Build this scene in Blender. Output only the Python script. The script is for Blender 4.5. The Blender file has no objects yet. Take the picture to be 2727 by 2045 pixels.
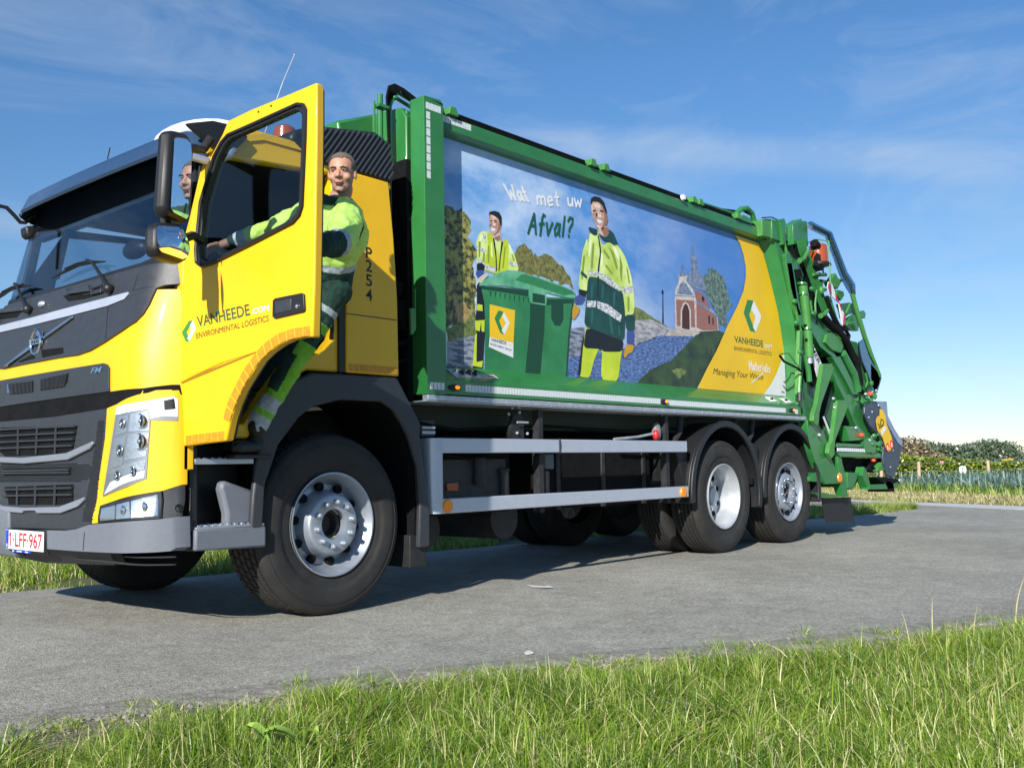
import bpy, bmesh, math, random
import numpy as np
from mathutils import Vector, Matrix, noise
random.seed(7)
R = math.radians
sc = bpy.context.scene
COL = sc.collection
# ---------------------------------------------------------------- camera
cd = bpy.data.cameras.new('camera'); cam = bpy.data.objects.new('camera', cd); COL.objects.link(cam)
yaw, pit, rol = R(48.81), R(4.71), R(-1.01)
fw = Vector((math.sin(yaw)*math.cos(pit), math.cos(yaw)*math.cos(pit), math.sin(pit)))
rt = Vector((math.cos(yaw), -math.sin(yaw), 0)); up = rt.cross(fw)
r2 = rt*math.cos(rol) + up*math.sin(rol); u2 = up*math.cos(rol) - rt*math.sin(rol)
m3 = Matrix((r2, u2, -fw)).transposed()
cam.matrix_world = Matrix.Translation((-3.69, -4.604, .851)) @ m3.to_4x4()
cd.sensor_width = 36; cd.lens = 34.63; cd.clip_start = .05; cd.clip_end = 3000
sc.camera = cam
# ---------------------------------------------------------------- world and sun
SUN = Vector((-1.9, -.8, 1.0)).normalized()
sun_el = math.asin(SUN.z); sun_az = math.atan2(SUN.x, SUN.y)
w = bpy.data.worlds.new("World"); sc.world = w; w.use_nodes = True
nt = w.node_tree; nt.nodes.clear()
N = nt.nodes.new; LK = nt.links.new
wo = N('ShaderNodeOutputWorld'); bg = N('ShaderNodeBackground'); bg.inputs[1].default_value = .085
sky = N('ShaderNodeTexSky'); sky.sky_type = 'NISHITA'; sky.sun_disc = False
sky.sun_elevation = sun_el; sky.sun_rotation = sun_az; sky.air_density = 1.0; sky.dust_density = .05; sky.ozone_density = 2.2
tc = N('ShaderNodeTexCoord'); mp = N('ShaderNodeMapping')
mp.inputs['Rotation'].default_value = (0, 0, R(35)); mp.inputs['Scale'].default_value = (1.2, 3.2, 7.0)
LK(tc.outputs['Generated'], mp.inputs['Vector'])
n1 = N('ShaderNodeTexNoise'); n1.inputs['Scale'].default_value = 1.6; n1.inputs['Detail'].default_value = 9; n1.inputs['Roughness'].default_value = .62; n1.inputs['Distortion'].default_value = .9
LK(mp.outputs[0], n1.inputs['Vector'])
cr = N('ShaderNodeValToRGB'); cr.color_ramp.elements[0].position = .46; cr.color_ramp.elements[0].color = (0, 0, 0, 1); cr.color_ramp.elements[1].position = .86; cr.color_ramp.elements[1].color = (1, 1, 1, 1)
LK(n1.outputs[0], cr.inputs[0])
n2 = N('ShaderNodeTexNoise'); n2.inputs['Scale'].default_value = 1.3; n2.inputs['Detail'].default_value = 3
LK(tc.outputs['Generated'], n2.inputs['Vector'])
mu = N('ShaderNodeMath'); mu.operation = 'MULTIPLY'; LK(cr.outputs[0], mu.inputs[0]); LK(n2.outputs[0], mu.inputs[1])
mu2 = N('ShaderNodeMath'); mu2.operation = 'MULTIPLY'; mu2.inputs[1].default_value = .8; LK(mu.outputs[0], mu2.inputs[0])
# an old vapour trail spread into a thin band
vt = N('ShaderNodeVectorMath'); vt.operation = 'DOT_PRODUCT'; vt.inputs[1].default_value = (.1979, .255, -.9465); LK(tc.outputs['Generated'], vt.inputs[0])
va = N('ShaderNodeMath'); va.operation = 'ABSOLUTE'; LK(vt.outputs['Value'], va.inputs[0])
vr = N('ShaderNodeMapRange'); vr.interpolation_type = 'SMOOTHSTEP'; vr.inputs[1].default_value = .004; vr.inputs[2].default_value = .026; vr.inputs[3].default_value = .42; vr.inputs[4].default_value = 0; LK(va.outputs[0], vr.inputs[0])
vd = N('ShaderNodeVectorMath'); vd.operation = 'DOT_PRODUCT'; vd.inputs[1].default_value = (.863, .413, .292); LK(tc.outputs['Generated'], vd.inputs[0])
ve = N('ShaderNodeMapRange'); ve.interpolation_type = 'SMOOTHSTEP'; ve.inputs[1].default_value = .955; ve.inputs[2].default_value = .99; LK(vd.outputs['Value'], ve.inputs[0])
vm = N('ShaderNodeMath'); vm.operation = 'MULTIPLY'; LK(vr.outputs[0], vm.inputs[0]); LK(ve.outputs[0], vm.inputs[1])
vn = N('ShaderNodeMath'); vn.operation = 'MULTIPLY'; LK(vm.outputs[0], vn.inputs[0]); LK(n1.outputs[0], vn.inputs[1])
vs = N('ShaderNodeMath'); vs.operation = 'ADD'; vs.use_clamp = True; LK(mu2.outputs[0], vs.inputs[0]); LK(vn.outputs[0], vs.inputs[1]); mu2 = vs
hs = N('ShaderNodeHueSaturation'); hs.inputs['Saturation'].default_value = 1.12; hs.inputs['Value'].default_value = 1.08; LK(sky.outputs[0], hs.inputs['Color'])
sp = N('ShaderNodeSeparateXYZ'); LK(tc.outputs['Generated'], sp.inputs[0])
el = N('ShaderNodeValToRGB'); LK(sp.outputs[2], el.inputs[0]); e = el.color_ramp.elements; e[0].position = 0; e[0].color = (.68, .73, 1.02, 1); e[1].position = .75; e[1].color = (.60, .88, 1.06, 1)
e2 = el.color_ramp.elements.new(.16); e2.color = (.74, .82, .92, 1); e3 = el.color_ramp.elements.new(.38); e3.color = (.70, .90, 1.06, 1)
tm = N('ShaderNodeMixRGB'); tm.blend_type = 'MULTIPLY'; tm.inputs[0].default_value = 1; LK(hs.outputs[0], tm.inputs[1]); LK(el.outputs[0], tm.inputs[2])
mx = N('ShaderNodeMixRGB'); LK(mu2.outputs[0], mx.inputs[0]); LK(tm.outputs[0], mx.inputs[1]); mx.inputs[2].default_value = (5.2, 6.0, 6.9, 1)
LK(mx.outputs[0], bg.inputs[0]); LK(bg.outputs[0], wo.inputs[0])
sl = bpy.data.lights.new('sun', 'SUN'); so = bpy.data.objects.new('sun', sl); COL.objects.link(so)
sl.energy = 5.0; sl.angle = R(.53); sl.color = (1, .95, .87)
so.rotation_euler = SUN.to_track_quat('Z', 'Y').to_euler()
sc.view_settings.view_transform = 'Standard'; sc.view_settings.look = 'None'
sc.view_settings.exposure = 0.5; sc.view_settings.gamma = 1

# ---------------------------------------------------------------- materials
def srgb(r, g, b):
    f = lambda c: (c/255/12.92) if c <= 10 else ((c/255+.055)/1.055)**2.4
    return (f(r), f(g), f(b))
MATS = {}
def mat(name, col, rough=.5, metal=0., coat=0., bump=0., bscale=60, var=0., vscale=6, col2=None, spec=.5, detail=6, emit=0, stretch=None, trans=0):
    m = bpy.data.materials.new(name); m.use_nodes = True; t = m.node_tree; b = t.nodes['Principled BSDF']
    b.inputs['Base Color'].default_value = (*col, 1); b.inputs['Roughness'].default_value = rough; b.inputs['Metallic'].default_value = metal
    b.inputs['Coat Weight'].default_value = coat; b.inputs['Coat Roughness'].default_value = .06; b.inputs['Specular IOR Level'].default_value = spec
    if emit: b.inputs['Emission Color'].default_value = (*col, 1); b.inputs['Emission Strength'].default_value = emit
    if trans: b.inputs['Transmission Weight'].default_value = trans
    if bump or var or col2:
        c = t.nodes.new('ShaderNodeTexCoord'); mpn = t.nodes.new('ShaderNodeMapping'); t.links.new(c.outputs['Object'], mpn.inputs[0])
        if stretch: mpn.inputs['Scale'].default_value = stretch
    if var or col2:
        n = t.nodes.new('ShaderNodeTexNoise'); n.inputs['Scale'].default_value = vscale; n.inputs['Detail'].default_value = detail; n.inputs['Roughness'].default_value = .65
        t.links.new(mpn.outputs[0], n.inputs['Vector'])
        rp = t.nodes.new('ShaderNodeValToRGB'); rp.color_ramp.elements[0].position = .32; rp.color_ramp.elements[1].position = .68
        c2 = col2 if col2 else tuple(min(1, x*(1+var)) for x in col); c1 = col if col2 else tuple(x*(1-var) for x in col)
        rp.color_ramp.elements[0].color = (*c1, 1); rp.color_ramp.elements[1].color = (*c2, 1)
        t.links.new(n.outputs[0], rp.inputs[0]); t.links.new(rp.outputs[0], b.inputs['Base Color'])
        rr = t.nodes.new('ShaderNodeMapRange'); rr.inputs[3].default_value = max(0, rough-.07); rr.inputs[4].default_value = min(1, rough+.1)
        t.links.new(n.outputs[0], rr.inputs[0]); t.links.new(rr.outputs[0], b.inputs['Roughness'])
    if bump:
        n = t.nodes.new('ShaderNodeTexNoise'); n.inputs['Scale'].default_value = bscale; n.inputs['Detail'].default_value = 5
        t.links.new(mpn.outputs[0], n.inputs['Vector'])
        bp = t.nodes.new('ShaderNodeBump'); bp.inputs['Strength'].default_value = bump; bp.inputs['Distance'].default_value = .01
        t.links.new(n.outputs[0], bp.inputs['Height']); t.links.new(bp.outputs[0], b.inputs['Normal'])
    MATS[name] = m; return m
def glass(name, tint, ior=1.6, base=.08):
    m = bpy.data.materials.new(name); m.use_nodes = True; t = m.node_tree; t.nodes.clear()
    o = t.nodes.new('ShaderNodeOutputMaterial'); tr = t.nodes.new('ShaderNodeBsdfTransparent'); tr.inputs[0].default_value = (*tint, 1)
    g = t.nodes.new('ShaderNodeBsdfGlossy'); g.inputs['Roughness'].default_value = .01
    f = t.nodes.new('ShaderNodeFresnel'); ge = t.nodes.new('ShaderNodeNewGeometry'); rg = t.nodes.new('ShaderNodeMapRange'); rg.inputs[3].default_value = ior; rg.inputs[4].default_value = 1/ior
    t.links.new(ge.outputs['Backfacing'], rg.inputs[0]); t.links.new(rg.outputs[0], f.inputs[0])
    a = t.nodes.new('ShaderNodeMath'); a.operation = 'ADD'; a.inputs[1].default_value = base; a.use_clamp = True; t.links.new(f.outputs[0], a.inputs[0])
    x = t.nodes.new('ShaderNodeMixShader'); t.links.new(a.outputs[0], x.inputs[0]); t.links.new(tr.outputs[0], x.inputs[1]); t.links.new(g.outputs[0], x.inputs[2]); t.links.new(x.outputs[0], o.inputs[0])
    MATS[name] = m; return m
YEL = mat('yellow_paint', (.80, .46, .003), .45, coat=.18, var=.05, vscale=3, bump=.02, bscale=25)
GRN = mat('green_paint', (.027, .175, .042), .34, coat=.4, var=.14, vscale=4, bump=.03, bscale=30)
GRND = mat('dark_mottled_green', (.018, .13, .030), .5, coat=.2, var=.3, vscale=9, bump=.08, bscale=40)  # darker, rougher and more mottled green, mostly for the tail plates
GRNL = mat('sunlit_green_paint', (.055, .225, .045), .45, coat=.2, var=.15, vscale=6)  # the same green lightened in colour, as if sunlit
PLA = mat('dark_grey_plastic', (.032, .036, .043), .42, var=.12, vscale=20, bump=.12, bscale=450)
PLB = mat('black_plastic', (.012, .013, .015), .45, bump=.1, bscale=300)
BMP = mat('bumper_grey_plastic', (.14, .155, .185), .5, var=.05, vscale=30, bump=.1, bscale=500)
BLK = mat('matt_black_steel_shade', (.006, .0065, .0075), .8, spec=.15, var=.4, vscale=12)  # black steel parts, and flat patches standing in for shaded openings
DRK = mat('dirty_chassis_steel', (.018, .019, .021), .6, var=.5, vscale=14, bump=.2, bscale=40)
ALU = mat('satin_aluminium', (.52, .56, .63), .38, metal=.75, var=.06, vscale=8, stretch=(1, 1, 14))
SIL = mat('painted_silver', (.50, .54, .62), .35, metal=.4, var=.04, vscale=10)
CHR = mat('chrome', (.8, .82, .85), .12, metal=1)
RIMM = mat('silver_wheel_paint', (.36, .40, .46), .36, metal=.55, var=.10, vscale=14)
GAL = mat('galvanised_steel', (.5, .54, .58), .5, metal=.6, var=.2, vscale=25)
RUB = mat('tyre_rubber', (.013, .013, .013), .75, var=.35, vscale=7, bump=.15, bscale=120, col2=(.030, .028, .026))
RUBF = mat('rubber_flap', (.015, .016, .017), .6, var=.3, vscale=18, bump=.15, bscale=60)
AMB = mat('amber_lens', (.95, .28, .01), .25, coat=.6, bump=.1, bscale=200)
AMBD = mat('amber_beacon', (.34, .06, .01), .22, coat=.8, bump=.15, bscale=90)
REDM = mat('red_paint', (.55, .02, .03), .4)
WHT = mat('white_paint', (.75, .77, .78), .4, var=.04, vscale=12)
TAPW = mat('white_reflective_tape', (.62, .67, .70), .42, var=.16, vscale=90, bump=.2, bscale=350)
TAPY = mat('orange_reflective_tape', (.58, .25, .012), .4, var=.22, vscale=70, bump=.2, bscale=300)
GINK = mat('dark_green_ink', (.006, .09, .04), .5)
KINK = mat('black_ink', (.012, .014, .013), .5)
GOLD = mat('yellow_print', (.80, .50, .008), .42, var=.07, vscale=1.3, detail=2)
WIND = glass('windscreen_glass', (.80, .86, .90), 1.45, .04)
DGL = glass('door_glass', (.80, .84, .86), 1.35, .01)
MIR = mat('mirror_glass', (.93, .95, .97), .01, metal=1)
LENS = glass('lamp_lens', (.95, .97, 1), 1.3, .0)
REFL = mat('lamp_reflector', (.66, .67, .67), .26, metal=.85, bump=.25, bscale=22)
INT = mat('cab_interior', (.02, .022, .026), .8, var=.2)
PLEX = glass('clear_blue_plastic', (.42, .58, .72), 1.45, .12)

# ---------------------------------------------------------------- mesh helpers
class M:
    def __init__(s): s.bm = bmesh.new()
    def box(s, x0, x1, y0, y1, z0, z1):
        v = [s.bm.verts.new((x, y, z)) for x in (x0, x1) for y in (y0, y1) for z in (z0, z1)]
        for f in ((0, 1, 3, 2), (4, 6, 7, 5), (0, 4, 5, 1), (2, 3, 7, 6), (0, 2, 6, 4), (1, 5, 7, 3)): s.bm.faces.new([v[i] for i in f])
        return s
    def prism(s, poly, a, b, fr='Y'):
        # 2-D outline given a real thickness between a and b along the missing axis, or in a frame function
        f = fr if callable(fr) else {'Y': lambda p, q, o: (p, o, q), 'X': lambda p, q, o: (o, p, q), 'Z': lambda p, q, o: (p, q, o)}[fr]
        A = [s.bm.verts.new(f(p, q, a)) for p, q in poly]; B = [s.bm.verts.new(f(p, q, b)) for p, q in poly]
        n = len(poly)
        s.bm.faces.new(A); s.bm.faces.new(B[::-1])
        for i in range(n): s.bm.faces.new((A[i], B[i], B[(i+1) % n], A[(i+1) % n]))
        return s
    def ring(s, pts, c, r, n, ax):
        return
    def tube(s, pts, r, seg=8, caps=True, closed=False):
        P = [Vector(p) for p in pts]; rr = r if isinstance(r, (list, tuple)) else [r]*len(P)
        rings = []; prev = None
        for i, p in enumerate(P):
            if closed: d = (P[(i+1) % len(P)]-P[i-1])
            else: d = (P[min(i+1, len(P)-1)]-P[max(i-1, 0)])
            d.normalize()
            if prev is None: u = d.orthogonal().normalized()
            else:
                u = prev - d*prev.dot(d); u = u.normalized() if u.length > 1e-6 else d.orthogonal().normalized()
            prev = u; v = d.cross(u)
            rings.append([s.bm.verts.new(p+(u*math.cos(k*2*math.pi/seg)+v*math.sin(k*2*math.pi/seg))*rr[i]) for k in range(seg)])
        L = len(rings)
        for i in range(L if closed else L-1):
            a, b = rings[i], rings[(i+1) % L]
            for k in range(seg): s.bm.faces.new((a[k], a[(k+1) % seg], b[(k+1) % seg], b[k]))
        if caps and not closed: s.bm.faces.new(rings[0][::-1]); s.bm.faces.new(rings[-1])
        return s
    def lathe(s, prof, c, ax, seg=48, cap=False):
        c = Vector(c); ax = Vector(ax).normalized(); u = ax.orthogonal().normalized(); v = ax.cross(u)
        if abs(ax.y) > .9: u = Vector((1, 0, 0)); v = ax.cross(u)
        rings = []
        for r, h in prof:
            rings.append([s.bm.verts.new(c+ax*h+(u*math.cos(k*2*math.pi/seg)+v*math.sin(k*2*math.pi/seg))*r) for k in range(seg)])
        for a, b in zip(rings, rings[1:]):
            for k in range(seg): s.bm.faces.new((a[k], a[(k+1) % seg], b[(k+1) % seg], b[k]))
        if cap: s.bm.faces.new(rings[0][::-1]); s.bm.faces.new(rings[-1])
        return s
    def ell(s, c, r, sub=2, rot=None):
        mt = Matrix.Translation(c) @ (rot.to_matrix().to_4x4() if rot else Matrix()) @ Matrix.Diagonal((*r, 1))
        bmesh.ops.create_icosphere(s.bm, subdivisions=sub, radius=1, matrix=mt); return s
    def flat(s, poly, fr, off, th=.0006):
        # a sheet of printed film or paint: real outline on its surface, a hair thick
        A = [s.bm.verts.new(fr(p, q, off)) for p, q in poly]; f = s.bm.faces.new(A)
        return s
    def build(s, name, m, parent=None, bevel=0, smooth=True, ang=35, seg=2):
        bmesh.ops.remove_doubles(s.bm, verts=s.bm.verts, dist=1e-6)
        bmesh.ops.recalc_face_normals(s.bm, faces=s.bm.faces)
        me = bpy.data.meshes.new(name); s.bm.to_mesh(me); s.bm.free()
        return link(name, me, m, parent, bevel, smooth, ang, seg)
def link(name, me, m, parent=None, bevel=0, smooth=True, ang=35, seg=2):
    o = bpy.data.objects.new(name, me); COL.objects.link(o)
    for x in (m if isinstance(m, (list, tuple)) else [m]): me.materials.append(x)
    if smooth:
        me.shade_smooth()
        try: me.set_sharp_from_angle(angle=R(ang))
        except Exception: pass
    if bevel:
        b = o.modifiers.new('bevel', 'BEVEL'); b.width = bevel; b.segments = seg; b.limit_method = 'ANGLE'; b.angle_limit = R(40); b.harden_normals = False
    if parent:
        o.parent = parent
        if parent.type == 'EMPTY': o.matrix_parent_inverse = parent.matrix_basis.inverted()
    return o
def thing(name, label, cat, loc=(0, 0, 0), group=None):
    o = bpy.data.objects.new(name, None); COL.objects.link(o); o.location = loc; o.empty_display_size = .2
    o.matrix_basis = Matrix.Translation(loc)
    o['label'] = label; o['category'] = cat
    if group: o['group'] = group
    return o
def tag(o, label=None, cat=None, group=None, kind=None):
    if label: o['label'] = label
    if cat: o['category'] = cat
    if group: o['group'] = group
    if kind: o['kind'] = kind
    return o
def outline_text(body, font_shear=0, bold=0, spacing=1.0):
    c = bpy.data.curves.new('t', 'FONT'); c.body = body; c.shear = font_shear; c.offset = bold; c.space_character = spacing; c.resolution_u = 3
    o = bpy.data.objects.new('t', c); COL.objects.link(o)
    bpy.context.view_layer.update()
    me = bpy.data.meshes.new_from_object(o.evaluated_get(bpy.context.evaluated_depsgraph_get()))
    bpy.data.objects.remove(o); bpy.data.curves.remove(c)
    return me
def text(name, body, bl, br, tl, fr, off, m, parent, bold=0, shear=0, spacing=1.0):
    # lettering cut from film, laid on its panel between three corner points of its box
    me = outline_text(body, shear, bold, spacing)
    xs = [v.co.x for v in me.vertices]; ys = [v.co.y for v in me.vertices]
    x0, x1, y0, y1 = min(xs), max(xs), min(ys), max(ys)
    for v in me.vertices:
        a = (v.co.x-x0)/(x1-x0); b = (v.co.y-y0)/(y1-y0)
        v.co = fr(bl[0]+a*(br[0]-bl[0])+b*(tl[0]-bl[0]), bl[1]+a*(br[1]-bl[1])+b*(tl[1]-bl[1]), off)
    return link(name, me, m, parent, smooth=False)
def strokes(name, lines, wd, fr, off, m, parent):
    # brush lettering: every stroke a ribbon of its own width
    b = M()
    for ln in lines:
        for (x0, y0), (x1, y1) in zip(ln, ln[1:]):
            d = Vector((x1-x0, y1-y0)); L = d.length
            if L < 1e-5: continue
            d /= L; n = Vector((-d.y, d.x))*wd/2; e = d*wd*.35
            b.flat([(x0-e.x+n.x, y0-e.y+n.y), (x0-e.x-n.x, y0-e.y-n.y), (x1+e.x-n.x, y1+e.y-n.y), (x1+e.x+n.x, y1+e.y+n.y)], fr, off)
            off += .00003
    return b.build(name, m, parent, smooth=False)
def mir_y(poly): return poly
def frY(y): return lambda a, b, o: (a, y-o, b)
def frX(x): return lambda a, b, o: (x-o, a, b)
BASE = [(.3, -1.15), (.38, -1.19), (.43, -1.22), (.62, -1.225), (.7, -1.21), (1.3, -1.21), (1.5, -1.20), (1.8, -1.12), (2.55, -.93), (2.7, -.88), (2.8, -.7)]
def FX(Y, z):
    y = max(0, min(Y, 2.48-Y)); c = .03*((1.24-y)/1.24)**2+(.19*(1-y/.26)**2.2 if y < .26 else 0)
    k = BASE
    if z <= k[0][0]: return k[0][1]+c
    for (a, b), (e, d) in zip(k, k[1:]):
        if z <= e: return b+(d-b)*(z-a)/(e-a)+c
    return k[-1][1]+c
frF = lambda a, b, o: (FX(a, b)-o, a, b)
YCUT = [.012, .025, .04, .055, .07, .09, .11, .13, .155, .18, .21, .26, .4, .6, .85, 1.1, 1.24, 1.38, 1.63, 1.88, 2.08, 2.22, 2.27, 2.3, 2.325, 2.35, 2.39, 2.43, 2.455]
ZCUT = [.38, .43, .62, .7, 1.3, 1.5, 1.8, 2.2, 2.55, 2.7]
def patch(name, poly, off, th, m, parent, bevel=.0, both=False, more=None, mirror=False):
    # a moulded panel following the curved front of the cab
    if isinstance(poly[0], list):
        for p in poly: o = patch(name, p, off, th, m, parent, bevel, mirror=mirror)
        return o
    bm = bmesh.new()
    polys = poly if isinstance(poly[0], list) else [poly]
    if mirror: polys = polys+[[(2.48-a, b) for a, b in p][::-1] for p in polys]
    for p in polys: bm.faces.new([bm.verts.new((0, a, b)) for a, b in p])
    if mirror: bmesh.ops.remove_doubles(bm, verts=bm.verts, dist=1e-4)
    for y in YCUT: bmesh.ops.bisect_plane(bm, geom=bm.verts[:]+bm.edges[:]+bm.faces[:], plane_co=(0, y, 0), plane_no=(0, 1, 0))
    for z in ZCUT: bmesh.ops.bisect_plane(bm, geom=bm.verts[:]+bm.edges[:]+bm.faces[:], plane_co=(0, 0, z), plane_no=(0, 0, 1))
    bmesh.ops.triangulate(bm, faces=[f for f in bm.faces if len(f.verts) > 4])
    for v in bm.verts: v.co.x = FX(v.co.y, v.co.z)-off
    r = bmesh.ops.extrude_face_region(bm, geom=bm.faces[:])
    for g in r['geom']:
        if isinstance(g, bmesh.types.BMVert): g.co.x += th
    bmesh.ops.recalc_face_normals(bm, faces=bm.faces)
    me = bpy.data.meshes.new(name); bm.to_mesh(me); bm.free()
    return link(name, me, m, parent, bevel, True, 40)

# ================================================================ THE TRUCK
truck = thing('garbage_truck', 'yellow and green garbage truck with its driver door swung open', 'garbage truck')
W2 = 2.48
def bridge(bl, br, tl): return bl, br, tl
# ---------------------------------------------------------------- cab shell
b = M()
b.prism([(-.98,1.30),(-.98,1.02),(-.60,1.02),(-.47,1.17),(-.33,1.36),(-.2,1.42),(.065,1.42),(.065,2.62),(-.02,2.62),(-.02,1.62),(-.09,1.55),(-.2,1.5),(-.36,1.44),(-.5,1.27),(-.62,1.10),(-.93,1.10),(-.93,1.30)], .02, .10)
b.prism([(-.98,1.30),(-.93,1.30),(-.93,1.9),(-.76,2.56),(.0,2.62),(.065,2.62),(.47,2.62),(.44,2.76),(-.60,2.76),(-.80,2.72),(-.92,2.2),(-.99,1.93)], .03, .10)
b.box(.40, .455, .03, 2.45, 1.42, 2.74)
b.prism([(-.98,1.0),(-.60,1.0),(-.47,1.17),(-.33,1.36),(-.2,1.42),(.46,1.42),(.46,2.0),(-.98,2.0)], 2.40, 2.45)
b.box(.06, .46, 2.40, 2.45, 2.0, 2.74)
b.prism([(-.70,2.6),(.46,2.6),(.46,2.75),(-.62,2.75),(-.80,2.70)], 2.40, 2.45)

b.build('cab_body', YEL, truck, bevel=.012)
# roof: a crowned lid
bm = bmesh.new()
xs = [-.86, -.80, -.70, -.5, -.2, .1, .35, .46]; ys = [.02, .05, .10, .2, .4, .8, 1.24, 1.68, 2.08, 2.28, 2.38, 2.43, 2.46]
g = {}
for i, x in enumerate(xs):
    for j, y in enumerate(ys):
        e = min(y, 2.48-y); h = 2.73+.10*min(1, (e/.4))**.55 + (.0 if x > -.5 else -.16*((-.5-x)/.36)**1.6)
        g[i, j] = bm.verts.new((x, y, h))
for i in range(len(xs)-1):
    for j in range(len(ys)-1): bm.faces.new((g[i, j], g[i+1, j], g[i+1, j+1], g[i, j+1]))
r_ = bmesh.ops.extrude_face_region(bm, geom=bm.faces[:])
for q in r_['geom']:
    if isinstance(q, bmesh.types.BMVert): q.co.z -= .04
bmesh.ops.recalc_face_normals(bm, faces=bm.faces)
me = bpy.data.meshes.new('cab_roof'); bm.to_mesh(me); bm.free(); link('cab_roof', me, YEL, truck)
# rear side panel with the fleet number
o = M().prism([(.067,1.42),(.489,1.42),(.482,1.9),(.455,2.3),(.415,2.652),(.067,2.655)], -.004, .03).build('rear_side_panel', YEL, truck, bevel=.01)
M().prism([(.07,1.772),(.47,1.772),(.47,1.778),(.07,1.778)], -.0052, .01).build('panel_seam', KINK, o)
for ch, z in zip('P254', (2.135, 2.055, 1.965, 1.875)):
    text('fleet_character', ch, (.222, z), (.272, z-.004), (.220, z+.073), frY(-.0055), 0, KINK, o, bold=.012)
t_ = M()
for i in range(9): t_.box(.085+i*.044, .122+i*.044, -.0062, .0, 1.432, 1.475)
t_.build('reflective_tape', TAPY, o)
o = M().box(.018, .066, .006, .04, 1.42, 2.66).build('door_seal', PLB, truck, bevel=.004)
# grab handle beside the door opening
M().tube([(-.02,.03,1.62),(-.045,-.01,1.66),(-.05,-.01,2.05),(-.03,.03,2.1)], .013).build('grab_handle', PLB, truck)
# interior: floor, dash, wall, seat, wheel
M().box(-.9, .44, .10, 2.38, 1.30, 1.36).box(.2, .4, .12, 2.38, 1.36, 2.0).box(.37, .4, .12, 2.38, 2.0, 2.72).box(-1.02, -.72, .26, 2.22, 1.12, 1.84).box(-.86, .40, .10, 2.40, 2.66, 2.70).build('interior_trim', INT, truck, bevel=.03)
for sy in (.55, 1.9):
    s_ = M().box(-.42, .08, sy-.24, sy+.24, 1.45, 1.6).box(-.02, .14, sy-.22, sy+.22, 1.55, 2.25).box(.0, .12, sy-.12, sy+.12, 2.25, 2.45).build('seat', INT, truck, bevel=.05, seg=3)
st_ = M().tube([(-.55+.05*math.sin(a)*0-.0+.09*math.sin(a), .62+.22*math.cos(a), 1.98+.20*math.sin(a)) for a in [k*math.pi/12 for k in range(24)]], .016, closed=True)
st_.tube([(-.55,.62,1.98),(-.75,.62,1.8)], .03).tube([(-.55,.42,1.98),(-.55,.82,1.98)], .015)
st_.build('steering_wheel', PLB, truck)
# headliner curtain across the top of the windscreen
M().box(-.86, -.80, .14, 2.34, 2.42, 2.66).build('sun_blind', INT, truck)
# far door with its window opening
fd = M().prism([(-.96,2.0),(-.74,2.0),(-.70,2.1),(-.62,2.55),(.0,2.58),(.05,2.55),(.05,2.5),(.0,2.54),(-.60,2.5),(-.66,2.2)], 2.41, 2.46).build('far_door_frame', PLB, truck)
M().prism([(-.74,2.02),(.06,2.02),(.05,2.56),(-.62,2.54)], 2.43, 2.436).build('far_window', DGL, truck)
# ---------------------------------------------------------------- front of the cab
M_ = [(a, b) for a, b in [(1.822,1.498),(1.499,1.501),(0.997,1.505),(0.744,1.5),(0.616,1.511),(0.482,1.545),(0.318,1.596),(0.215,1.63),(0.181,1.666),(0.163,1.716),(0.148,1.811),(0.113,1.826),(0.067,1.837)]]
front_low = [(0.0,1.62),(0.0,1.0),(0.0,.66),(.06,.64),(1.24,.64)]
patch('front_panel', [(0,1.80),(0,.86),(.12,.82),(.16,.66),(1.24,.64),(1.24,1.80)], .0, .05, YEL, truck, mirror=True)
# upper dark grille panel
up_pts = [(a, b) for a, b in M_ if a < 1.235][::-1]
patch('upper_grille_panel', [(1.24,1.503),(.997,1.503),(.744,1.500),(.616,1.511),(.482,1.545),(.318,1.596),(.215,1.632),(.181,1.668),(.163,1.720),(.148,1.806),(.113,1.822),(.0,1.835),(.0,1.92),(.138,1.945),(1.24,1.94)], .012, .03, PLA, truck, mirror=True, bevel=.006)
patch('silver_trim', [(2.067,1.806),(1.505,1.799),(1.035,1.802),(0.649,1.805),(0.362,1.809),(0.35,1.795),(0.379,1.772),(0.546,1.754),(1.002,1.748),(1.472,1.747),(2.028,1.756)][0:11], .019, .01, SIL, truck, bevel=.003)
patch('hood_seam', [[(0.474,1.561),(0.552,1.753),(0.546,1.753),(0.468,1.561)], [(0.322,1.814),(0.313,1.898),(0.311,1.898),(0.316,1.813)], [(0.322,1.814),(0.159,1.818),(0.159,1.816),(0.319,1.811)]], .0135, .004, KINK, truck)
patch('badge_slot_shade', [[(1.238,1.572),(0.95,1.559),(0.922,1.522),(1.187,1.521)], [(1.525,1.525),(1.323,1.558),(1.288,1.526),(1.496,1.519)]], .014, .004, BLK, truck)  # flat black patches paint the shade in the slots
patch('front_step_recess_shade', [[(1.152,1.888),(1.088,1.894),(0.862,1.861),(0.648,1.853),(0.635,1.838),(0.854,1.832),(1.06,1.844)], [(2.129,1.885),(2.01,1.89),(1.724,1.863),(1.774,1.831),(2.106,1.858)]], .0135, .004, BLK, truck, bevel=.003)  # black patches laid on the panel paint the shade of the recesses
patch('front_step_handle', [[(1.106,1.925),(0.828,1.911),(0.79,1.869),(1.055,1.886)], [(2.164,1.929),(1.697,1.902),(1.678,1.861),(2.006,1.886),(2.133,1.893)]], .03, .03, PLA, truck, bevel=.008)
M().tube([frF(a, b_, .025) for a, b_ in [(0.778,1.884),(0.665,1.886),(0.655,1.848),(0.761,1.848)]], .006, closed=True).build('step_latch', PLA, truck)
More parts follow.
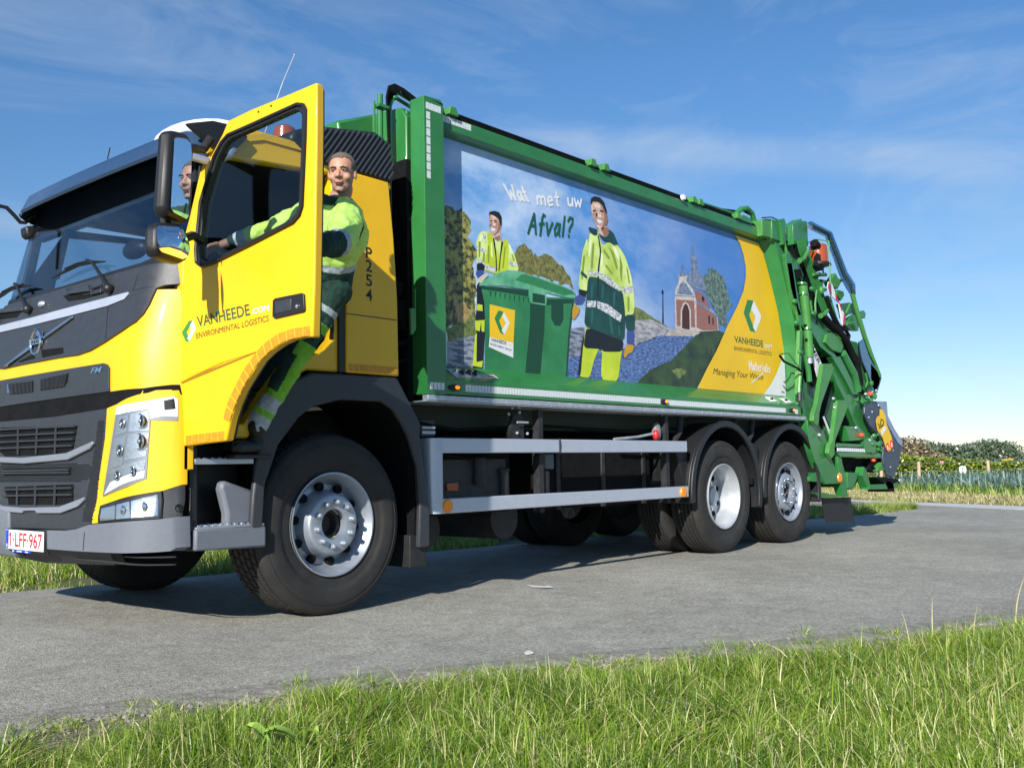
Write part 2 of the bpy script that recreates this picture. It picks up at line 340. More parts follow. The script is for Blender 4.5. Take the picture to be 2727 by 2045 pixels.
# windscreen
patch('windscreen', [(.07,2.0),(.10,1.95),(.3,1.935),(1.24,1.925),(1.24,2.66),(.4,2.655),(.16,2.62)], -.012, .005, WIND, truck, mirror=True)
for s_ in (0, 1):
    Y = lambda y: y if not s_ else 2.48-y
    b = M().tube([(FX(Y(.05),1.9)+.03, Y(.05), 1.9), (FX(Y(.07),2.2)+.03, Y(.07), 2.2), (FX(Y(.12),2.62)+.03, Y(.12), 2.64)], .035, 8)
    b.build('windscreen_pillar', PLB, truck)
patch('windscreen_border', [(0.05,1.9),(1.24,1.9),(1.24,1.965),(.35,1.975),(.12,2.0),(.05,2.02)], -.006, .006, PLB, truck, mirror=True)
# interior mirror lamp housing seen through the glass
M().ell((-.72,1.05,2.21),(.05,.13,.06),3).build('dash_mirror', PLB, truck)
# wipers
def wiper(blade, arm, name='wiper'):
    a = [frF(p, q, .035) for p, q in arm]; w_ = [frF(p, q, .02) for p, q in blade]
    o = M().tube(a, [.016]+[.010]*(len(a)-1), 8).ell(a[0], (.03,.03,.03), 2).build(name, PLB, truck)
    M().tube(w_, [.004]+[.011]*(len(w_)-2)+[.004], 6).tube([(x-.012, y, z+.006) for x, y, z in w_[1:-1]], .006).build('blade', PLB, o)
wiper([(1.373,2.029),(1.182,2.053),(1.041,2.064),(0.891,2.057),(0.709,2.032)], [(0.553,1.851),(0.703,1.957),(0.845,2.049),(0.915,2.07)])
wiper([(2.207,2.0),(2.122,2.037),(1.952,2.049),(1.777,2.041),(1.654,2.023)], [(1.571,1.856),(1.716,1.943),(1.883,2.059),(1.926,2.07)])
wiper([(2.0,2.04),(2.1,2.03),(2.3,2.02),(2.38,2.03)], [(2.1,1.86),(2.2,1.98),(2.25,2.02)])
o = M().ell(frF(*[(1.409,1.87)][0], .02), (.02,.04,.02), 2).build('washer_nozzle', GAL, truck)
# sun visor
vp = [(-.02,.10),(-.06,.02),(-.12,.0),(-.14,-.03)]
bm = bmesh.new(); rows = []
for y in [.03,.06,.10,.16,.24,.4,.7,1.0,1.24,1.48,1.78,2.08,2.24,2.32,2.38,2.42,2.45]:
    x0 = FX(y, 2.66); e = min(y, 2.48-y); dp = .0 if e > .2 else (1-e/.2)**2*.06
    rows.append([bm.verts.new((x0+.06, y, 2.74-dp)), bm.verts.new((x0-.05, y, 2.70-dp)), bm.verts.new((x0-.115, y, 2.665-dp)), bm.verts.new((x0-.165, y, 2.56-dp*.5)), bm.verts.new((x0-.155, y, 2.545-dp*.5)), bm.verts.new((x0-.10, y, 2.65-dp)), bm.verts.new((x0+.04, y, 2.70-dp))])
for a, b_ in zip(rows, rows[1:]):
    for k in range(7): bm.faces.new((a[k], a[(k+1) % 7], b_[(k+1) % 7], b_[k]))
bm.faces.new(rows[0]); bm.faces.new(rows[-1][::-1]); bmesh.ops.recalc_face_normals(bm, faces=bm.faces)
me = bpy.data.meshes.new('sun_visor'); bm.to_mesh(me); bm.free()
VIS = mat('smoked_visor', (.03, .06, .12), .22, coat=.5)
o = link('sun_visor', me, VIS, truck, ang=50)
M().prism([(-1.0,2.675),(-.80,2.56),(-.70,2.60),(-.62,2.69),(-.70,2.735),(-.84,2.73)], -.012, .03).build('visor_bracket', PLB, truck, bevel=.012)
M().tube([(-.93,.05,2.52),(-.84,.0,2.50),(-.74,.0,2.56),(-.68,.02,2.66)], .022).build('mirror_bracket', ALU, truck)
M().tube([(-.93,1.0,2.72),(-.92,.99,2.79)], .004).build('camera_stalk', PLB, truck)
# white roof hatch rim
bm = M(); bm.ell((-.68,.40,2.755),(.21,.36,.075),3); bm.build('roof_hatch', WHT, truck)
# lower yellow/dark panels
patch('badge_panel', [(1.81,1.429),(0.463,1.43),(0.421,1.418),(0.399,1.398),(0.384,1.274),(1.779,1.264)], .010, .02, PLA, truck, bevel=.005)
patch('badge_vent_shade', [[(1.637,1.397),(1.282,1.393),(1.27,1.325),(1.572,1.329),(1.599,1.344)], [(1.179,1.394),(0.838,1.405),(0.84,1.356),(0.883,1.329),(1.167,1.327)]], .0115, .003, BLK, truck)  # black sheets paint the shade behind the vent mesh
b = M()
for k in range(6):
    for (x0, x1, ya, yb, yc, yd) in ((95,300,1352,1320,1436,1418), (365,598,1308,1258,1403,1372)):
        t = (k+.5)/6
        P = [(1.627,1.394),(1.282,1.393),(1.596,1.332),(1.27,1.325),(1.179,1.394),(0.839,1.403),(1.167,1.328),(0.87,1.33)]
        a0, a1, c0, c1 = (P[0], P[1], P[2], P[3]) if x0 == 95 else (P[4], P[5], P[6], P[7])
        p = (a0[0]+(c0[0]-a0[0])*t, a0[1]+(c0[1]-a0[1])*t); q = (a1[0]+(c1[0]-a1[0])*t, a1[1]+(c1[1]-a1[1])*t)
        n_ = 12; b.tube([frF(p[0]+(q[0]-p[0])*i/n_, p[1]+(q[1]-p[1])*i/n_+(.004 if i % 2 else -.004), .016) for i in range(n_+1)], .0032, 4)
b.build('vent_mesh', PLA, truck)
text('model_badge', 'FM', *[(0.579,1.382),(0.467,1.381),(0.574,1.413)], frF, .014, CHR, truck, bold=.02, shear=.15)
M().tube([frF(*p, .014) for p in [(1.638,1.393),(1.623,1.339)]], .006).build('vent_trim', CHR, truck)
M().ell(frF(*[(1.787,1.394)][0], .014), (.004,.014,.014), 2).build('badge_star', CHR, truck)
# round emblem on its diagonal bar
ec = [(1.302,1.624)][0]; E_ = Vector(frF(ec[0], ec[1], .03))
b = M(); b.tube([(E_.x, E_.y+.068*math.cos(a), E_.z+.072*math.sin(a)) for a in [k*math.pi/14 for k in range(28)]], .010, 8, closed=True)
b.box(E_.x-.006, E_.x+.006, E_.y-.066, E_.y+.066, E_.z-.015, E_.z+.015)
arr = [(1.361,1.695),(1.267,1.689),(1.254,1.648)]
b.prism(arr, 0.02, .045, lambda a, c, o: (FX(a, c)-o, a, c))
o = b.build('maker_emblem', CHR, truck)
text('emblem_lettering', 'VOLVO', (ec[0]+.055, ec[1]-.010), (ec[0]-.055, ec[1]-.010), (ec[0]+.055, ec[1]+.010), lambda a, c, q: (E_.x-.0068, a, c), 0, KINK, o, bold=.02)
b = M()
for p in ([(1.241,1.652),(1.223,1.635),(0.912,1.728),(0.926,1.739)], [(1.699,1.51),(1.652,1.508),(1.356,1.593),(1.385,1.613)]): b.prism(p, .012, .03, lambda a, c, o: (FX(a, c)-o, a, c))
b.build('emblem_bar', CHR, truck, bevel=.003)
# flat black patches painting the shade of the recess under the badge panel
patch('grille_gap_shade', [(1.779,1.264),(0.384,1.273),(0.131,1.277),(0.155,1.226),(0.224,1.211),(0.37,1.197),(0.399,1.158),(1.772,1.122)], .004, .01, BLK, truck)
patch('headlight_gap_shade', [(0.131,1.277),(0.033,1.294),(0.013,1.294),(0.007,1.242),(0.026,1.254),(0.035,1.269),(0.084,1.267),(0.133,1.244)], .004, .006, BLK, truck)
# lower grille
LG = [(1.773,1.172),(0.997,1.168),(0.395,1.186),(0.416,1.032),(0.477,0.809),(0.504,0.586),(0.643,0.554),(0.764,0.544),(1.698,0.531)]
patch('lower_grille', [(1.24, LG[0][1])]+LG+[(1.24, LG[-1][1]+.0)] if LG[0][0] < 1.24 else LG, .012, .04, PLA, truck, bevel=.005)
patch('grille_opening_shade', [[(1.729,1.136),(0.708,1.107),(0.758,0.952),(1.644,0.958),(1.747,0.994)], [(1.648,0.774),(0.741,0.79),(0.736,0.679),(1.559,0.669)], [(1.67,0.886),(0.762,0.881),(0.785,0.842),(1.652,0.841)]], .0135, .003, BLK, truck)  # flat black patches paint the shade inside the grille
b = M()
for y0, y1, xa, xb in ((722,712,15,430),(755,748,10,420),(790,783,5,412),(825,820,20,410),(860,855,35,405),(1050,1036,38,410),(1085,1075,38,410),(1115,1108,45,408)):
    pass
for p in ([(1.742,1.122),(0.708,1.104)], [(1.747,1.083),(0.718,1.07)], [(1.752,1.045),(0.73,1.035)], [(1.721,1.007),(0.745,1.0)], [(1.632,0.757),(0.738,0.77)], [(1.625,0.721),(0.737,0.734)], [(1.654,0.869),(0.775,0.869)], [(1.655,0.855),(0.772,0.853)]):
    b.tube([frF(p[0][0]+(p[1][0]-p[0][0])*i/4, p[0][1]+(p[1][1]-p[0][1])*i/4, .024) for i in range(5)], .007, 6)
for p in ([(1.436,1.125),(1.432,0.965)], [(1.176,1.12),(1.184,0.962)], [(0.937,1.113),(0.945,0.96)], [(1.431,0.777),(1.413,0.671)], [(1.18,0.78),(1.17,0.674)], [(0.935,0.784),(0.93,0.677)]):
    b.tube([frF(p[0][0], p[0][1], .022), frF(p[1][0], p[1][1], .022)], .007, 6)
b.build('grille_slats', PLA, truck)
b = M()
for i in range(30):
    for j in range(34):
        a = .36+i*.03; c = .66+j*.0165
        pass
HX = [(0.487,1.123),(0.416,1.12),(0.496,0.6),(0.61,0.588),(0.594,0.72),(0.505,1.015),(1.701,0.92),(0.765,0.906),(0.517,0.888),(0.556,0.819),(0.717,0.8),(1.752,0.802)]
def inside(p, poly):
    x, y = p; c = False; j = len(poly)-1
    for i in range(len(poly)):
        if (poly[i][1] > y) != (poly[j][1] > y) and x < (poly[j][0]-poly[i][0])*(y-poly[i][1])/(poly[j][1]-poly[i][1])+poly[i][0]: c = not c
        j = i
    return c
za = [p[1] for p in HX]; ya = [p[0] for p in HX]
P1 = HX[:6]; P2 = HX[6:]
yy = min(ya)
while yy < max(ya):
    zz = min(za); r_ = 0
    while zz < max(za):
        q = (yy+(.008 if r_ % 2 else 0), zz)
        if inside(q, P1) or inside(q, P2):
            b.prism([(q[0]-.0055, q[1]), (q[0]-.003, q[1]-.0035), (q[0]+.003, q[1]-.0035), (q[0]+.0055, q[1]), (q[0]+.003, q[1]+.0035), (q[0]-.003, q[1]+.0035)], .012, .0128, lambda a, c, o: (FX(a, c)-o, a, c))
        zz += .0095; r_ += 1
    yy += .016
b.build('honeycomb', BLK, truck, smooth=False)
patch('grille_bar', [[(1.762,0.958),(1.374,0.945),(0.808,0.961),(0.513,1.017),(0.508,1.001),(0.542,0.977),(0.787,0.922),(1.348,0.909),(1.76,0.924)], [(1.738,0.687),(1.639,0.662),(1.315,0.656),(0.863,0.668),(0.594,0.722),(0.596,0.703),(0.651,0.671),(0.833,0.633),(1.117,0.628),(1.145,0.641),(1.304,0.638),(1.309,0.625),(1.536,0.628),(1.716,0.647)]], .03, .02, mat('grille_bar_grey', (.22,.24,.28), .4, metal=.2), truck, bevel=.006)
# headlight surround and lamps
patch('headlight_surround', [(0.395,1.186),(0.299,1.202),(0.138,1.247),(0.014,1.265),(0.007,1.229),(0.0,1.097),(0.0,0.973),(0.0,0.782),(0.052,0.753),(0.428,0.681),(0.433,0.59),(0.504,0.584),(0.469,0.809),(0.41,1.032)], .012, .03, YEL, truck, bevel=.006)
hl = patch('headlight', [(0.299,1.144),(0.281,1.19),(0.108,1.211),(0.021,1.236),(0.011,1.22),(0.01,1.107),(0.093,1.113),(0.106,0.815),(0.197,0.775),(0.417,0.726),(0.349,0.962)], .017, .004, mat('lamp_housing', (.30,.31,.32), .35, metal=.5), truck)
patch('headlight_reflector', [[(0.276,1.135),(0.188,1.141),(0.201,1.054),(0.294,1.038)], [(0.177,1.147),(0.099,1.162),(0.094,1.061),(0.188,1.056)], [(0.296,1.024),(0.202,1.033),(0.23,0.884),(0.342,0.871)], [(0.189,1.04),(0.095,1.049),(0.106,0.929),(0.21,0.907)], [(0.35,0.858),(0.105,0.91),(0.112,0.863),(0.337,0.799)]], .0195, .003, REFL, hl)
patch('daytime_light', [[(0.299,1.149),(0.28,1.188),(0.101,1.209),(0.019,1.233),(0.009,1.217),(0.01,1.128),(0.049,1.132),(0.088,1.12),(0.098,1.167),(0.262,1.146)], [(0.337,0.799),(0.109,0.858),(0.111,0.82),(0.398,0.736)]], .021, .003, WHT, hl, bevel=.002)
patch('headlight_lens', [(0.294,1.142),(0.097,1.167),(0.091,1.108),(0.107,0.815),(0.403,0.731),(0.347,0.962)], .026, .003, LENS, hl)
for x, y in ((790,690),(775,790),(660,980),(740,940),(780,860)):
    c_ = frF(*[(2.847,2.164)][0], 0) if 0 else None
for p, r in zip([(0.127,1.109),(0.131,1.005),(0.263,0.832),(0.163,0.854),(0.228,1.098),(0.245,0.96)], (.036,.040,.024,.024,.022,.028)):
    cx_, cy_, cz_ = frF(p[0], p[1], .0235)
    M().tube([(cx_-.0*r, cy_+r*math.cos(a), cz_+r*math.sin(a)) for a in [k*math.pi/10 for k in range(20)]], .0035, 6, closed=True).build('lamp_ring', CHR, hl)
    M().ell((cx_+.004, cy_, cz_), (.004,r*.92,r*.92), 2).build('lamp_bowl', mat('lamp_bowl_dark', (.10,.11,.12), .15, metal=.9) if 'lamp_bowl_dark' not in MATS else MATS['lamp_bowl_dark'], hl)
    M().ell((cx_-.002, cy_, cz_), (.006,r*.35,r*.35), 2).build('lamp_bulb', CHR, hl)
patch('side_marker', [(0.046,1.211),(0.018,1.222),(0.014,1.169),(0.044,1.163)], .0235, .004, PLB, hl)
fl = patch('fog_lamp', [(0.435,0.678),(0.055,0.752),(0.045,0.615),(0.433,0.59)], .017, .005, PLB, truck)
patch('fog_reflector', [[(0.407,0.664),(0.28,0.683),(0.258,0.612),(0.406,0.601)], [(0.267,0.685),(0.178,0.702),(0.157,0.62),(0.245,0.612)], [(0.168,0.704),(0.066,0.734),(0.056,0.629),(0.153,0.62)]], .020, .003, REFL, fl)
patch('fog_lens', [(0.419,0.672),(0.062,0.743),(0.048,0.621),(0.42,0.597)], .025, .003, LENS, fl)
for p in [(0.204,0.657),(0.106,0.675)]: M().ell(frF(p[0], p[1], .022), (.006,.022,.026), 2).build('fog_bulb', CHR, fl)
patch('bumper_corner', [(0.052,0.752),(0.0,0.78),(0.0,0.62),(0.044,0.612)], .012, .02, PLA, truck, bevel=.004)
pc = frF(*[(0.003,0.664)][0], .013)
M().lathe([(.020,0),(.020,.006),(.015,.006),(.015,.001),(.0,.001)], pc, (-.7,-.7,0), 20).build('tow_cap', BLK, truck)
# bumper
bu = [(1.699,0.52),(0.765,0.541),(0.639,0.553),(0.502,0.58),(0.044,0.611),(0.0,0.62),(0.0,0.533),(0.0,0.51),(0.0,0.465),(0.015,0.449),(0.057,0.446),(0.581,0.437),(0.942,0.434),(1.705,0.426)]
patch('bumper', [(1.24, bu[0][1])]+bu+[(1.24, bu[-1][1])] if bu[0][0] < 1.24 else bu, .03, .08, BMP, truck, bevel=.012)
patch('bumper_far_half', [(1.5,.36),(1.5,.64),(2.2,.66),(2.48,.64),(2.48,.36)], .028, .08, BMP, truck, bevel=.012)
patch('bumper_seam', [(0.552,0.538),(0.545,0.538),(0.561,0.444),(0.568,0.443)], .031, .003, KINK, truck)
patch('front_spoiler', [(.40,.43),(.42,.365),(1.24,.335),(2.06,.365),(2.08,.43),(1.24,.43)], -.03, .06, PLB, truck, bevel=.01)
patch('spoiler_lip', [[(0.828,0.383),(0.475,0.389),(0.043,0.381),(0.047,0.374),(0.488,0.377),(0.837,0.376)], [(0.254,0.423),(0.033,0.421),(0.034,0.413),(0.262,0.416)]], -.022, .01, PLA, truck)
# licence plate
lp = [(1.487,.414),(.992,.414),(.992,.527),(1.487,.527)]
P_ = patch('licence_plate', [(1.500,.400),(.978,.400),(.978,.535),(1.500,.535)], .036, .01, PLB, truck, bevel=.003)
frP = lambda a, c, o: (-1.2655-o, a, c)
M().prism([(1.49,.418),(.988,.418),(.988,.528),(1.49,.528)], -1.2655, -1.262, 'X').build('plate_face', WHT, P_)
M().prism([(1.488,.420),(1.45,.420),(1.45,.526),(1.488,.526)], -1.2662, -1.2656, 'X').build('plate_band', mat('plate_blue', (.01,.06,.5), .4), P_)
text('plate_number', '1·LFF·967', (1.430,.432), (1.005,.432), (1.430,.515), frP, .001, mat('plate_red', (.5,.01,.02), .4), P_, bold=.012)
M().prism([(1.430,.515),(1.430,.500),(1.442,.490),(1.442,.500)], -1.2668, -1.2656, 'X').build('plate_digit_flag', MATS['plate_red'], P_)
text('plate_letter', 'B', (1.478,.428), (1.460,.428), (1.478,.448), frP, .0012, WHT, P_)
M().prism([(1.40,.403),(1.15,.403),(1.15,.414),(1.40,.414)], -1.2662, -1.262, 'X').build('plate_holder_band', MATS['plate_blue'], P_)
b = M()
for a in (1.39,1.33,1.31,1.285,1.22,1.20): b.prism([(a,.405),(a-.018,.405),(a-.018,.412),(a,.412)], -1.267, -1.2664, 'X')
b.build('holder_print', WHT, P_)
# ---------------------------------------------------------------- steps
b = M(); b.prism([(-.95,.44),(-.95,.985),(-.55,.985),(-.53,.70),(-.50,.62),(-.50,.44)], .20, .6)
b.box(-.95,-.5,.02,.22,.44,.53); b.prism([(-.95,.53),(-.90,.53),(-.90,.98),(-.95,.98)], .02, .2)
b.build('step_well', PLB, truck, bevel=.01)
M().prism([(-.72,.62),(-.72,.555),(-.5,.555),(-.505,.70),(-.56,.74),(-.68,.78),(-.74,.80),(-.76,.76)], .03, .1).build('step_side', BMP, truck, bevel=.02)
M().prism([(-.93,.44),(-.50,.43),(-.50,.545),(-.88,.55),(-.93,.55)], -.012, .04).build('step_skirt', BMP, truck, bevel=.012)
b = M().box(-.92,-.505,.0,.2,.548,.56)
for i in range(9):
    for j in range(3): b.box(-.9+i*.044, -.878+i*.044, .02+j*.06, .05+j*.06, .56, .568)
b.build('lower_step', ALU, truck, bevel=.002)
b = M().box(-.93,-.575,.0,.22,.884,.912)
for i in range(8):
    for j in range(3): b.box(-.91+i*.043, -.889+i*.043, .02+j*.065, .05+j*.065, .912, .919)
b.build('upper_step', ALU, truck, bevel=.002)
# front wheel arch
arch = [(-.60,.45),(-.585,.70),(-.552,.95),(-.460,1.16),(-.329,1.345),(-.187,1.404),(.065,1.41),(.47,1.41),(.665,1.13),(.66,1.04),(.70,.80),(.742,.58),(.738,.34),(.64,.34),(.655,.60),(.635,.85),(.56,1.04),(.50,1.13),(.43,1.21),(.339,1.255),(.021,1.255),(-.187,1.205),(-.282,1.14),(-.42,.985),(-.505,.77),(-.53,.45)]
M().prism(arch, -.01, .03).build('front_fender', PLA, truck, bevel=.012)
inn = [(-.53,.45),(-.505,.77),(-.42,.985),(-.282,1.14),(-.187,1.205),(.021,1.255),(.339,1.255),(.43,1.21),(.50,1.13),(.56,1.04),(.635,.85),(.655,.60),(.64,.34)]
b = M()
for (x0, z0), (x1, z1) in zip(inn, inn[1:]):
    v = [b.bm.verts.new(p) for p in ((x0,.03,z0),(x1,.03,z1),(x1,.62,z1),(x0,.62,z0),(x0*.99,.03,z0+.012),(x1*.99,.03,z1+.012),(x1*.99,.62,z1+.012),(x0*.99,.62,z0+.012))]
    for f in ((0,1,2,3),(4,7,6,5)): b.bm.faces.new([v[i] for i in f])
b.build('fender_liner', BLK, truck)
M().box(.60,.74,.03,.55,.22,.42).build('mud_flap', RUBF, truck, bevel=.004)
M().prism(arch, 2.44, 2.48).build('far_fender', PLA, truck)
# roof deflector fairing: black ribbed
FP = [(-.33,2.76),(-.24,2.70),(-.08,2.66),(.478,2.655),(.478,2.79),(.445,2.92),(.33,2.965),(-.07,2.90),(-.20,2.86),(-.30,2.82)]
o = M().prism(FP, .012, .34).build('roof_fairing', PLB, truck, bevel=.03, seg=3)
b = M()
def fz(x): return float(np.interp(x, [-.33,-.30,-.20,-.07,.33,.445,.478], [2.76,2.82,2.86,2.90,2.962,2.92,2.79]))
for i in range(20):
    x0 = -.30+i*.038; pts_ = []
    for k in range(40):
        x, z = x0+k*.006, 2.672+k*.0082
        if z > fz(x)-.014 or x > .468: break
        if x > -.24 or z > 2.75: pts_.append((x, .008, z))
    if len(pts_) > 3: b.tube([pts_[0], pts_[len(pts_)//2], pts_[-1]], .0075, 6)
b.build('fairing_rib', PLA, o)
M().tube([(-.24,.02,2.77),(-.10,.05,2.77)], [.05,.04], 14).build('air_horn', PLB, truck)
# beacon on the cab roof
def beacon(x, y, z, s=1.0, name='roof_beacon'):
    o = M().lathe([(.0,0),(.085*s,0),(.085*s,.02*s),(.07*s,.04*s),(.0,.04*s)], (x, y, z), (0,0,1), 24).build(name+'_base' if 0 else name, PLB, truck)
    M().lathe([(.068*s,.04*s),(.066*s,.10*s),(.060*s,.15*s),(.040*s,.165*s),(0,.17*s)], (x, y, z), (0,0,1), 24).build('amber_dome', AMBD, o); return o
beacon(.02, .55, 2.865, 1.12)
o = M().tube([(-.15,.6,2.84),(-.135,.6,2.88)], .02).tube([(-.135,.6,2.88),(.045,.6,3.37)], .004).tube([(.045,.6,3.37),(.133,.6,3.575)], .003).ell((.133,.6,3.575),(.007,.007,.007),1).build('antenna', GAL, truck)
# far mirror arm
M().tube([(-1.30,2.45,2.50),(-1.091,2.15,2.621),(-1.048,2.15,2.617),(-.995,2.15,2.57),(-.959,2.15,2.534),(-.928,2.15,2.537),(-.90,2.12,2.576)], .014).build('far_mirror_arm', PLB, truck)
M().prism([(-.965,2.49),(-.873,2.515),(-.868,2.47),(-.924,2.41),(-.955,2.43)], 2.05, 2.15).build('far_camera', PLB, truck, bevel=.015)
# the upper cab narrows towards the roof on the passenger side
for o in truck.children_recursive:
    if o.type == 'MESH' and o.name.split('.')[0] in ('cab_body', 'cab_roof', 'interior_trim', 'sun_blind', 'far_door_frame', 'far_window', 'windscreen', 'windscreen_pillar', 'windscreen_border', 'sun_visor', 'upper_grille_panel'):
        for v in o.data.vertices:
            if v.co.y > 1.24 and v.co.z > 1.7:
                t = min(1, (v.co.z-1.7)/.25); t = t*t*(3-2*t); v.co.y = 1.24+(v.co.y-1.24)*(1-.17*t)
                if o.name.startswith('sun_visor') and v.co.y > 1.9: v.co.x += (v.co.y-1.9)**2*1.2

# ================================================================ OPEN DOOR (hinged at its front edge, swung 82 degrees)
DA = R(82); DD = Vector((math.cos(DA), -math.sin(DA), 0)); DN = Vector((-math.sin(DA), -math.cos(DA), 0)); DH = Vector((-1.0, 0, 0))
frD = lambda u, z, o: DH+DD*u+DN*o+Vector((0, 0, z))
outer = [(0.325,2.62),(0.498,2.642),(0.727,2.658),(0.947,2.676),(0.947,2.487),(0.938,2.053),(0.93,1.71),(0.92,1.461)]+[(0.867,1.468),(0.779,1.463),(0.706,1.446),(0.632,1.416),(0.567,1.378),(0.5,1.31),(0.442,1.247),(0.395,1.176),(0.36,1.103),(0.327,0.996),(0.166,0.988),(0.002,0.977),(-0.006,1.16),(-0.049,1.296),(-0.047,1.48),(-0.028,1.656)]+[(0.0,2.028),(0.031,2.158),(0.148,2.406),(0.285,2.56)]
hole = [(0.286,2.513),(0.333,2.541),(0.499,2.558),(0.823,2.594),(0.859,2.584),(0.878,2.555),(0.874,2.414),(0.854,2.092),(0.835,2.051),(0.796,2.024),(0.503,1.958),(0.217,1.898),(0.148,1.892),(0.102,1.919),(0.095,1.986),(0.129,2.228),(0.231,2.448)]
# door skin with its window opening: outline and hole joined by one cut
def with_hole(o_, h_):
    i0 = min(range(len(o_)), key=lambda i: min((o_[i][0]-p[0])**2+(o_[i][1]-p[1])**2 for p in h_))
    j0 = min(range(len(h_)), key=lambda j: (o_[i0][0]-h_[j][0])**2+(o_[i0][1]-h_[j][1])**2)
    return i0, j0
def area(p): return sum(p[i][0]*p[(i+1) % len(p)][1]-p[(i+1) % len(p)][0]*p[i][1] for i in range(len(p)))/2
def holed(name, o_, h_, z0, z1, fr, m, parent, bevel=0):
    if area(o_) < 0: o_ = o_[::-1]
    if area(h_) > 0: h_ = h_[::-1]
    bm = bmesh.new()
    vo = [bm.verts.new(fr(p[0], p[1], z0)) for p in o_]; vh = [bm.verts.new(fr(p[0], p[1], z0)) for p in h_]
    ed = [bm.edges.new((vo[i], vo[(i+1) % len(vo)])) for i in range(len(vo))]+[bm.edges.new((vh[i], vh[(i+1) % len(vh)])) for i in range(len(vh))]
    bmesh.ops.triangle_fill(bm, edges=ed, use_beauty=True)
    # drop triangles that fall inside the opening
    d0 = fr(0, 0, z0); e1 = fr(1, 0, z0)-d0 if isinstance(d0, Vector) else None
    for f in list(bm.faces):
        c = f.calc_center_median()
        q = ((c-Vector(d0)).dot(Vector(e1)), c.z) if e1 is not None else (c.x, c.z)
        if inside(q, h_): bm.faces.remove(f)
    r = bmesh.ops.extrude_face_region(bm, geom=bm.faces[:])
    dv = (Vector(fr(0, 0, z1))-Vector(fr(0, 0, z0)))
    for g in r['geom']:
        if isinstance(g, bmesh.types.BMVert): g.co += dv
    bmesh.ops.recalc_face_normals(bm, faces=bm.faces)
    me = bpy.data.meshes.new(name); bm.to_mesh(me); bm.free()
    return link(name, me, m, parent, bevel, True, 35)
door = holed('door', outer, hole, 0, -.05, frD, YEL, truck, .008)
def shrink(p, k):
    cx = sum(a for a, b in p)/len(p); cy = sum(b for a, b in p)/len(p)
    return [(cx+(a-cx)*k, cy+(b-cy)*k) for a, b in p]
holed('window_seal', shrink(hole, 1.02), shrink(hole, .93), .004, -.03, frD, PLB, door, .004)
M().prism(shrink(hole, .95), -.012, -.017, frD).build('window', DGL, door)
M().tube([frD(*p, .008) for p in hole], .009, 6, closed=True).build('window_trim', PLB, door)
# inner door lining
holed('door_lining', shrink(outer, .98), hole, -.0505, -.062, frD, PLB, door)
# pressed crease below the waist
cr_ = [(-0.038,1.306),(0.099,1.343),(0.303,1.391),(0.547,1.425)]
M().tube([frD(*p, .0) for p in cr_], [.012,.009,.006,.002], 6).build('crease', YEL, door)
M().prism([(-0.049,1.309),(0.537,1.423),(0.542,1.418),(-0.028,1.296)], .0005, .003, frD).build('crease_line', mat('crease_shade', (.30,.15,.004), .6), door)  # darker yellow line paints the shade along the crease
# handle
M().prism([(0.663,1.66),(0.678,1.669),(0.854,1.675),(0.872,1.667),(0.877,1.589),(0.867,1.584),(0.678,1.571),(0.661,1.58)], -.01, .012, frD).build('handle', PLB, door, bevel=.004)
M().prism([(0.682,1.652),(0.792,1.656),(0.792,1.598),(0.683,1.593)], .004, .0145, frD).build('handle_pull', PLA, door, bevel=.003)
M().ell(frD(*[(0.832,1.613)][0], .013), (.012,.012,.012), 2).build('key_lock', CHR, door)
# lettering
GR2 = mat('logo_green', (.03,.22,.05), .45)
T3 = lambda l: l
text('door_lettering', 'VANHEEDE', *[(0.109,1.581),(0.498,1.606),(0.098,1.638)], frD, .0012, GINK, door, bold=.012)
text('door_lettering', '.COM', *[(0.504,1.608),(0.629,1.616),(0.504,1.637)], frD, .0012, WHT, door, bold=.02)
text('door_lettering', 'ENVIRONMENTAL LOGISTICS', *[(0.1,1.523),(0.627,1.564),(0.099,1.552)], frD, .0012, KINK, door)
LG1 = [(95,375),(150,290),(185,296),(128,378),(150,440),(122,440)]
LG2 = [(168,290),(185,290),(198,350),(158,437),(136,437),(165,350),(146,330)]
M().flat([(-0.016,1.566),(0.04,1.621),(0.072,1.621),(0.022,1.565),(0.049,1.516),(0.017,1.516)], frD, .0012).build('logo_mark', GR2, door, smooth=False)
M().flat([(0.072,1.621),(0.096,1.577),(0.049,1.516),(0.03,1.53),(0.059,1.577),(0.048,1.595)], frD, .0014).build('logo_mark', WHT, door, smooth=False)
# reflective tape along the arch and the bottom edge
b = M()
inn_ = [(0.907,1.471),(0.858,1.47),(0.805,1.467),(0.751,1.461),(0.701,1.448),(0.652,1.428),(0.606,1.402),(0.561,1.372),(0.521,1.338),(0.489,1.301),(0.457,1.263),(0.428,1.224),(0.399,1.182),(0.374,1.136),(0.351,1.084)]
out_ = [(0.903,1.516),(0.854,1.514),(0.798,1.513),(0.742,1.507),(0.687,1.495),(0.636,1.475),(0.588,1.453),(0.54,1.42),(0.496,1.38),(0.451,1.34),(0.423,1.303),(0.392,1.263),(0.359,1.218),(0.33,1.169),(0.306,1.099)]
for i in range(14):
    a, c, d, e = inn_[i], inn_[i+1], out_[i+1], out_[i]
    L = lambda p, q, t: (p[0]+(q[0]-p[0])*t, p[1]+(q[1]-p[1])*t)
    b.prism([L(a, c, .07), L(a, c, .93), L(e, d, .93), L(e, d, .07)], 0, .0016, frD)
b.build('reflective_tape', TAPY, door); b = M()
bt = [(0.021,0.985),(0.315,1.003),(0.021,1.03),(0.319,1.045)]
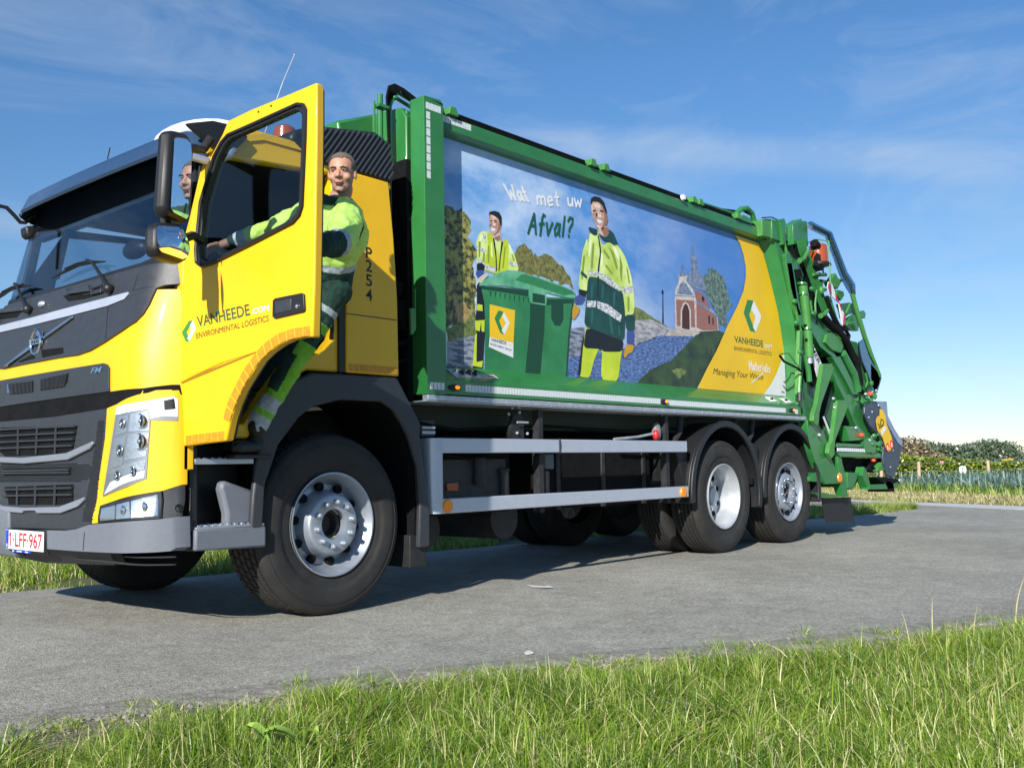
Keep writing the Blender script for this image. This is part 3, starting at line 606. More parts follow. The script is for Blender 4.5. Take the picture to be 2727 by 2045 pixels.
for i in range(6):
    t0, t1 = i/6+.01, (i+1)/6-.012
    L = lambda p, q, t: (p[0]+(q[0]-p[0])*t, p[1]+(q[1]-p[1])*t)
    b.prism([L(bt[0], bt[1], t0), L(bt[0], bt[1], t1), L(bt[2], bt[3], t1), L(bt[2], bt[3], t0)], 0, .0016, frD)
b.build('reflective_tape', TAPY, door)
b = M()
for p in [(0.64,2.628),(0.551,2.617)]: b.ell(frD(*p, .001), (.006,.006,.006), 1)
b.build('rubber_plug', KINK, door)

# ---------------------------------------------------------------- mirrors
MO = Vector((-1.50, -.48, 2.182)); MA = Vector((.89,.45,0)).normalized(); MN = Vector((MA.y, -MA.x, 0))
frM = lambda a, z, o: MO+MA*a+MN*o+Vector((0, 0, z))
mh = [(0.194,0.26),(0.212,0.281),(0.24,0.293),(0.337,0.31),(0.379,0.295),(0.389,0.236),(0.388,0.072),(0.375,-0.107),(0.356,-0.135),(0.316,-0.138),(0.193,-0.138),(0.165,-0.125),(0.161,-0.094)]
b = M().prism(mh, .02, -.06, frM); main = b.build('mirror', PLB, truck, bevel=.03, seg=3)
mg = [(0.173,0.226),(0.203,0.241),(0.282,0.258),(0.319,0.246),(0.33,0.195),(0.33,0.054),(0.323,-0.108),(0.306,-0.126),(0.199,-0.122),(0.168,-0.11),(0.167,-0.056)]
ndir = Vector((.485, -.874, -.034)).normalized()
def glassplate(name, poly, parent, n, off, bulge=0, fr=frM):
    # flat or domed glass, tilted on its mount towards the driver
    cx = sum(a for a, c in poly)/len(poly); cz = sum(c for a, c in poly)/len(poly)
    bm = bmesh.new(); C0 = fr(cx, cz, off); ax = Vector((-n.y, n.x, 0)).normalized(); az = n.cross(ax); az = az if az.z > 0 else -az
    ax = ax if ax.x > 0 else -ax
    cen = bm.verts.new(C0+n*bulge); prev = None; K = 8
    rings = []
    for k in range(1, K+1):
        t = k/K; rings.append([bm.verts.new(C0+ax*(a-cx)*t+az*(c-cz)*t+n*bulge*(1-t*t)) for a, c in poly])
    m_ = len(poly)
    for i in range(m_): bm.faces.new((cen, rings[0][i], rings[0][(i+1) % m_]))
    for r0, r1 in zip(rings, rings[1:]):
        for i in range(m_): bm.faces.new((r0[i], r1[i], r1[(i+1) % m_], r0[(i+1) % m_]))
    for f in bm.faces:
        f.normal_update()
    bmesh.ops.recalc_face_normals(bm, faces=bm.faces)
    me = bpy.data.meshes.new(name); bm.to_mesh(me); bm.free()
    return link(name, me, MIR, parent, ang=180)
glassplate('mirror_glass', mg, main, ndir, .045)
wh = [(0.103,-0.223),(0.123,-0.19),(0.156,-0.174),(0.292,-0.153),(0.336,-0.16),(0.369,-0.229),(0.375,-0.261),(0.347,-0.317),(0.296,-0.344),(0.24,-0.348),(0.127,-0.342),(0.1,-0.322)]
low = M().prism(wh, .02, -.06, frM).build('wide_angle_mirror', PLB, truck, bevel=.025, seg=3)
wg = [(0.073,-0.223),(0.098,-0.204),(0.239,-0.18),(0.272,-0.186),(0.308,-0.244),(0.312,-0.273),(0.286,-0.315),(0.246,-0.336),(0.095,-0.331),(0.072,-0.314)]
glassplate('mirror_glass', wg, low, Vector((.38,-.92,.13)).normalized(), .045, .012)
b = M().tube([frM(.28,.22,-.06), Vector((-1.08,-.22,2.47)), Vector((-.99,-.15,2.50)), Vector((-.97,-.2,2.56))], .024).tube([frM(.30,-.25,-.06), Vector((-1.05,-.16,2.04)), Vector((-.98,-.12,2.03))], .022).tube([frM(.30,.2,-.07), frM(.29,-.3,-.07)], .026)
b.build('mirror_arm', PLB, truck)

# ================================================================ WHEELS
def wheel(x, y, side, kind, tw=.30, R_=.525):
    # side -1: outer face towards -y
    ax = (0, side, 0)
    prof = [(.30,-tw+.02),(.36,-tw+.0),(.45,-tw-.005),(.495,-tw+.01),(.515,-tw+.03)]
    ng = 5
    for i in range(ng):
        a = -tw+.05+i*(tw-.10)/ng; b_ = a+(tw-.10)/ng
        prof += [(R_, a+.006), (R_, b_-.012), (R_-.013, b_-.010), (R_-.013, b_-.001)]
    prof += [(R_, -.05), (R_-.004,-.035), (R_-.012,-.018), (.495,-.008), (.478,-.001), (.474,-.0045), (.468,.000), (.44,.003), (.40,.001), (.375,-.003), (.371,-.008), (.352,-.009), (.325,-.014), (.312,-.02), (.302,-.024)]
    m_ = M().lathe(prof, (x, y, .525), ax, 96)
    o = bpy.data.objects.new('wheel', None)
    b = m_
    o = b.build('wheel', RUB, truck, ang=50)
    # tread lugs
    if kind != 'tag':
        b = M(); nl = 60
        for k in range(nl):
            a = 2*math.pi*k/nl
            for j in range(ng):
                h0 = -tw+.055+j*(tw-.10)/ng; h1 = h0+(tw-.10)/ng-.018; da = (math.pi/nl)*.80
                vs = []
                for rr in (R_-.004, R_+.005):
                    for hh, sh in ((h0, 0), (h1, .018)):
                        for sa in (-da, da):
                            t = a+sa+sh+(j % 2)*.05
                            vs.append(b.bm.verts.new(Vector((x+rr*math.cos(t), y+side*hh, .525+rr*math.sin(t)))))
                for f in ((4,5,7,6),(0,1,5,4),(2,6,7,3),(0,4,6,2),(1,3,7,5)): b.bm.faces.new([vs[i] for i in f])
        b.build('tread', RUB, o, smooth=False)
    # rim
    if kind in ('front', 'tag'):
        rn, dp = (.155, -.005) if kind == 'front' else (.165, -.03)
        pr = [(.302,-.022),(.306,-.012),(.304,-.004),(.296,-.003),(.288,-.010),(.282,-.030),(.262,-.045),(.252,-.085),(.235,-.115),(.205,-.110),(.188,-.06),(.180,-.018),(.174,-.008),(.168,-.004),(.160,-.002),(.095,-.002),(.088,-.006),(.086,-.05)]
        if kind == 'tag': pr = [(.302,-.022),(.306,-.012),(.304,-.004),(.296,-.003),(.288,-.012),(.282,-.04),(.262,-.055),(.252,-.075),(.225,-.085),(.20,-.06),(.188,-.035),(.180,-.028),(.168,-.025),(.095,-.025),(.088,-.03),(.086,-.08)]
        hy = -.002 if kind == 'front' else -.025
        rim = M().lathe(pr, (x, y, .525), ax, 64).build('rim', RIMM, o, ang=40)
        M().lathe([(.3055,-.013),(.3058,-.008),(.304,-.0035)], (x, y, .525), ax, 64).build('rim_edge', CHR, o)
        M().lathe([(.086,-.06),(.070,-.065),(.055,-.11),(.0,-.12)], (x, y, .525), ax, 32).build('hub', DRK, o)
        for k in range(10):
            b = M(); h_ = M(); a = 2*math.pi*(k+.3)/10; c_ = (x+.130*math.cos(a), y+side*(hy), .525+.130*math.sin(a))
            b.lathe([(.017,0),(.017,.012),(.0145,.026),(.008,.032),(0,.033)], c_, ax, 12)
            q = (x+.222*math.cos(a+.3), y+side*(-.098 if kind == 'front' else -.066), .525+.222*math.sin(a+.3))
            h_.lathe([(.024,-.02),(.026,.018),(.0,.0185)], q, ax, 16)  # black disc paints the shade of the hand hole
            b.build('wheel_nut', CHR if kind == 'tag' else RIMM, o); h_.build('hand_hole_shade', BLK, o)
    else:
        pr = [(.302,-.022),(.306,-.012),(.304,-.004),(.296,-.003),(.288,-.010),(.284,-.03),(.266,-.05),(.262,-.12),(.252,-.145),(.248,-.20),(.235,-.205),(.17,-.20),(.16,-.185),(.10,-.185),(.09,-.18)]
        M().lathe(pr, (x, y, .525), ax, 64).build('rim', mat('pale_wheel_paint', (.44,.47,.50), .4, metal=.4, var=.08, vscale=20) if 'pale_wheel_paint' not in MATS else MATS['pale_wheel_paint'], o, ang=40)
        M().lathe([(.09,-.20),(.09,-.14),(.078,-.12),(0,-.118)], (x, y, .525), ax, 32).build('hub', RIMM, o)
        for k in range(10):
            b = M(); h_ = M(); a = 2*math.pi*k/10; b.lathe([(.015,0),(.015,.02),(0,.024)], (x+.13*math.cos(a), y+side*-.185, .525+.13*math.sin(a)), ax, 10)
            h_.lathe([(.026,-.01),(.028,.004),(0,.0045)], (x+.208*math.cos(a+.3), y+side*-.2, .525+.208*math.sin(a+.3)), ax, 16)  # black disc in place of the shaded hand hole
            b.build('wheel_nut', CHR, o); h_.build('hand_hole_shade', BLK, o)
    return o
XD, XT = 4.615, 5.98
wheel(0, .03, -1, 'front', .36); wheel(XD, .03, -1, 'drive'); wheel(XD, .40, -1, 'inner', .30); wheel(XT, .03, -1, 'tag', .36)
wheel(0, 2.45, 1, 'front', .36); wheel(XD, 2.45, 1, 'drive'); wheel(XD, 2.08, 1, 'inner', .30); wheel(XT, 2.45, 1, 'tag', .36)
# chassis
b = M().box(-.9,7.0,.80,.88,.82,1.12).box(-.9,7.0,1.60,1.68,.82,1.12)
for x in (-.7,.6,1.6,2.6,3.6,5.3,6.6): b.box(x,x+.12,.88,1.60,.86,1.08)
b.build('chassis_frame', DRK, truck)
b = M()
for x in (0, XD, XT): M().tube([(x,.35,.525),(x,2.13,.525)], .075, 12).build('axle', DRK, truck)
b.ell((XD,1.24,.525),(.24,.22,.24),2).ell((.3,1.24,.72),(.6,.35,.35),2).tube([(.8,1.24,.7),(4.4,1.24,.56)], .05)
b.build('drive_shaft', DRK, truck)
M().box(-.85,.45,.62,1.86,.62,1.06).box(-1.0,-.7,.3,2.2,.42,1.0).build('engine', BLK, truck, bevel=.05)
M().box(.95,1.72,.16,.78,.52,1.02).build('battery_box', BLK, truck, bevel=.02)
M().box(2.15,3.75,.25,.78,.50,1.02).build('fuel_tank', BLK, truck, bevel=.08, seg=3)
M().tube([(1.05,.35,.42),(1.05,1.2,.42)], .13, 20).build('air_tank', DRK, truck); M().tube([(1.78,.28,.46),(1.78,1.2,.46)], .15, 20).build('air_tank', DRK, truck)
M().prism([(2.096,0.929),(2.305,0.934),(2.302,0.816),(2.097,0.823)], .22, .27).build('cabinet', mat('grey_enamel', (.12,.15,.17), .5), truck, bevel=.006)
M().prism([(1.044,0.738),(1.153,0.74),(1.152,0.685),(1.043,0.686)], .135, .158).build('side_marker', AMBD, truck, bevel=.004)
M().prism([(1.083,0.81),(1.137,0.809),(1.137,0.799),(1.083,0.8)], .152, .158).build('warning_label', GOLD, truck)
b = M(); b.prism([(1.084,0.76),(1.098,0.788),(1.108,0.787),(1.093,0.758)], .152, .158).prism([(1.11,0.763),(1.126,0.791),(1.133,0.789),(1.121,0.759)], .152, .158)
b.build('warning_symbol', WHT, truck)
for (x, z, r) in ((1.36,.80,.05),(1.62,.72,.04),(2.02,.9,.05),(2.05,.7,.06)): M().tube([(x,.14,z-.08),(x,.14,z+.10)], r, 12).tube([(x-.05,.13,z+.1),(x+.05,.13,z+.1)], .012).build('air_valve', DRK, truck)
M().box(1.02,1.66,.150,.162,.60,.90).build('box_lid', mat('dusty_black_plastic', (.025,.026,.027), .6, var=.5, vscale=9, bump=.2, bscale=30), truck, bevel=.01)
for z in (.93, .97): M().tube([(1.0,.15,z),(1.3,.13,z-.03),(1.6,.15,z+.02)], .010, 6).build('air_line', BLK, truck)
for x in (2.35,2.95,3.55): M().box(x,x+.05,.235,.26,.50,1.02).build('tank_strap', DRK, truck, bevel=.004)
# brackets that carry the guard
for x in (1.93, 3.66): M().box(x,x+.05,.06,.12,.50,1.26).box(x+.01,x+.04,.05,.8,.98,1.04).build('guard_bracket', DRK, truck)
M().prism([(3.723,0.664),(3.988,0.889),(4.038,0.888),(4.024,0.813),(3.897,0.656)], .3, .33).build('gusset_plate', DRK, truck)
M().prism([(1.633,1.07),(1.695,1.212),(1.755,1.223),(1.808,1.211),(1.81,1.046),(1.639,1.044)], .10, .13).build('gusset_plate', DRK, truck)
b = M()
for p in [(1.67,1.265),(1.749,1.271),(1.632,1.219),(1.75,1.233),(1.722,1.083),(1.837,1.08),(3.669,1.261),(3.682,1.218),(3.671,1.15)]: M().ell((p[0], .09, p[1]), (.013,.013,.013), 1).build('bracket_bolt', GAL, truck)
b.tube([([(1.702,1.16)][0][0], .07, [(1.702,1.16)][0][1]), ([(1.822,1.16)][0][0], .07, [(1.822,1.16)][0][1])], .008)
b.build('bracket_pin', GAL, truck)
M().ell((3.58,.10,1.115),(.05,.04,.085),3).build('valve', mat('worn_grey', (.16,.16,.17), .6, var=.4, vscale=60), truck)
M().ell((3.545,.085,1.09),(.03,.03,.05),2).build('valve_handle', REDM, truck)
M().tube([(3.0,.14,1.05),(3.3,.11,1.07),(3.52,.10,1.10)], .012).build('air_line', GAL, truck)
b = M()
for k in range(7):
    y_ = .2+.08*k; b.tube([(.55,y_,1.18-.02*k),(1.2,y_,1.10),(2.2,y_+.05,1.15-.01*k),(3.4,y_,1.12),(4.1,y_,1.16)], .012, 6)
b.tube([(.62,.2,1.15),(.8,.18,1.08),(.86,.2,.95),(1.1,.2,.9)], .02)
b.build('hose_bundle', BLK, truck)
M().box(.86,1.0,.2,.3,1.05,1.17).build('junction_box', PLA, truck, bevel=.01); M().box(.87,.99,.19,.2,1.07,1.09).box(.87,.99,.19,.2,1.105,1.12).build('junction_clip', SIL, truck)
# side guard
GT = [(.85,1.037),(3.897,1.037),(3.897,.938),(.85,.938)]
def rail(z0, z1, x0, x1): return M().box(x0, x1, -.012, .022, z0, z1)
g = rail(.938,1.037,.85,2.085).build('guard_rail', SIL, truck, bevel=.006); rail(.938,1.037,2.10,3.897).build('guard_rail', SIL, truck, bevel=.006)
rail(.5445,.6414,.85,3.897).build('guard_rail', SIL, truck, bevel=.006)
b = M()
n_ = 8; cs = [(.85-.08*math.sin(k/n_*math.pi/2), -.012+.08*(1-math.cos(k/n_*math.pi/2))) for k in range(n_+1)]
ring = [(x, y) for x, y in cs]; inr = [(.85-.055*math.sin(k/n_*math.pi/2), .014+.055*(1-math.cos(k/n_*math.pi/2))) for k in range(n_+1)]
poly = ring+[(.77,.16),(.795,.16)]+inr[::-1]
b.prism(poly, .5445, 1.037, 'Z'); b.box(.85,.858,-.0125,.022,.5445,1.037)
b.build('guard_corner', SIL, truck, bevel=.003)
for (x, z) in ((.895,.593),(3.80,.590)):
    M().lathe([(.0,.014),(.040,.013),(.044,.006),(.044,0)], (x, -.012, z), (0,-1,0), 24).build('round_reflector', AMB, truck)
M().tube([(2.092,-.01,.93),(2.090,-.018,1.0),(2.088,-.012,1.045)], .005).build('cable_tie', KINK, truck)
# rear wheel arches
for x, tg in ((XD, 0), (XT, 1)):
    b = M(); a0, a1 = R(186), R(-14); n_ = 28; r0, r1 = .605, .665
    op = [(x+r1*math.cos(a0+(a1-a0)*k/n_)*1.0, .555+r1*math.sin(a0+(a1-a0)*k/n_)*1.02) for k in range(n_+1)]
    ip = [(x+r0*math.cos(a0+(a1-a0)*k/n_), .555+r0*math.sin(a0+(a1-a0)*k/n_)*1.02) for k in range(n_+1)]
    b.prism(op+ip[::-1], -.015, .02)
    b.prism([(x+(r1-.01)*math.cos(a0+(a1-a0)*k/n_), .555+(r1-.01)*1.02*math.sin(a0+(a1-a0)*k/n_)) for k in range(n_+1)]+[(x+(r1-.03)*math.cos(a0+(a1-a0)*k/n_), .555+(r1-.03)*1.02*math.sin(a0+(a1-a0)*k/n_)) for k in range(n_+1)][::-1], .02, .68)
    b.prism([(x-.655,.62),(x-.60,.62),(x-.60,1.0),(x-.66,1.02),(x-.78,1.04),(x-.80,.98)], .06, .66)
    b.build('rear_fender', PLB, truck, bevel=.012, ang=50)
    b = M().prism(op+ip[::-1], 2.46, 2.49)
    b.prism([(x+(r1-.01)*math.cos(a0+(a1-a0)*k/n_), .555+(r1-.01)*1.02*math.sin(a0+(a1-a0)*k/n_)) for k in range(n_+1)]+[(x+(r1-.03)*math.cos(a0+(a1-a0)*k/n_), .555+(r1-.03)*1.02*math.sin(a0+(a1-a0)*k/n_)) for k in range(n_+1)][::-1], 1.8, 2.46)
    b.build('rear_fender', PLB, truck, ang=50)
    M().tube([(x-.55,.15,1.26),(x-.58,.15,1.12),(x-.70,.15,1.02)], .03).build('fender_stay', DRK, truck); M().tube([(x+.45,.15,1.26),(x+.42,.15,1.10)], .03).build('fender_stay', DRK, truck)
M().box(5.2,5.42,.05,.6,.62,.68).box(5.25,5.33,.3,.5,.3,.62).build('bogie_bracket', BLK, truck)

# ================================================================ REFUSE BODY
b = M()
b.box(.78,6.0,.22,2.26,1.34,3.28)
b.prism([(.20,3.22),(.26,3.3),(1.24,3.38),(2.2,3.3),(2.28,3.2),(2.28,2.2),(.2,2.2)], .76, .82, 'X')
b.build('body_shell', GRN, truck, bevel=.01)
M().prism([(.45,3.2),(.80,3.34),(.80,1.4),(.50,1.4),(.50,2.9)], .55, 1.95).build('hopper_front', GRN, truck, bevel=.02)
b = M().box(.734,.915,0,.135,1.325,3.30); b.prism([(.734,3.30),(.734,3.309),(.89,3.318),(.915,3.285),(.915,3.28)], 0, .135)
b.build('front_post', GRN, truck, bevel=.006)
M().box(.734,.915,2.345,2.48,1.325,3.30).box(.9,6.0,2.28,2.42,3.15,3.3).box(.9,6.2,2.35,2.48,1.32,1.43).box(5.75,6.25,2.3,2.48,1.4,3.2).prism([(.92,1.53),(6.1,1.53),(5.7,3.16),(.92,3.16)], 2.26, 2.33).build('far_side', GRN, truck)
# black plate paints the cab's shade onto the bulkhead, equipment in front
M().box(.70,.76,.14,2.3,1.3,2.9).build('bulkhead_shade', BLK, truck)
b = M(); b.tube([(.613,.3,3.36),(.612,.3,1.7)], .019).tube([(.745,.30,3.40),(.70,.30,3.3),(.70,.30,1.7)], .014).box(.57,.66,.26,.32,3.26,3.28).tube([(.56,.3,3.30),(.56,.3,2.0)], .008)
b.tube([(.70,.3,3.40),(.76,.3,3.42),(1.0,.28,3.36)], .014).tube([(.70,.33,3.37),(.78,.33,3.39),(1.0,.31,3.33)], .014)
for z in (3.3, 3.27): b.ell((.74,.29,z+.1),(.025,.02,.02),2)
b.build('hydraulic_pipe', GRN, truck)
b = M()
for k in range(6):
    d = .012*k; b.tube([(.655+d,.27+.01*k,2.2),(.66+d,.27+.01*k,3.0),(.645+d,.27+.01*k,3.34),(.665+d,.27,3.42-d*.4),(.72+d,.27,3.45-d*.4),(.80+d,.27,3.44-d),(.93+d*.5,.27,3.40-d)], .0085, 6)
b.build('hydraulic_hose', BLK, truck)
b = M(); b.box(.60,.72,.16,.5,1.75,1.95).tube([(.62,.25,1.95),(.62,.25,2.6)], .03).ell((.66,.2,2.02),(.05,.05,.07),2)
for z in (1.5,1.62): b.tube([(.5,.2,z),(.7,.15,z+.05),(.73,.3,z+.2)], .018)
b.build('valve_block', BLK, truck)
M().prism([(.615,1.87),(.655,1.87),(.655,2.0),(.662,2.0),(.662,1.74),(.632,1.70),(.620,1.70)], .02, .035).build('latch_bracket', GRNL, truck)
# post tape and studs
b = M()
for i in range(6): b.box(.752+i*.0235, .772+i*.0235, -.0012, .01, 3.222+.0, 3.268)
b.build('reflective_tape', TAPW, truck); b = M()
for i in range(8): b.box(.755, .788, -.0012, .01, 3.155-i*.0575, 3.205-i*.0575)
b.build('reflective_tape', TAPW, truck)
# upper beam: sloping soffit above the picture
b = M(); b.prism([(.06,3.158),(.06,3.255),(.09,3.262),(.10,3.30),(.16,3.31),(.22,3.31),(.22,3.12),(.13,3.128)], .915, 5.72, 'X')
b.build('upper_beam', GRN, truck, bevel=.004)
b = M().box(.915,5.6,.072,.12,3.268,3.276).box(.915,5.6,.085,.12,3.285,3.292).tube([(.95,.13,3.322),(5.5,.13,3.322)], .010).tube([(.95,.16,3.318),(5.5,.16,3.318)], .012)
b.build('beam_conduit', BLK, truck)
b = M()
for i in range(6):
    b.box(.94+i*.052, .987+i*.052, .0585, .07, 3.205, 3.250)
b.build('reflective_tape', TAPW, truck)
for x in (1.0, 2.62, 2.80, 4.2, 4.32, 5.05):
    M().prism([(x,3.262),(x+.10,3.262),(x+.07,3.32),(x+.02,3.32)], .03, .10).build('gusset', GRNL, truck, bevel=.004)
M().lathe([(0,.03),(.025,.026),(.03,0)], (4.05,.05,3.27), (0,-1,.2), 16).build('work_lamp', WHT, truck)
b = M(); b.tube([(5.22,.15,3.34),(5.30,.12,3.41),(5.40,.10,3.435),(5.50,.10,3.40),(5.545,.10,3.33),(5.52,.12,3.28)], .028, 10).tube([(4.6,.16,3.34),(5.22,.15,3.35)], .02).prism([(5.15,3.26),(5.38,3.26),(5.36,3.31),(5.2,3.32)], .04, .12)
b.tube([(5.6,.12,3.31),(5.75,.1,3.33),(5.9,.1,3.34)], .012); b.build('lifting_eye', GRN, truck)
M().tube([(5.0,.2,3.37),(5.3,.18,3.40),(5.38,.14,3.42),(5.5,.13,3.40)], .014).tube([(.9,.22,3.36),(1.2,.2,3.345),(5.0,.2,3.35)], .012).build('hydraulic_hose', BLK, truck)
M().prism([(5.52,3.154),(5.518,3.317),(5.60,3.345),(5.703,3.357),(5.703,3.160)], .0, .1).build('beam_end', GRNL, truck, bevel=.005)  # sunlit face of the end block, painted in the lighter green
M().box(5.703,5.95,-.02,.14,3.15,3.36).build('beam_end', GRN, truck, bevel=.006)
M().tube([(5.52,-.0,3.34),(5.703,-.02,3.375),(5.95,-.02,3.365)], .006).build('edge_rod', BLK, truck)
# sill below the picture
M().prism([(.0,1.325),(.0,1.428),(.125,1.535),(.25,1.535),(.25,1.325)], .915, 6.25, 'X').box(.734,.915,0,.1,1.32,1.33).build('lower_sill', GRN, truck, bevel=.004)
b = M(); n_ = 4
for i in range(4): b.box(.762+i*.034, .790+i*.034, -.0015, .005, 1.353, 1.399)
b.build('reflective_tape', TAPW, truck); b = M()
for i in range(76):
    x = 1.092+i*.0318; b.box(x, x+.0275, -.0015, .005, 1.351, 1.398)
b.build('reflective_tape', TAPW, truck); b = M()
for i in range(72):
    x = 3.60+i*.0318; b.box(x, x+.0275, -.0015, .005, 1.345, 1.392)
b.build('reflective_tape', TAPW, truck); b = M()
for i in range(3): b.box(6.08+i*.032, 6.107+i*.032, -.0015, .005, 1.340, 1.388)
b.build('reflective_tape', TAPW, truck)
for x in (.985, 3.555, 6.02):
    o = M().ell((x,-.006,1.372),(.058,.02,.022),3).build('side_marker', PLB, truck)
    M().ell((x+.008,-.020,1.373),(.026,.014,.014),2).build('amber_lens', mat('lit_amber', (1,.30,.02), .3, emit=.7) if 'lit_amber' not in MATS else MATS['lit_amber'], o)
M().box(.74,6.37,-.004,.05,1.281,1.317).box(.72,6.37,.0,.3,1.272,1.279).build('underrun_rail', GAL, truck, bevel=.003)
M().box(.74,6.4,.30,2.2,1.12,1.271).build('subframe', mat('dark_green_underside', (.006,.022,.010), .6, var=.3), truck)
# controls on the sloping sill: follow its slope
def frS(x, z, o): t = (z-1.428)/(1.535-1.428); return (x, .125*t-o*.65, z+o*.76)
pl = M().prism([(.99,1.505),(1.27,1.512),(1.30,1.448),(1.02,1.443)], .0, .006, frS).build('control_plate', ALU, truck)
for k in range(4):
    c_ = frS(1.055+k*.063, 1.480, .006); q_ = Vector((0,-.65,.76)).normalized()
    M().lathe([(.022,0),(.022,.004),(.015,.008),(.013,.028),(.0,.030)], c_, q_, 16).build('push_button', CHR if k == 0 else PLB, pl)
dl = M().prism([(1.31,1.487),(1.455,1.49),(1.475,1.463),(1.325,1.458)], .0, .0012, frS).build('danger_label', WHT, truck)
text('danger_lettering', 'DANGER', (1.325,1.464), (1.46,1.467), (1.318,1.484), frS, .0018, REDM, dl, bold=.03)
for x in (5.60, 5.93):
    o = M().prism([(x,1.50),(x+.13,1.503),(x+.17,1.455),(x+.04,1.452)], 0, .005, frS).build('latch_plate', WHT, truck)
    M().ell(frS(x+.085,1.478,.008),(.035,.012,.012),2).build('latch_slot', BLK, o)

# ---------------------------------------------------------------- the printed picture (a flat poster, so flat film layers)
PY = .13; frG = frY(PY)
def pmat(name, c1, c2, scale=6, rough=.42, pos=(.35,.65), detail=6, stretch=None):
    m = mat(name, c1, rough, col2=c2, vscale=scale, detail=detail, stretch=stretch, coat=.15)
    for n in m.node_tree.nodes:
        if n.type == 'VALTORGB': n.color_ramp.elements[0].position, n.color_ramp.elements[1].position = pos
    return m
SKYP = pmat('print_sky', srgb(96,156,218), srgb(232,243,252), .8, pos=(.40,.68), stretch=(.8,1,1.6))
# printed sky: deeper blue to the right, cloud-white to the left
t_ = SKYP.node_tree; rp = [n for n in t_.nodes if n.type == 'VALTORGB'][0]; bs = t_.nodes['Principled BSDF']
sx = t_.nodes.new('ShaderNodeSeparateXYZ'); cc = [n for n in t_.nodes if n.type == 'TEX_COORD'][0]; t_.links.new(cc.outputs['Object'], sx.inputs[0])
mr = t_.nodes.new('ShaderNodeMapRange'); mr.inputs[1].default_value = 1.6; mr.inputs[2].default_value = 4.6; mr.inputs[3].default_value = .04; mr.inputs[4].default_value = .88; t_.links.new(sx.outputs[0], mr.inputs[0])
mr2 = t_.nodes.new('ShaderNodeMixRGB'); mr2.inputs[2].default_value = (*srgb(52,112,190), 1); t_.links.new(mr.outputs[0], mr2.inputs[0]); t_.links.new(rp.outputs[0], mr2.inputs[1]); t_.links.new(mr2.outputs[0], bs.inputs['Base Color'])
picture = M().prism([(.92,1.53),(6.168,1.545),(6.18,1.88),(6.142,2.07),(6.052,2.425),(5.88,2.80),(5.736,3.065),(5.672,3.14),(.92,3.14)], PY, PY+.05).build('side_picture', SKYP, truck)
def fuzzy(poly, amp, n, seed=1, keep=0):
    rnd = random.Random(seed); out = []
    for (x0, z0), (x1, z1) in zip(poly, poly[1:]+poly[:1]):
        L = math.hypot(x1-x0, z1-z0); k = max(1, int(L/n))
        for i in range(k):
            t = i/k; out.append((x0+(x1-x0)*t+rnd.uniform(-amp, amp), z0+(z1-z0)*t+rnd.uniform(-amp, amp)))
    return out
def clampp(p): return [(max(.925, min(a, 6.16)), max(1.534, min(c-.045*max(0, min(1, (1.68-c)/.11)), 3.12))) for a, c in p]
def soften(p, n=2):
    # round the corners of an outline
    for _ in range(n):
        q = []
        for (x0, z0), (x1, z1) in zip(p, p[1:]+p[:1]): q += [(x0*.86+x1*.14, z0*.86+z1*.14), (x0*.14+x1*.86, z0*.14+z1*.86)]
        p = q
    return p
MOT = {}; CUR = ['printed_bank']
def motif(n): CUR[0] = n
def motifs_done():
    for nm, items in MOT.items():
        bm = bmesh.new(); mats_ = []
        for q, m, off in items:
            if m not in mats_: mats_.append(m)
            f = bm.faces.new([bm.verts.new(frG(a, c, off)) for a, c in q]); f.material_index = mats_.index(m)
        me = bpy.data.meshes.new(nm[0]); bm.to_mesh(me); bm.free(); o = link(nm[0], me, mats_, picture, smooth=False)
        if nm[1]: o['label'] = nm[1]
def F(name, poly, m, off, fz=0, n=.03, seed=1):
    soft = len(poly) >= 4 and (CUR[0] if isinstance(CUR[0], str) else CUR[0][0]) in ('printed_worker', 'printed_bush')
    p = clampp(fuzzy(poly, fz, n, seed)) if fz else clampp(soften(poly) if soft and 'band' not in name else poly)
    q = [p[0]]
    for a in p[1:]:
        if abs(a[0]-q[-1][0])+abs(a[1]-q[-1][1]) > 1e-4: q.append(a)
    k = CUR[0] if isinstance(CUR[0], tuple) else (CUR[0], None)
    MOT.setdefault(k, []).append((q, m, off))
TREEP = pmat('print_tree', (.018,.030,.006), (.36,.34,.08), 26, pos=(.42,.60))
BUSHP = pmat('print_bush', (.05,.07,.012), (.30,.27,.07), 30, pos=(.36,.66))
AUTP = pmat('print_autumn_bush', (.22,.15,.04), (.50,.36,.14), 30)
WALLP = pmat('print_wall', (.06,.08,.12), (.30,.32,.40), 16, stretch=(.5,1,2.6), pos=(.42,.55))
WALR = pmat('print_stone_wall', (.20,.20,.24), (.48,.46,.47), 22, stretch=(.5,1,1.6), pos=(.4,.6))
COB = pmat('print_cobbles', srgb(38,58,110), srgb(110,140,195), 40, stretch=(.6,1,1.8), pos=(.38,.64))
PATH = pmat('print_path', (.38,.31,.25), (.55,.48,.42), 20)
GRSP = pmat('print_grass', (.010,.022,.010), (.045,.085,.018), 10)
HILL = pmat('print_hill', (.05,.09,.02), (.24,.27,.07), 26)
BRICK = pmat('print_brick', (.24,.075,.06), (.36,.17,.13), 60, stretch=(1,1,3))
SLATE = pmat('print_slate', (.08,.11,.19), (.26,.32,.44), 24)
STON = pmat('print_stone', (.42,.38,.34), (.66,.62,.56), 30)
HV = pmat('print_hivis', (.42,.58,.06), (.72,.86,.30), 5, pos=(.35,.6))
HV2 = pmat('print_hivis_vest', (.46,.58,.01), (.60,.72,.03), 6)
NAVY = pmat('print_dark_green', (.004,.035,.030), (.010,.075,.062), 6)
BLKP = mat('print_black', (.008,.010,.012), .45)
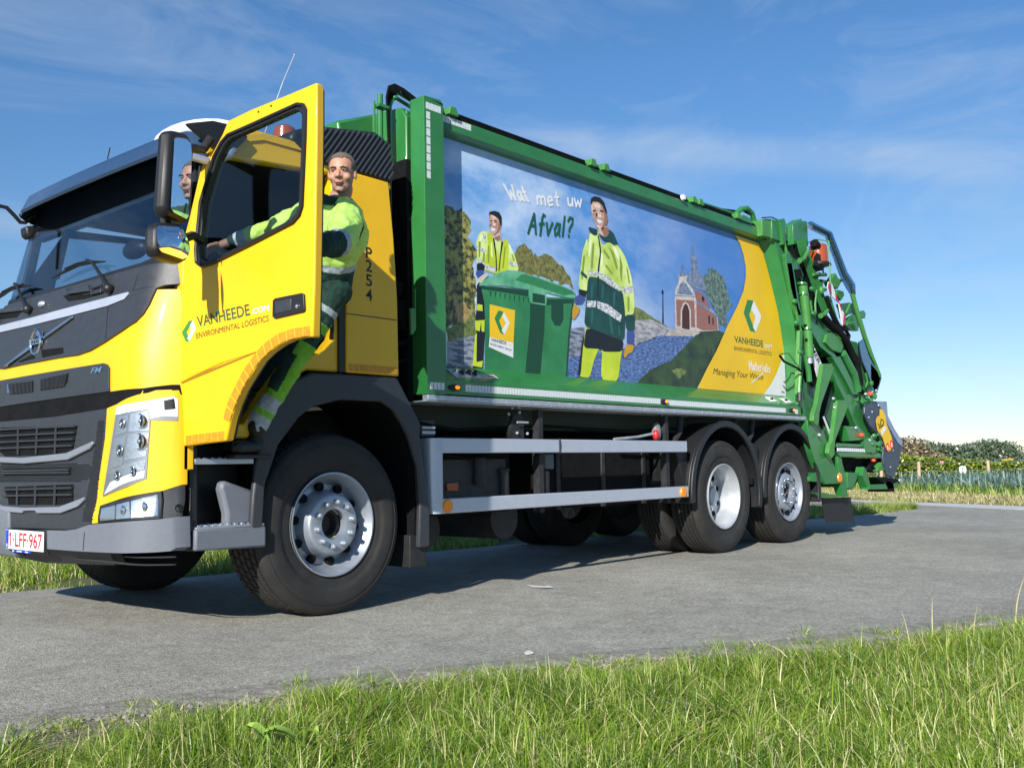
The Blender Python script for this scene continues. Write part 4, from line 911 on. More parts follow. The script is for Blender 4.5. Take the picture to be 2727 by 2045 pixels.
BANDP = pmat('print_silver_band', (.30,.32,.34), (.72,.74,.76), 40, pos=(.45,.55))
SKINP = pmat('print_skin', (.44,.25,.17), (.74,.52,.42), 14, pos=(.4,.62))
HAIRP = mat('print_hair', (.012,.010,.010), .5)
BING = pmat('print_bin_green', (.012,.14,.04), (.04,.26,.09), 2.5, pos=(.3,.7))
BIND = mat('print_bin_dark', (.006,.055,.022), .42)
BINL = pmat('print_bin_lid', (.05,.30,.14), (.20,.52,.32), 8)
GLOV = mat('print_glove', (.55,.30,.02), .5); GLOB = mat('print_glove_blue', (.05,.08,.28), .5)
F('bank_print', [(1.055,1.784),(1.173,1.861),(1.335,1.945),(1.347,1.766),(1.053,1.68)], HILL, .001, .01)
motif(('printed_tree', 'printed tall tree at the front edge of the picture'))
F('tree_print', [(1.039,2.643),(1.109,2.656),(1.156,2.631),(1.204,2.663),(1.235,2.623),(1.291,2.605),(1.306,2.521),(1.264,2.446),(1.344,2.413),(1.359,2.347),(1.308,2.248),(1.346,2.094),(1.343,1.969),(1.269,1.882),(1.157,1.838),(1.055,1.773),(1.025,1.77)], TREEP, .0012, .018, .025, 3)
F('autumn_bush_print', [(1.144,1.969),(1.207,1.999),(1.262,1.971),(1.293,1.918),(1.252,1.858),(1.173,1.845),(1.142,1.892)], AUTP, .0014, .01)
motif(('printed_wall', None))
F('wall_print', [(1.054,1.697),(1.186,1.741),(1.347,1.766),(1.343,1.563),(1.051,1.533)], WALLP, .0016)
motif(('printed_bush', None))
F('bush_print', [(1.752,2.287),(1.774,2.463),(1.866,2.502),(1.958,2.492),(1.994,2.449),(2.089,2.444),(2.147,2.465),(2.224,2.439),(2.323,2.429),(2.382,2.386),(2.46,2.308),(2.479,2.253)], BUSHP, .0012, .02, .03, 5)
motif(('printed_landscape', None))
F('hill_print', [(3.274,2.158),(3.365,2.187),(3.455,2.171),(3.875,2.062),(3.334,2.011),(3.268,2.03)], HILL, .0012, .012, .04, 6)
F('stone_wall_print', [(3.269,2.062),(3.59,2.107),(3.899,2.051),(3.822,1.991),(3.326,1.864),(3.259,1.852)], WALR, .0016)
F('low_wall_print', [(2.416,1.916),(2.613,1.947),(2.625,1.711),(2.397,1.682)], WALLP, .0016)
F('path_print', [(3.326,1.851),(3.822,1.991),(3.899,2.051),(4.388,2.075),(4.441,2.059),(4.332,2.022),(3.677,1.965)], PATH, .0018, .006)
F('cobbled_road_print', [(2.383,1.569),(2.407,1.683),(2.604,1.716),(3.162,1.817),(3.33,1.871)]+[(3.315,1.85),(3.725,1.975),(4.332,2.022),(4.222,1.943),(4.011,1.832),(3.661,1.676),(3.334,1.573),(2.823,1.551)], COB, .0020)
F('grass_print', [(3.323,1.566),(3.473,1.638),(3.908,1.771),(4.116,1.894),(4.278,2.003),(4.469,2.083),(4.664,2.119),(4.891,2.107),(4.765,1.944),(4.527,1.715),(4.302,1.557),(3.703,1.567)], GRSP, .0022, .006)
F('lawn_patch_print', [(3.902,1.677),(4.054,1.713),(4.154,1.679),(4.024,1.631)], HILL, .0024, .008)
# chapel
motif(('printed_tree', 'printed blue green tree behind the chapel'))
F('tree_print', [(4.53,2.591),(4.605,2.687),(4.692,2.736),(4.788,2.684),(4.902,2.67),(4.955,2.603),(5.005,2.477),(5.059,2.409),(4.964,2.311),(4.925,2.175),(4.779,2.147),(4.759,2.275),(4.626,2.375),(4.522,2.477)], pmat('print_blue_tree', (.03,.07,.06), (.20,.28,.22), 24, pos=(.4,.62)), .0016, .02, .03, 9)
motif(('printed_chapel', None))
F('chapel_print', [(3.992,2.364),(4.355,2.393),(4.417,2.323),(4.622,2.317),(4.758,2.26),(4.777,2.118),(4.388,2.071),(3.986,2.059)], STON, .0026)
F('chapel_brick_print', [(4.015,2.333),(4.332,2.358),(4.337,2.105),(4.013,2.089)], BRICK, .0028)
F('chapel_nave_print', [(4.36,2.471),(4.519,2.434),(4.61,2.345),(4.621,2.303),(4.744,2.251),(4.763,2.119),(4.47,2.09),(4.364,2.108),(4.373,2.346)], BRICK, .0028)
F('chapel_gable_print', [(3.993,2.385),(4.021,2.443),(4.062,2.489),(4.078,2.546),(4.053,2.549),(4.146,2.617),(4.235,2.58),(4.205,2.521),(4.307,2.478),(4.355,2.397),(4.005,2.373)], STON, .0030)
F('chapel_gable_print', [(4.031,2.387),(4.087,2.478),(4.14,2.513),(4.204,2.5),(4.253,2.458),(4.329,2.404)], SLATE, .0031)
F('chapel_turret_print', [(4.071,2.552),(4.139,2.623),(4.224,2.579)], SLATE, .0032)
F('chapel_cross_print', [(4.131,2.615),(4.132,2.643),(4.114,2.64),(4.115,2.65),(4.133,2.652),(4.134,2.675),(4.15,2.677),(4.149,2.655),(4.167,2.657),(4.166,2.647),(4.148,2.645),(4.146,2.617)], SLATE, .0032)
F('chapel_roof_print', [(4.221,2.565),(4.263,2.619),(4.345,2.651),(4.425,2.655),(4.504,2.617),(4.54,2.536),(4.582,2.47),(4.387,2.481),(4.307,2.478),(4.257,2.514)], SLATE, .0030)
F('chapel_spire_print', [(4.297,2.652),(4.302,2.729),(4.284,2.741),(4.322,2.796),(4.327,2.874),(4.317,2.889),(4.338,2.892),(4.349,2.807),(4.406,2.773),(4.408,2.717),(4.425,2.655),(4.345,2.651)], SLATE, .0032)
F('chapel_eaves_print', [(4.367,2.367),(4.513,2.341),(4.621,2.303),(4.758,2.26),(4.757,2.246),(4.614,2.281),(4.511,2.312),(4.373,2.339)], SLATE, .0034)
F('chapel_arch_print', [(4.076,2.074),(4.086,2.245),(4.128,2.305),(4.173,2.331),(4.224,2.316),(4.268,2.265),(4.261,2.078)], STON, .0034)
F('chapel_door_print', [(4.101,2.076),(4.111,2.234),(4.145,2.293),(4.177,2.313),(4.212,2.301),(4.241,2.248),(4.235,2.075)], mat('print_door', (.07,.02,.015), .5), .0036)
for p in [[(4.471,2.4),(4.491,2.423),(4.523,2.406),(4.516,2.374),(4.483,2.37)],[(4.584,2.242),(4.612,2.248),(4.612,2.167),(4.584,2.164)],[(4.658,2.228),(4.68,2.233),(4.681,2.166),(4.659,2.164)]]: F('chapel_window_print', p, BLKP, .0038)
motif(('printed_lamp_post', None))
F('lamp_post_print', [(3.769,2.085),(3.789,2.358),(3.768,2.364),(3.787,2.397),(3.796,2.399),(3.812,2.37),(3.799,2.359),(3.794,2.088)], BLKP, .0026)
# left worker
motif(('printed_worker', 'printed worker in a lime vest behind the bin'))
F('trousers_print', [(1.355,2.141),(1.447,2.164),(1.433,1.796),(1.409,1.59),(1.4,1.569),(1.298,1.569),(1.312,1.662),(1.345,1.811),(1.336,1.878),(1.352,1.981)], BLKP, .003)
for p in [[(1.352,1.976),(1.36,1.993),(1.409,1.993),(1.413,1.948),(1.351,1.947)],[(1.336,1.872),(1.432,1.887),(1.427,1.801),(1.397,1.802),(1.395,1.867),(1.377,1.8),(1.335,1.804)],[(1.309,1.639),(1.298,1.588),(1.396,1.583),(1.406,1.618),(1.34,1.608),(1.348,1.788),(1.328,1.764)]]: F('trouser_band_print', p, HV2, .0034)
F('jacket_print', [(1.354,2.266),(1.363,2.37),(1.353,2.438),(1.396,2.514),(1.43,2.531),(1.514,2.533),(1.608,2.49),(1.704,2.494),(1.773,2.409),(1.82,2.296),(1.698,2.256),(1.558,2.237),(1.44,2.244)], HV, .0032)
F('vest_print', [(1.472,2.526),(1.514,2.533),(1.539,2.502),(1.571,2.402),(1.596,2.359),(1.634,2.494),(1.678,2.513),(1.704,2.494),(1.698,2.279),(1.593,2.235),(1.432,2.243),(1.45,2.337),(1.478,2.434)], HV2, .0036)
F('vest_edge_print', [(1.53,2.501),(1.551,2.493),(1.57,2.367),(1.573,2.262),(1.559,2.248),(1.558,2.365)], BLKP, .0038)
F('vest_edge_print', [(1.625,2.493),(1.647,2.485),(1.617,2.374),(1.597,2.254),(1.586,2.264),(1.605,2.372)], BLKP, .0038)
for p in [[(1.361,2.407),(1.452,2.401),(1.448,2.378),(1.36,2.381)],[(1.367,2.319),(1.442,2.313),(1.441,2.284),(1.362,2.292)],[(1.709,2.346),(1.78,2.35),(1.798,2.329),(1.708,2.316)],[(1.449,2.291),(1.559,2.283),(1.552,2.245),(1.44,2.253)],[(1.421,2.518),(1.45,2.523),(1.462,2.455),(1.445,2.446)]]: F('band_print', p, BANDP, .004)
F('cuff_print', [(1.358,2.284),(1.408,2.297),(1.444,2.279),(1.432,2.243),(1.357,2.232)], BLKP, .0042)
F('glove_print', [(1.349,2.231),(1.407,2.245),(1.431,2.231),(1.422,2.178),(1.372,2.171),(1.343,2.202)], GLOB, .0062)
F('glove_print', [(1.364,2.176),(1.44,2.226),(1.481,2.22),(1.43,2.179),(1.396,2.146),(1.364,2.153)], mat('print_glove_pale', (.62,.56,.40), .5), .0064)
F('neck_print', [(1.514,2.533),(1.61,2.573),(1.62,2.492),(1.581,2.48),(1.53,2.499)], SKINP, .0044)
F('face_print', [(1.496,2.653),(1.509,2.667),(1.586,2.681),(1.621,2.664),(1.63,2.624),(1.619,2.586),(1.6,2.548),(1.556,2.517),(1.517,2.516),(1.501,2.555),(1.505,2.579),(1.494,2.6)], SKINP, .0046)
F('hair_print', [(1.493,2.653),(1.497,2.683),(1.552,2.702),(1.604,2.7),(1.631,2.672),(1.63,2.612),(1.615,2.6),(1.603,2.643),(1.577,2.656),(1.534,2.666),(1.507,2.666)], HAIRP, .0048)
for p in [[(1.502,2.619),(1.527,2.629),(1.53,2.62),(1.506,2.612)],[(1.547,2.631),(1.575,2.631),(1.574,2.621),(1.547,2.621)],[(1.505,2.596),(1.495,2.577),(1.512,2.577)]]: F('brow_print', p, HAIRP, .0049)
F('smile_print', [(1.511,2.566),(1.546,2.574),(1.566,2.568),(1.54,2.545),(1.514,2.545)], WHT, .0050)
DSK = mat('print_skin_shade', (.30,.15,.10), .5); LSK = mat('print_skin_light', (.80,.60,.50), .5); DHV = mat('print_hivis_shade', (.24,.34,.03), .5); LHV = mat('print_hivis_light', (.85,.93,.55), .5)
for p in [[(1.603,2.661),(1.624,2.647),(1.622,2.599),(1.6,2.55),(1.556,2.519),(1.531,2.519),(1.569,2.543),(1.591,2.582),(1.599,2.624)],[(1.519,2.614),(1.527,2.594),(1.508,2.584)],[(1.532,2.583),(1.567,2.582),(1.57,2.576),(1.536,2.577)],[(1.544,2.501),(1.609,2.532),(1.613,2.503),(1.581,2.481)]]: F('x', p, DSK, .00465)
for p in [[(1.531,2.665),(1.569,2.665),(1.572,2.649),(1.534,2.645)],[(1.533,2.607),(1.567,2.608),(1.56,2.588),(1.536,2.589)]]: F('x', p, LSK, .00466)
for p in [[(1.378,2.442),(1.403,2.457),(1.392,2.34),(1.379,2.327)],[(1.426,2.38),(1.446,2.372),(1.435,2.301),(1.418,2.31)],[(1.721,2.461),(1.738,2.428),(1.772,2.361),(1.75,2.364)],[(1.659,2.463),(1.671,2.453),(1.646,2.296),(1.628,2.281)],[(1.478,2.434),(1.495,2.437),(1.488,2.297),(1.472,2.317)]]: F('x', p, DHV, .0041)
for p in [[(1.396,2.49),(1.426,2.507),(1.421,2.46),(1.391,2.444)],[(1.704,2.482),(1.725,2.473),(1.755,2.406),(1.73,2.415)],[(1.509,2.463),(1.523,2.459),(1.527,2.349),(1.51,2.358)]]: F('x', p, LHV, .0042)
# wheelie bin
motif(('printed_bin', None))
F('bin_print', [(1.4,2.106),(1.929,2.118),(2.486,2.164),(2.413,1.847),(2.373,1.571),(1.821,1.559),(1.421,1.559),(1.434,1.819),(1.427,2.012)], BING, .0052)
F('bin_side_print', [(1.937,2.094),(2.48,2.16),(2.413,1.847),(2.369,1.57),(1.866,1.556),(1.932,1.925)], BIND, .0054)
F('bin_side_print', [(2.115,2.066),(2.454,2.122),(2.393,1.845),(2.353,1.573),(2.042,1.563),(2.1,1.881)], BING, .0055)
F('bin_panel_print', [(2.194,2.112),(2.342,2.129),(2.337,1.978),(2.295,1.924),(2.226,1.923),(2.185,1.975)], BIND, .0058)
F('bin_lid_print', [(1.374,2.126),(1.388,2.151),(1.472,2.196),(1.576,2.245),(1.699,2.285),(1.806,2.292),(1.989,2.277),(2.179,2.265),(2.377,2.24),(2.502,2.211),(2.496,2.166),(2.333,2.159),(1.986,2.173),(1.93,2.166),(1.625,2.158)], BINL, .0058)
F('bin_lid_print', [(1.768,2.217),(1.841,2.269),(1.878,2.28),(2.457,2.225),(2.498,2.198),(2.334,2.172),(1.987,2.203)], BING, .0060)
F('bin_rim_print', [(1.374,2.12),(1.625,2.146),(1.93,2.16),(1.938,2.113),(1.624,2.111),(1.404,2.107)], BIND, .0059)
b = M()
for k in range(9):
    p = [(1.49,2.1),(1.504,2.102),(1.493,2.054),(1.91,2.103),(1.924,2.103),(1.912,2.048)]
    t = k/8; b.flat([(p[0][0]+(p[3][0]-p[0][0])*t, p[0][1]+(p[3][1]-p[0][1])*t), (p[1][0]+(p[4][0]-p[1][0])*t, p[1][1]+(p[4][1]-p[1][1])*t), (p[2][0]+(p[5][0]-p[2][0])*t, p[2][1]+(p[5][1]-p[2][1])*t)], frG, .0062)
b.build('bin_rib_print', BIND, picture, smooth=False)
F('bin_hinge_print', [(1.921,2.165),(1.958,2.182),(2.119,2.177),(2.136,2.117),(2.125,2.067),(1.945,2.065),(1.919,2.104)], BINL, .0062)
F('bin_hinge_print', [(1.966,2.146),(2.114,2.146),(2.115,2.078),(1.964,2.076)], BIND, .0064)
F('bin_label_print', [(1.485,2.005),(1.762,1.991),(1.737,1.747),(1.479,1.768)], GOLD, .0060)
F('bin_label_print', [(1.479,1.768),(1.737,1.747),(1.731,1.649),(1.468,1.696)], WHT, .0061)
F('bin_logo_print', [(1.533,1.909),(1.578,1.971),(1.634,1.966),(1.584,1.897),(1.637,1.797),(1.591,1.81)], GR2, .0063)
F('bin_logo_print', [(1.634,1.966),(1.702,1.891),(1.637,1.797),(1.608,1.829),(1.658,1.886),(1.62,1.929)], WHT, .0064)
text('bin_lettering', 'VANHEEDE', *[(1.492,1.738),(1.658,1.725),(1.493,1.764)], frG, .0065, KINK, picture, bold=.02)
text('bin_lettering', '.COM', *[(1.663,1.724),(1.71,1.72),(1.663,1.738)], frG, .0065, GOLD, picture)
text('bin_lettering', 'ENVIRONMENT GROUP', *[(1.485,1.712),(1.714,1.681),(1.485,1.728)], frG, .0065, KINK, picture, bold=.01)
# right worker
motif(('printed_worker', 'printed worker in a long dark green and lime coat'))
F('trousers_print', [(2.624,1.955),(3.153,1.883),(3.118,1.773),(3.058,1.572),(2.813,1.575),(2.843,1.779),(2.8,1.789),(2.731,1.693),(2.662,1.579),(2.512,1.583),(2.563,1.732),(2.598,1.824)], HV2, .0066)
F('trousers_print', [(2.635,1.956),(3.154,1.89),(3.125,1.784),(2.865,1.765),(2.832,1.785),(2.585,1.774)], BLKP, .0068)
F('trousers_edge_print', [(2.585,1.861),(2.599,1.863),(2.548,1.604),(2.52,1.577),(2.512,1.602)], BLKP, .0069)
F('sleeve_print', [(2.674,2.689),(2.605,2.56),(2.572,2.4),(2.543,2.293),(2.562,2.244),(2.667,2.244),(2.695,2.391),(2.702,2.575)], HV, .0064)
F('sleeve_print', [(3.109,2.692),(3.211,2.612),(3.287,2.471),(3.324,2.338),(3.337,2.201),(3.306,2.115),(3.175,2.088),(3.152,2.208),(3.118,2.367)], HV, .0067)
F('coat_print', [(2.708,2.734),(2.819,2.779),(2.859,2.679),(2.903,2.659),(2.96,2.695),(3.109,2.699),(3.173,2.551),(3.188,2.376),(3.189,2.144),(3.165,1.878),(2.893,1.914),(2.603,1.953),(2.631,2.123),(2.659,2.308),(2.657,2.516)], HV, .0068)
F('coat_lower_print', [(2.672,2.368),(2.824,2.375),(3.115,2.305),(3.161,2.304),(3.188,2.117),(3.165,1.878),(2.893,1.914),(2.603,1.955),(2.631,2.123)], NAVY, .0070)
F('collar_print', [(2.688,2.779),(2.819,2.779),(2.817,2.732),(2.773,2.718),(2.713,2.735)], NAVY, .0072)
F('collar_print', [(2.966,2.811),(3.044,2.79),(3.114,2.7),(3.051,2.68),(2.983,2.699),(2.904,2.7),(2.861,2.72),(2.829,2.754),(2.884,2.75)], NAVY, .0071)
F('zip_print', [(2.817,2.732),(2.835,2.735),(2.867,2.6),(2.832,2.462),(2.804,2.208),(2.791,2.206),(2.805,2.445),(2.847,2.597)], BLKP, .0073)
for p in [[(2.683,2.418),(2.826,2.424),(2.82,2.388),(2.673,2.381)],[(2.826,2.422),(2.959,2.407),(3.116,2.332),(3.11,2.298),(2.945,2.338),(2.825,2.382)],[(2.654,2.167),(2.772,2.178),(2.77,2.125),(2.645,2.109)],[(2.783,2.179),(2.949,2.165),(3.133,2.098),(3.114,2.035),(2.923,2.089),(2.787,2.121)],[(3.144,2.34),(3.318,2.367),(3.318,2.312),(3.149,2.286)]]: F('band_print', p, BANDP, .0074)
F('sleeve_band_print', [(2.585,2.404),(2.661,2.367),(2.66,2.341),(2.571,2.374)], NAVY, .0074)
F('cuff_print', [(2.541,2.248),(2.667,2.244),(2.623,2.193),(2.549,2.191)], BLKP, .0070)
F('cuff_print', [(3.187,2.103),(3.33,2.125),(3.324,1.994),(3.275,1.975),(3.193,1.982)], NAVY, .0072)
F('glove_print', [(2.497,2.178),(2.55,2.204),(2.633,2.188),(2.578,2.13),(2.484,2.12)], GLOB, .0072)
F('glove_print', [(2.474,2.118),(2.556,2.095),(2.533,2.048),(2.469,1.991),(2.445,2.007),(2.456,2.078)], GLOV, .0072)
F('glove_print', [(3.204,1.976),(3.321,1.982),(3.305,1.855),(3.199,1.853)], GLOB, .0072)
F('glove_print', [(3.192,1.853),(3.31,1.856),(3.278,1.792),(3.219,1.778),(3.17,1.736),(3.147,1.748),(3.166,1.817)], GLOV, .0073)
F('neck_print', [(2.825,2.807),(2.96,2.83),(2.975,2.765),(2.928,2.731),(2.84,2.743)], SKINP, .0074)
F('face_print', [(2.736,2.99),(2.774,3.011),(2.895,3.014),(2.95,2.964),(2.955,2.924),(2.971,2.886),(2.942,2.841),(2.897,2.795),(2.846,2.784),(2.794,2.815),(2.757,2.875),(2.737,2.924)], SKINP, .0076)
F('hair_print', [(2.728,2.962),(2.737,3.024),(2.786,3.053),(2.864,3.058),(2.919,3.032),(2.956,2.965),(2.955,2.931),(2.933,2.947),(2.895,2.994),(2.84,3.013),(2.762,3.002),(2.739,2.971)], HAIRP, .0078)
for p in [[(2.759,2.928),(2.793,2.94),(2.799,2.928),(2.763,2.916)],[(2.853,2.948),(2.906,2.953),(2.91,2.937),(2.857,2.936)],[(2.803,2.923),(2.829,2.901),(2.801,2.883)]]: F('brow_print', p, HAIRP, .0079)
F('smile_print', [(2.812,2.869),(2.867,2.868),(2.9,2.858),(2.848,2.831),(2.817,2.843)], WHT, .0080)
for p in [[(2.9,3.006),(2.947,2.963),(2.971,2.886),(2.942,2.838),(2.897,2.795),(2.864,2.787),(2.901,2.834),(2.922,2.891),(2.906,2.949)],[(2.803,2.92),(2.819,2.886),(2.788,2.874)],[(2.801,2.872),(2.881,2.876),(2.898,2.865),(2.805,2.866)],[(2.855,2.796),(2.973,2.827),(2.979,2.766),(2.919,2.732)],[(2.754,2.901),(2.78,2.9),(2.775,2.889),(2.758,2.888)]]: F('x', p, DSK, .00765)
for p in [[(2.775,2.991),(2.861,2.998),(2.871,2.969),(2.782,2.957)],[(2.825,2.914),(2.878,2.913),(2.872,2.885),(2.828,2.885)],[(2.803,2.814),(2.856,2.815),(2.846,2.797),(2.811,2.799)]]: F('x', p, LSK, .00766)
for p in [[(2.744,2.661),(2.77,2.652),(2.739,2.436),(2.709,2.432)],[(2.902,2.632),(2.989,2.565),(2.965,2.548),(2.891,2.604)],[(2.97,2.657),(3.042,2.627),(3.1,2.5),(3.076,2.47),(3.013,2.596)],[(2.93,2.503),(3.029,2.436),(3.005,2.426),(2.907,2.486)],[(3.129,2.613),(3.171,2.524),(3.146,2.37),(3.121,2.449)],[(2.615,2.536),(2.64,2.527),(2.598,2.326),(2.578,2.336)],[(3.219,2.53),(3.246,2.507),(3.273,2.38),(3.25,2.384)],[(3.225,2.271),(3.258,2.261),(3.252,2.137),(3.224,2.134)]]: F('x', p, DHV, .00735)
for p in [[(2.86,2.599),(2.89,2.577),(2.872,2.468),(2.851,2.478)],[(3.016,2.677),(3.085,2.661),(3.126,2.558),(3.09,2.58)],[(2.706,2.681),(2.736,2.673),(2.704,2.523),(2.683,2.533)],[(3.247,2.521),(3.291,2.444),(3.297,2.383),(3.268,2.469)]]: F('x', p, LHV, .00736)
BLU = mat('print_dark_green_light', (.02,.12,.10), .5)
for p in [[(2.713,2.315),(2.739,2.312),(2.725,2.186),(2.699,2.189)],[(2.867,2.334),(2.888,2.324),(2.874,2.203),(2.848,2.2)],[(3.022,2.287),(3.054,2.278),(3.034,2.154),(3.007,2.165)],[(2.705,2.105),(2.737,2.102),(2.721,1.977),(2.691,1.98)],[(2.945,2.078),(2.98,2.068),(3.01,1.925),(2.974,1.921)],[(3.078,2.011),(3.101,2.007),(3.106,1.92),(3.083,1.918)]]: F('x', p, BLU, .00725)
# yellow sweep and its corner
motif(('yellow_sweep', None))
F('yellow_sweep_print', [(5.158,3.14),(5.658,3.117),(5.736,3.064),(5.88,2.801),(6.052,2.425),(6.142,2.068),(6.155,2.013),(6.095,1.921),(5.962,1.771),(5.817,1.655),(5.654,1.55),(4.329,1.563),(4.529,1.743),(4.706,1.911),(4.955,2.193),(5.148,2.389),(5.299,2.572),(5.356,2.716),(5.364,2.823),(5.327,2.939),(5.258,3.05)], GOLD, .0090)
motif(('white_corner', None))
F('corner_print', [(6.156,2.021),(6.178,1.879),(6.158,1.542),(5.644,1.545),(5.817,1.655),(5.962,1.771),(6.095,1.921)], WHT, .0086)
motif(('printed_logo', None))
F('logo_print', [(5.281,2.344),(5.369,2.485),(5.502,2.493),(5.395,2.333),(5.518,2.166),(5.407,2.168)], GR2, .0100)
F('logo_print', [(5.502,2.493),(5.658,2.35),(5.635,2.304),(5.518,2.166),(5.468,2.219),(5.53,2.324),(5.441,2.399)], WHT, .0102)
text('sweep_lettering', 'VANHEEDE', *[(5.07,2.023),(5.677,2.023),(5.066,2.093)], frG, .0102, GINK, picture, bold=.015)
text('sweep_lettering', '.COM', *[(5.693,2.023),(5.866,2.027),(5.693,2.06)], frG, .0102, WHT, picture, bold=.03)
text('sweep_lettering', 'ENVIRONMENTAL LOGISTICS', *[(5.055,1.945),(5.859,1.947),(5.058,1.985)], frG, .0102, KINK, picture)
text('sweep_lettering', 'Managing Your Waste', *[(4.625,1.662),(5.647,1.664),(4.639,1.743)], frG, .0102, KINK, picture, shear=.12)
strokes('strike_print', [[(5.391,1.64),(5.645,1.75)]], .012, frG, .0108, WHT, picture)
# brush lettering built stroke by stroke
GL = {'W': [[(0,1),(.25,0),(.5,.6),(.72,0),(1,1)]], 'a': [[(.85,.55),(.4,.62),(.1,.3),(.3,0),(.7,.15),(.85,.6),(.85,.1),(1,0)]], 't': [[(.45,1),(.45,.1),(.7,0)], [(.1,.62),(.85,.66)]],
 'm': [[(.0,0),(.05,.6),(.05,.42),(.3,.62),(.45,.5),(.45,0)], [(.45,.45),(.7,.62),(.9,.5),(.95,0)]], 'e': [[(.1,.32),(.85,.36),(.7,.62),(.3,.6),(.08,.3),(.35,0),(.85,.08)]], 'u': [[(.05,.6),(.12,.1),(.4,0),(.8,.2),(.85,.6),(.88,0)]],
 'w': [[(.0,.6),(.2,0),(.5,.45),(.75,0),(1,.6)]], 'A': [[(0,0),(.45,1),(.95,0)], [(.15,.38),(.8,.42)]], 'f': [[(.85,.95),(.55,1),(.42,.8),(.42,-.05)], [(.1,.5),(.8,.55)]], 'v': [[(0,.6),(.4,0),(.9,.62)]],
 'l': [[(.4,1.02),(.45,0)]], '?': [[(.05,.8),(.3,1),(.75,.95),(.8,.7),(.45,.42),(.42,.25)], [(.42,.06),(.44,.0)]], 'M': [[(0,0),(.12,1),(.5,.3),(.85,1),(1,0)]], 'r': [[(.15,0),(.15,.6),(.2,.4),(.5,.62),(.8,.55)]],
 'i': [[(.4,.6),(.42,0)], [(.42,.85),(.43,.9)]], 's': [[(.8,.55),(.4,.62),(.2,.45),(.7,.25),(.6,.02),(.1,.05)]], ' ': []}
def brush(name, word, bl, br, tl, wd, off, m, wid=None):
    ws = {'l': .5, 'i': .5, 't': .75, ' ': .7, 'f': .8, 'm': 1.25, 'w': 1.1, 'W': 1.35, 'M': 1.3, 'A': 1.1, 'r': .8}
    tot = sum(ws.get(c, .9)+.22 for c in word); x = 0; L = []
    for c in word:
        k = ws.get(c, .9)
        for s_ in GL[c]:
            L.append([(bl[0]+(br[0]-bl[0])*(x+p[0]*k)/tot+(tl[0]-bl[0])*p[1], bl[1]+(br[1]-bl[1])*(x+p[0]*k)/tot+(tl[1]-bl[1])*p[1]) for p in s_])
        x += k+.22
    strokes(name, L, wd, frG, off, m, picture)
brush('brush_lettering', 'Wat', *[(1.727,2.821),(1.978,2.85),(1.662,2.922)], .020, .0030, WHT)
brush('brush_lettering', 'met', *[(2.053,2.845),(2.349,2.885),(2.038,2.953)], .020, .0030, WHT)
brush('brush_lettering', 'uw', *[(2.431,2.906),(2.63,2.933),(2.428,3.009)], .020, .0030, WHT)
brush('brush_lettering', 'Afval?', *[(1.933,2.598),(2.498,2.663),(1.966,2.757)], .024, .0030, GINK)
brush('brush_lettering', 'Materials', *[(5.355,1.773),(5.827,1.766),(5.346,1.858)], .015, .0106, WHT)
strokes('small_print', [[(6.055,1.583),(6.127,1.579)], [(6.054,1.574),(6.126,1.569)]], .006, frG, .0092, KINK, picture)

motifs_done()
# ---------------------------------------------------------------- rear post
bm = bmesh.new()
i_ = [(5.672,3.145),(5.736,3.064),(5.88,2.80),(6.052,2.425),(6.142,2.068),(6.178,1.879),(6.166,1.534)]
o_ = [(5.72,3.15),(5.79,3.147),(5.999,2.706),(6.168,2.348),(6.19,2.1),(6.187,1.669),(6.248,1.425)]
e_ = [(5.95,3.15),(5.97,3.126),(6.139,2.773),(6.22,2.35),(6.25,2.1),(6.28,1.7),(6.36,1.30)]
A = [bm.verts.new((a, .128, c)) for a, c in i_]; B = [bm.verts.new((a, 0, c)) for a, c in o_]; C_ = [bm.verts.new((a, 0, c)) for a, c in e_]; D_ = [bm.verts.new((a, .3, c)) for a, c in e_]
for P_, Q_ in ((A, B), (B, C_), (C_, D_)):
    for i in range(6): bm.faces.new((P_[i], P_[i+1], Q_[i+1], Q_[i]))
bm.faces.new((A[0], B[0], C_[0], D_[0])); bm.faces.new((D_[-1], C_[-1], B[-1], A[-1]))
bmesh.ops.recalc_face_normals(bm, faces=bm.faces)
me = bpy.data.meshes.new('rear_post'); bm.to_mesh(me); bm.free(); link('rear_post', me, GRN, truck, .003, ang=20)

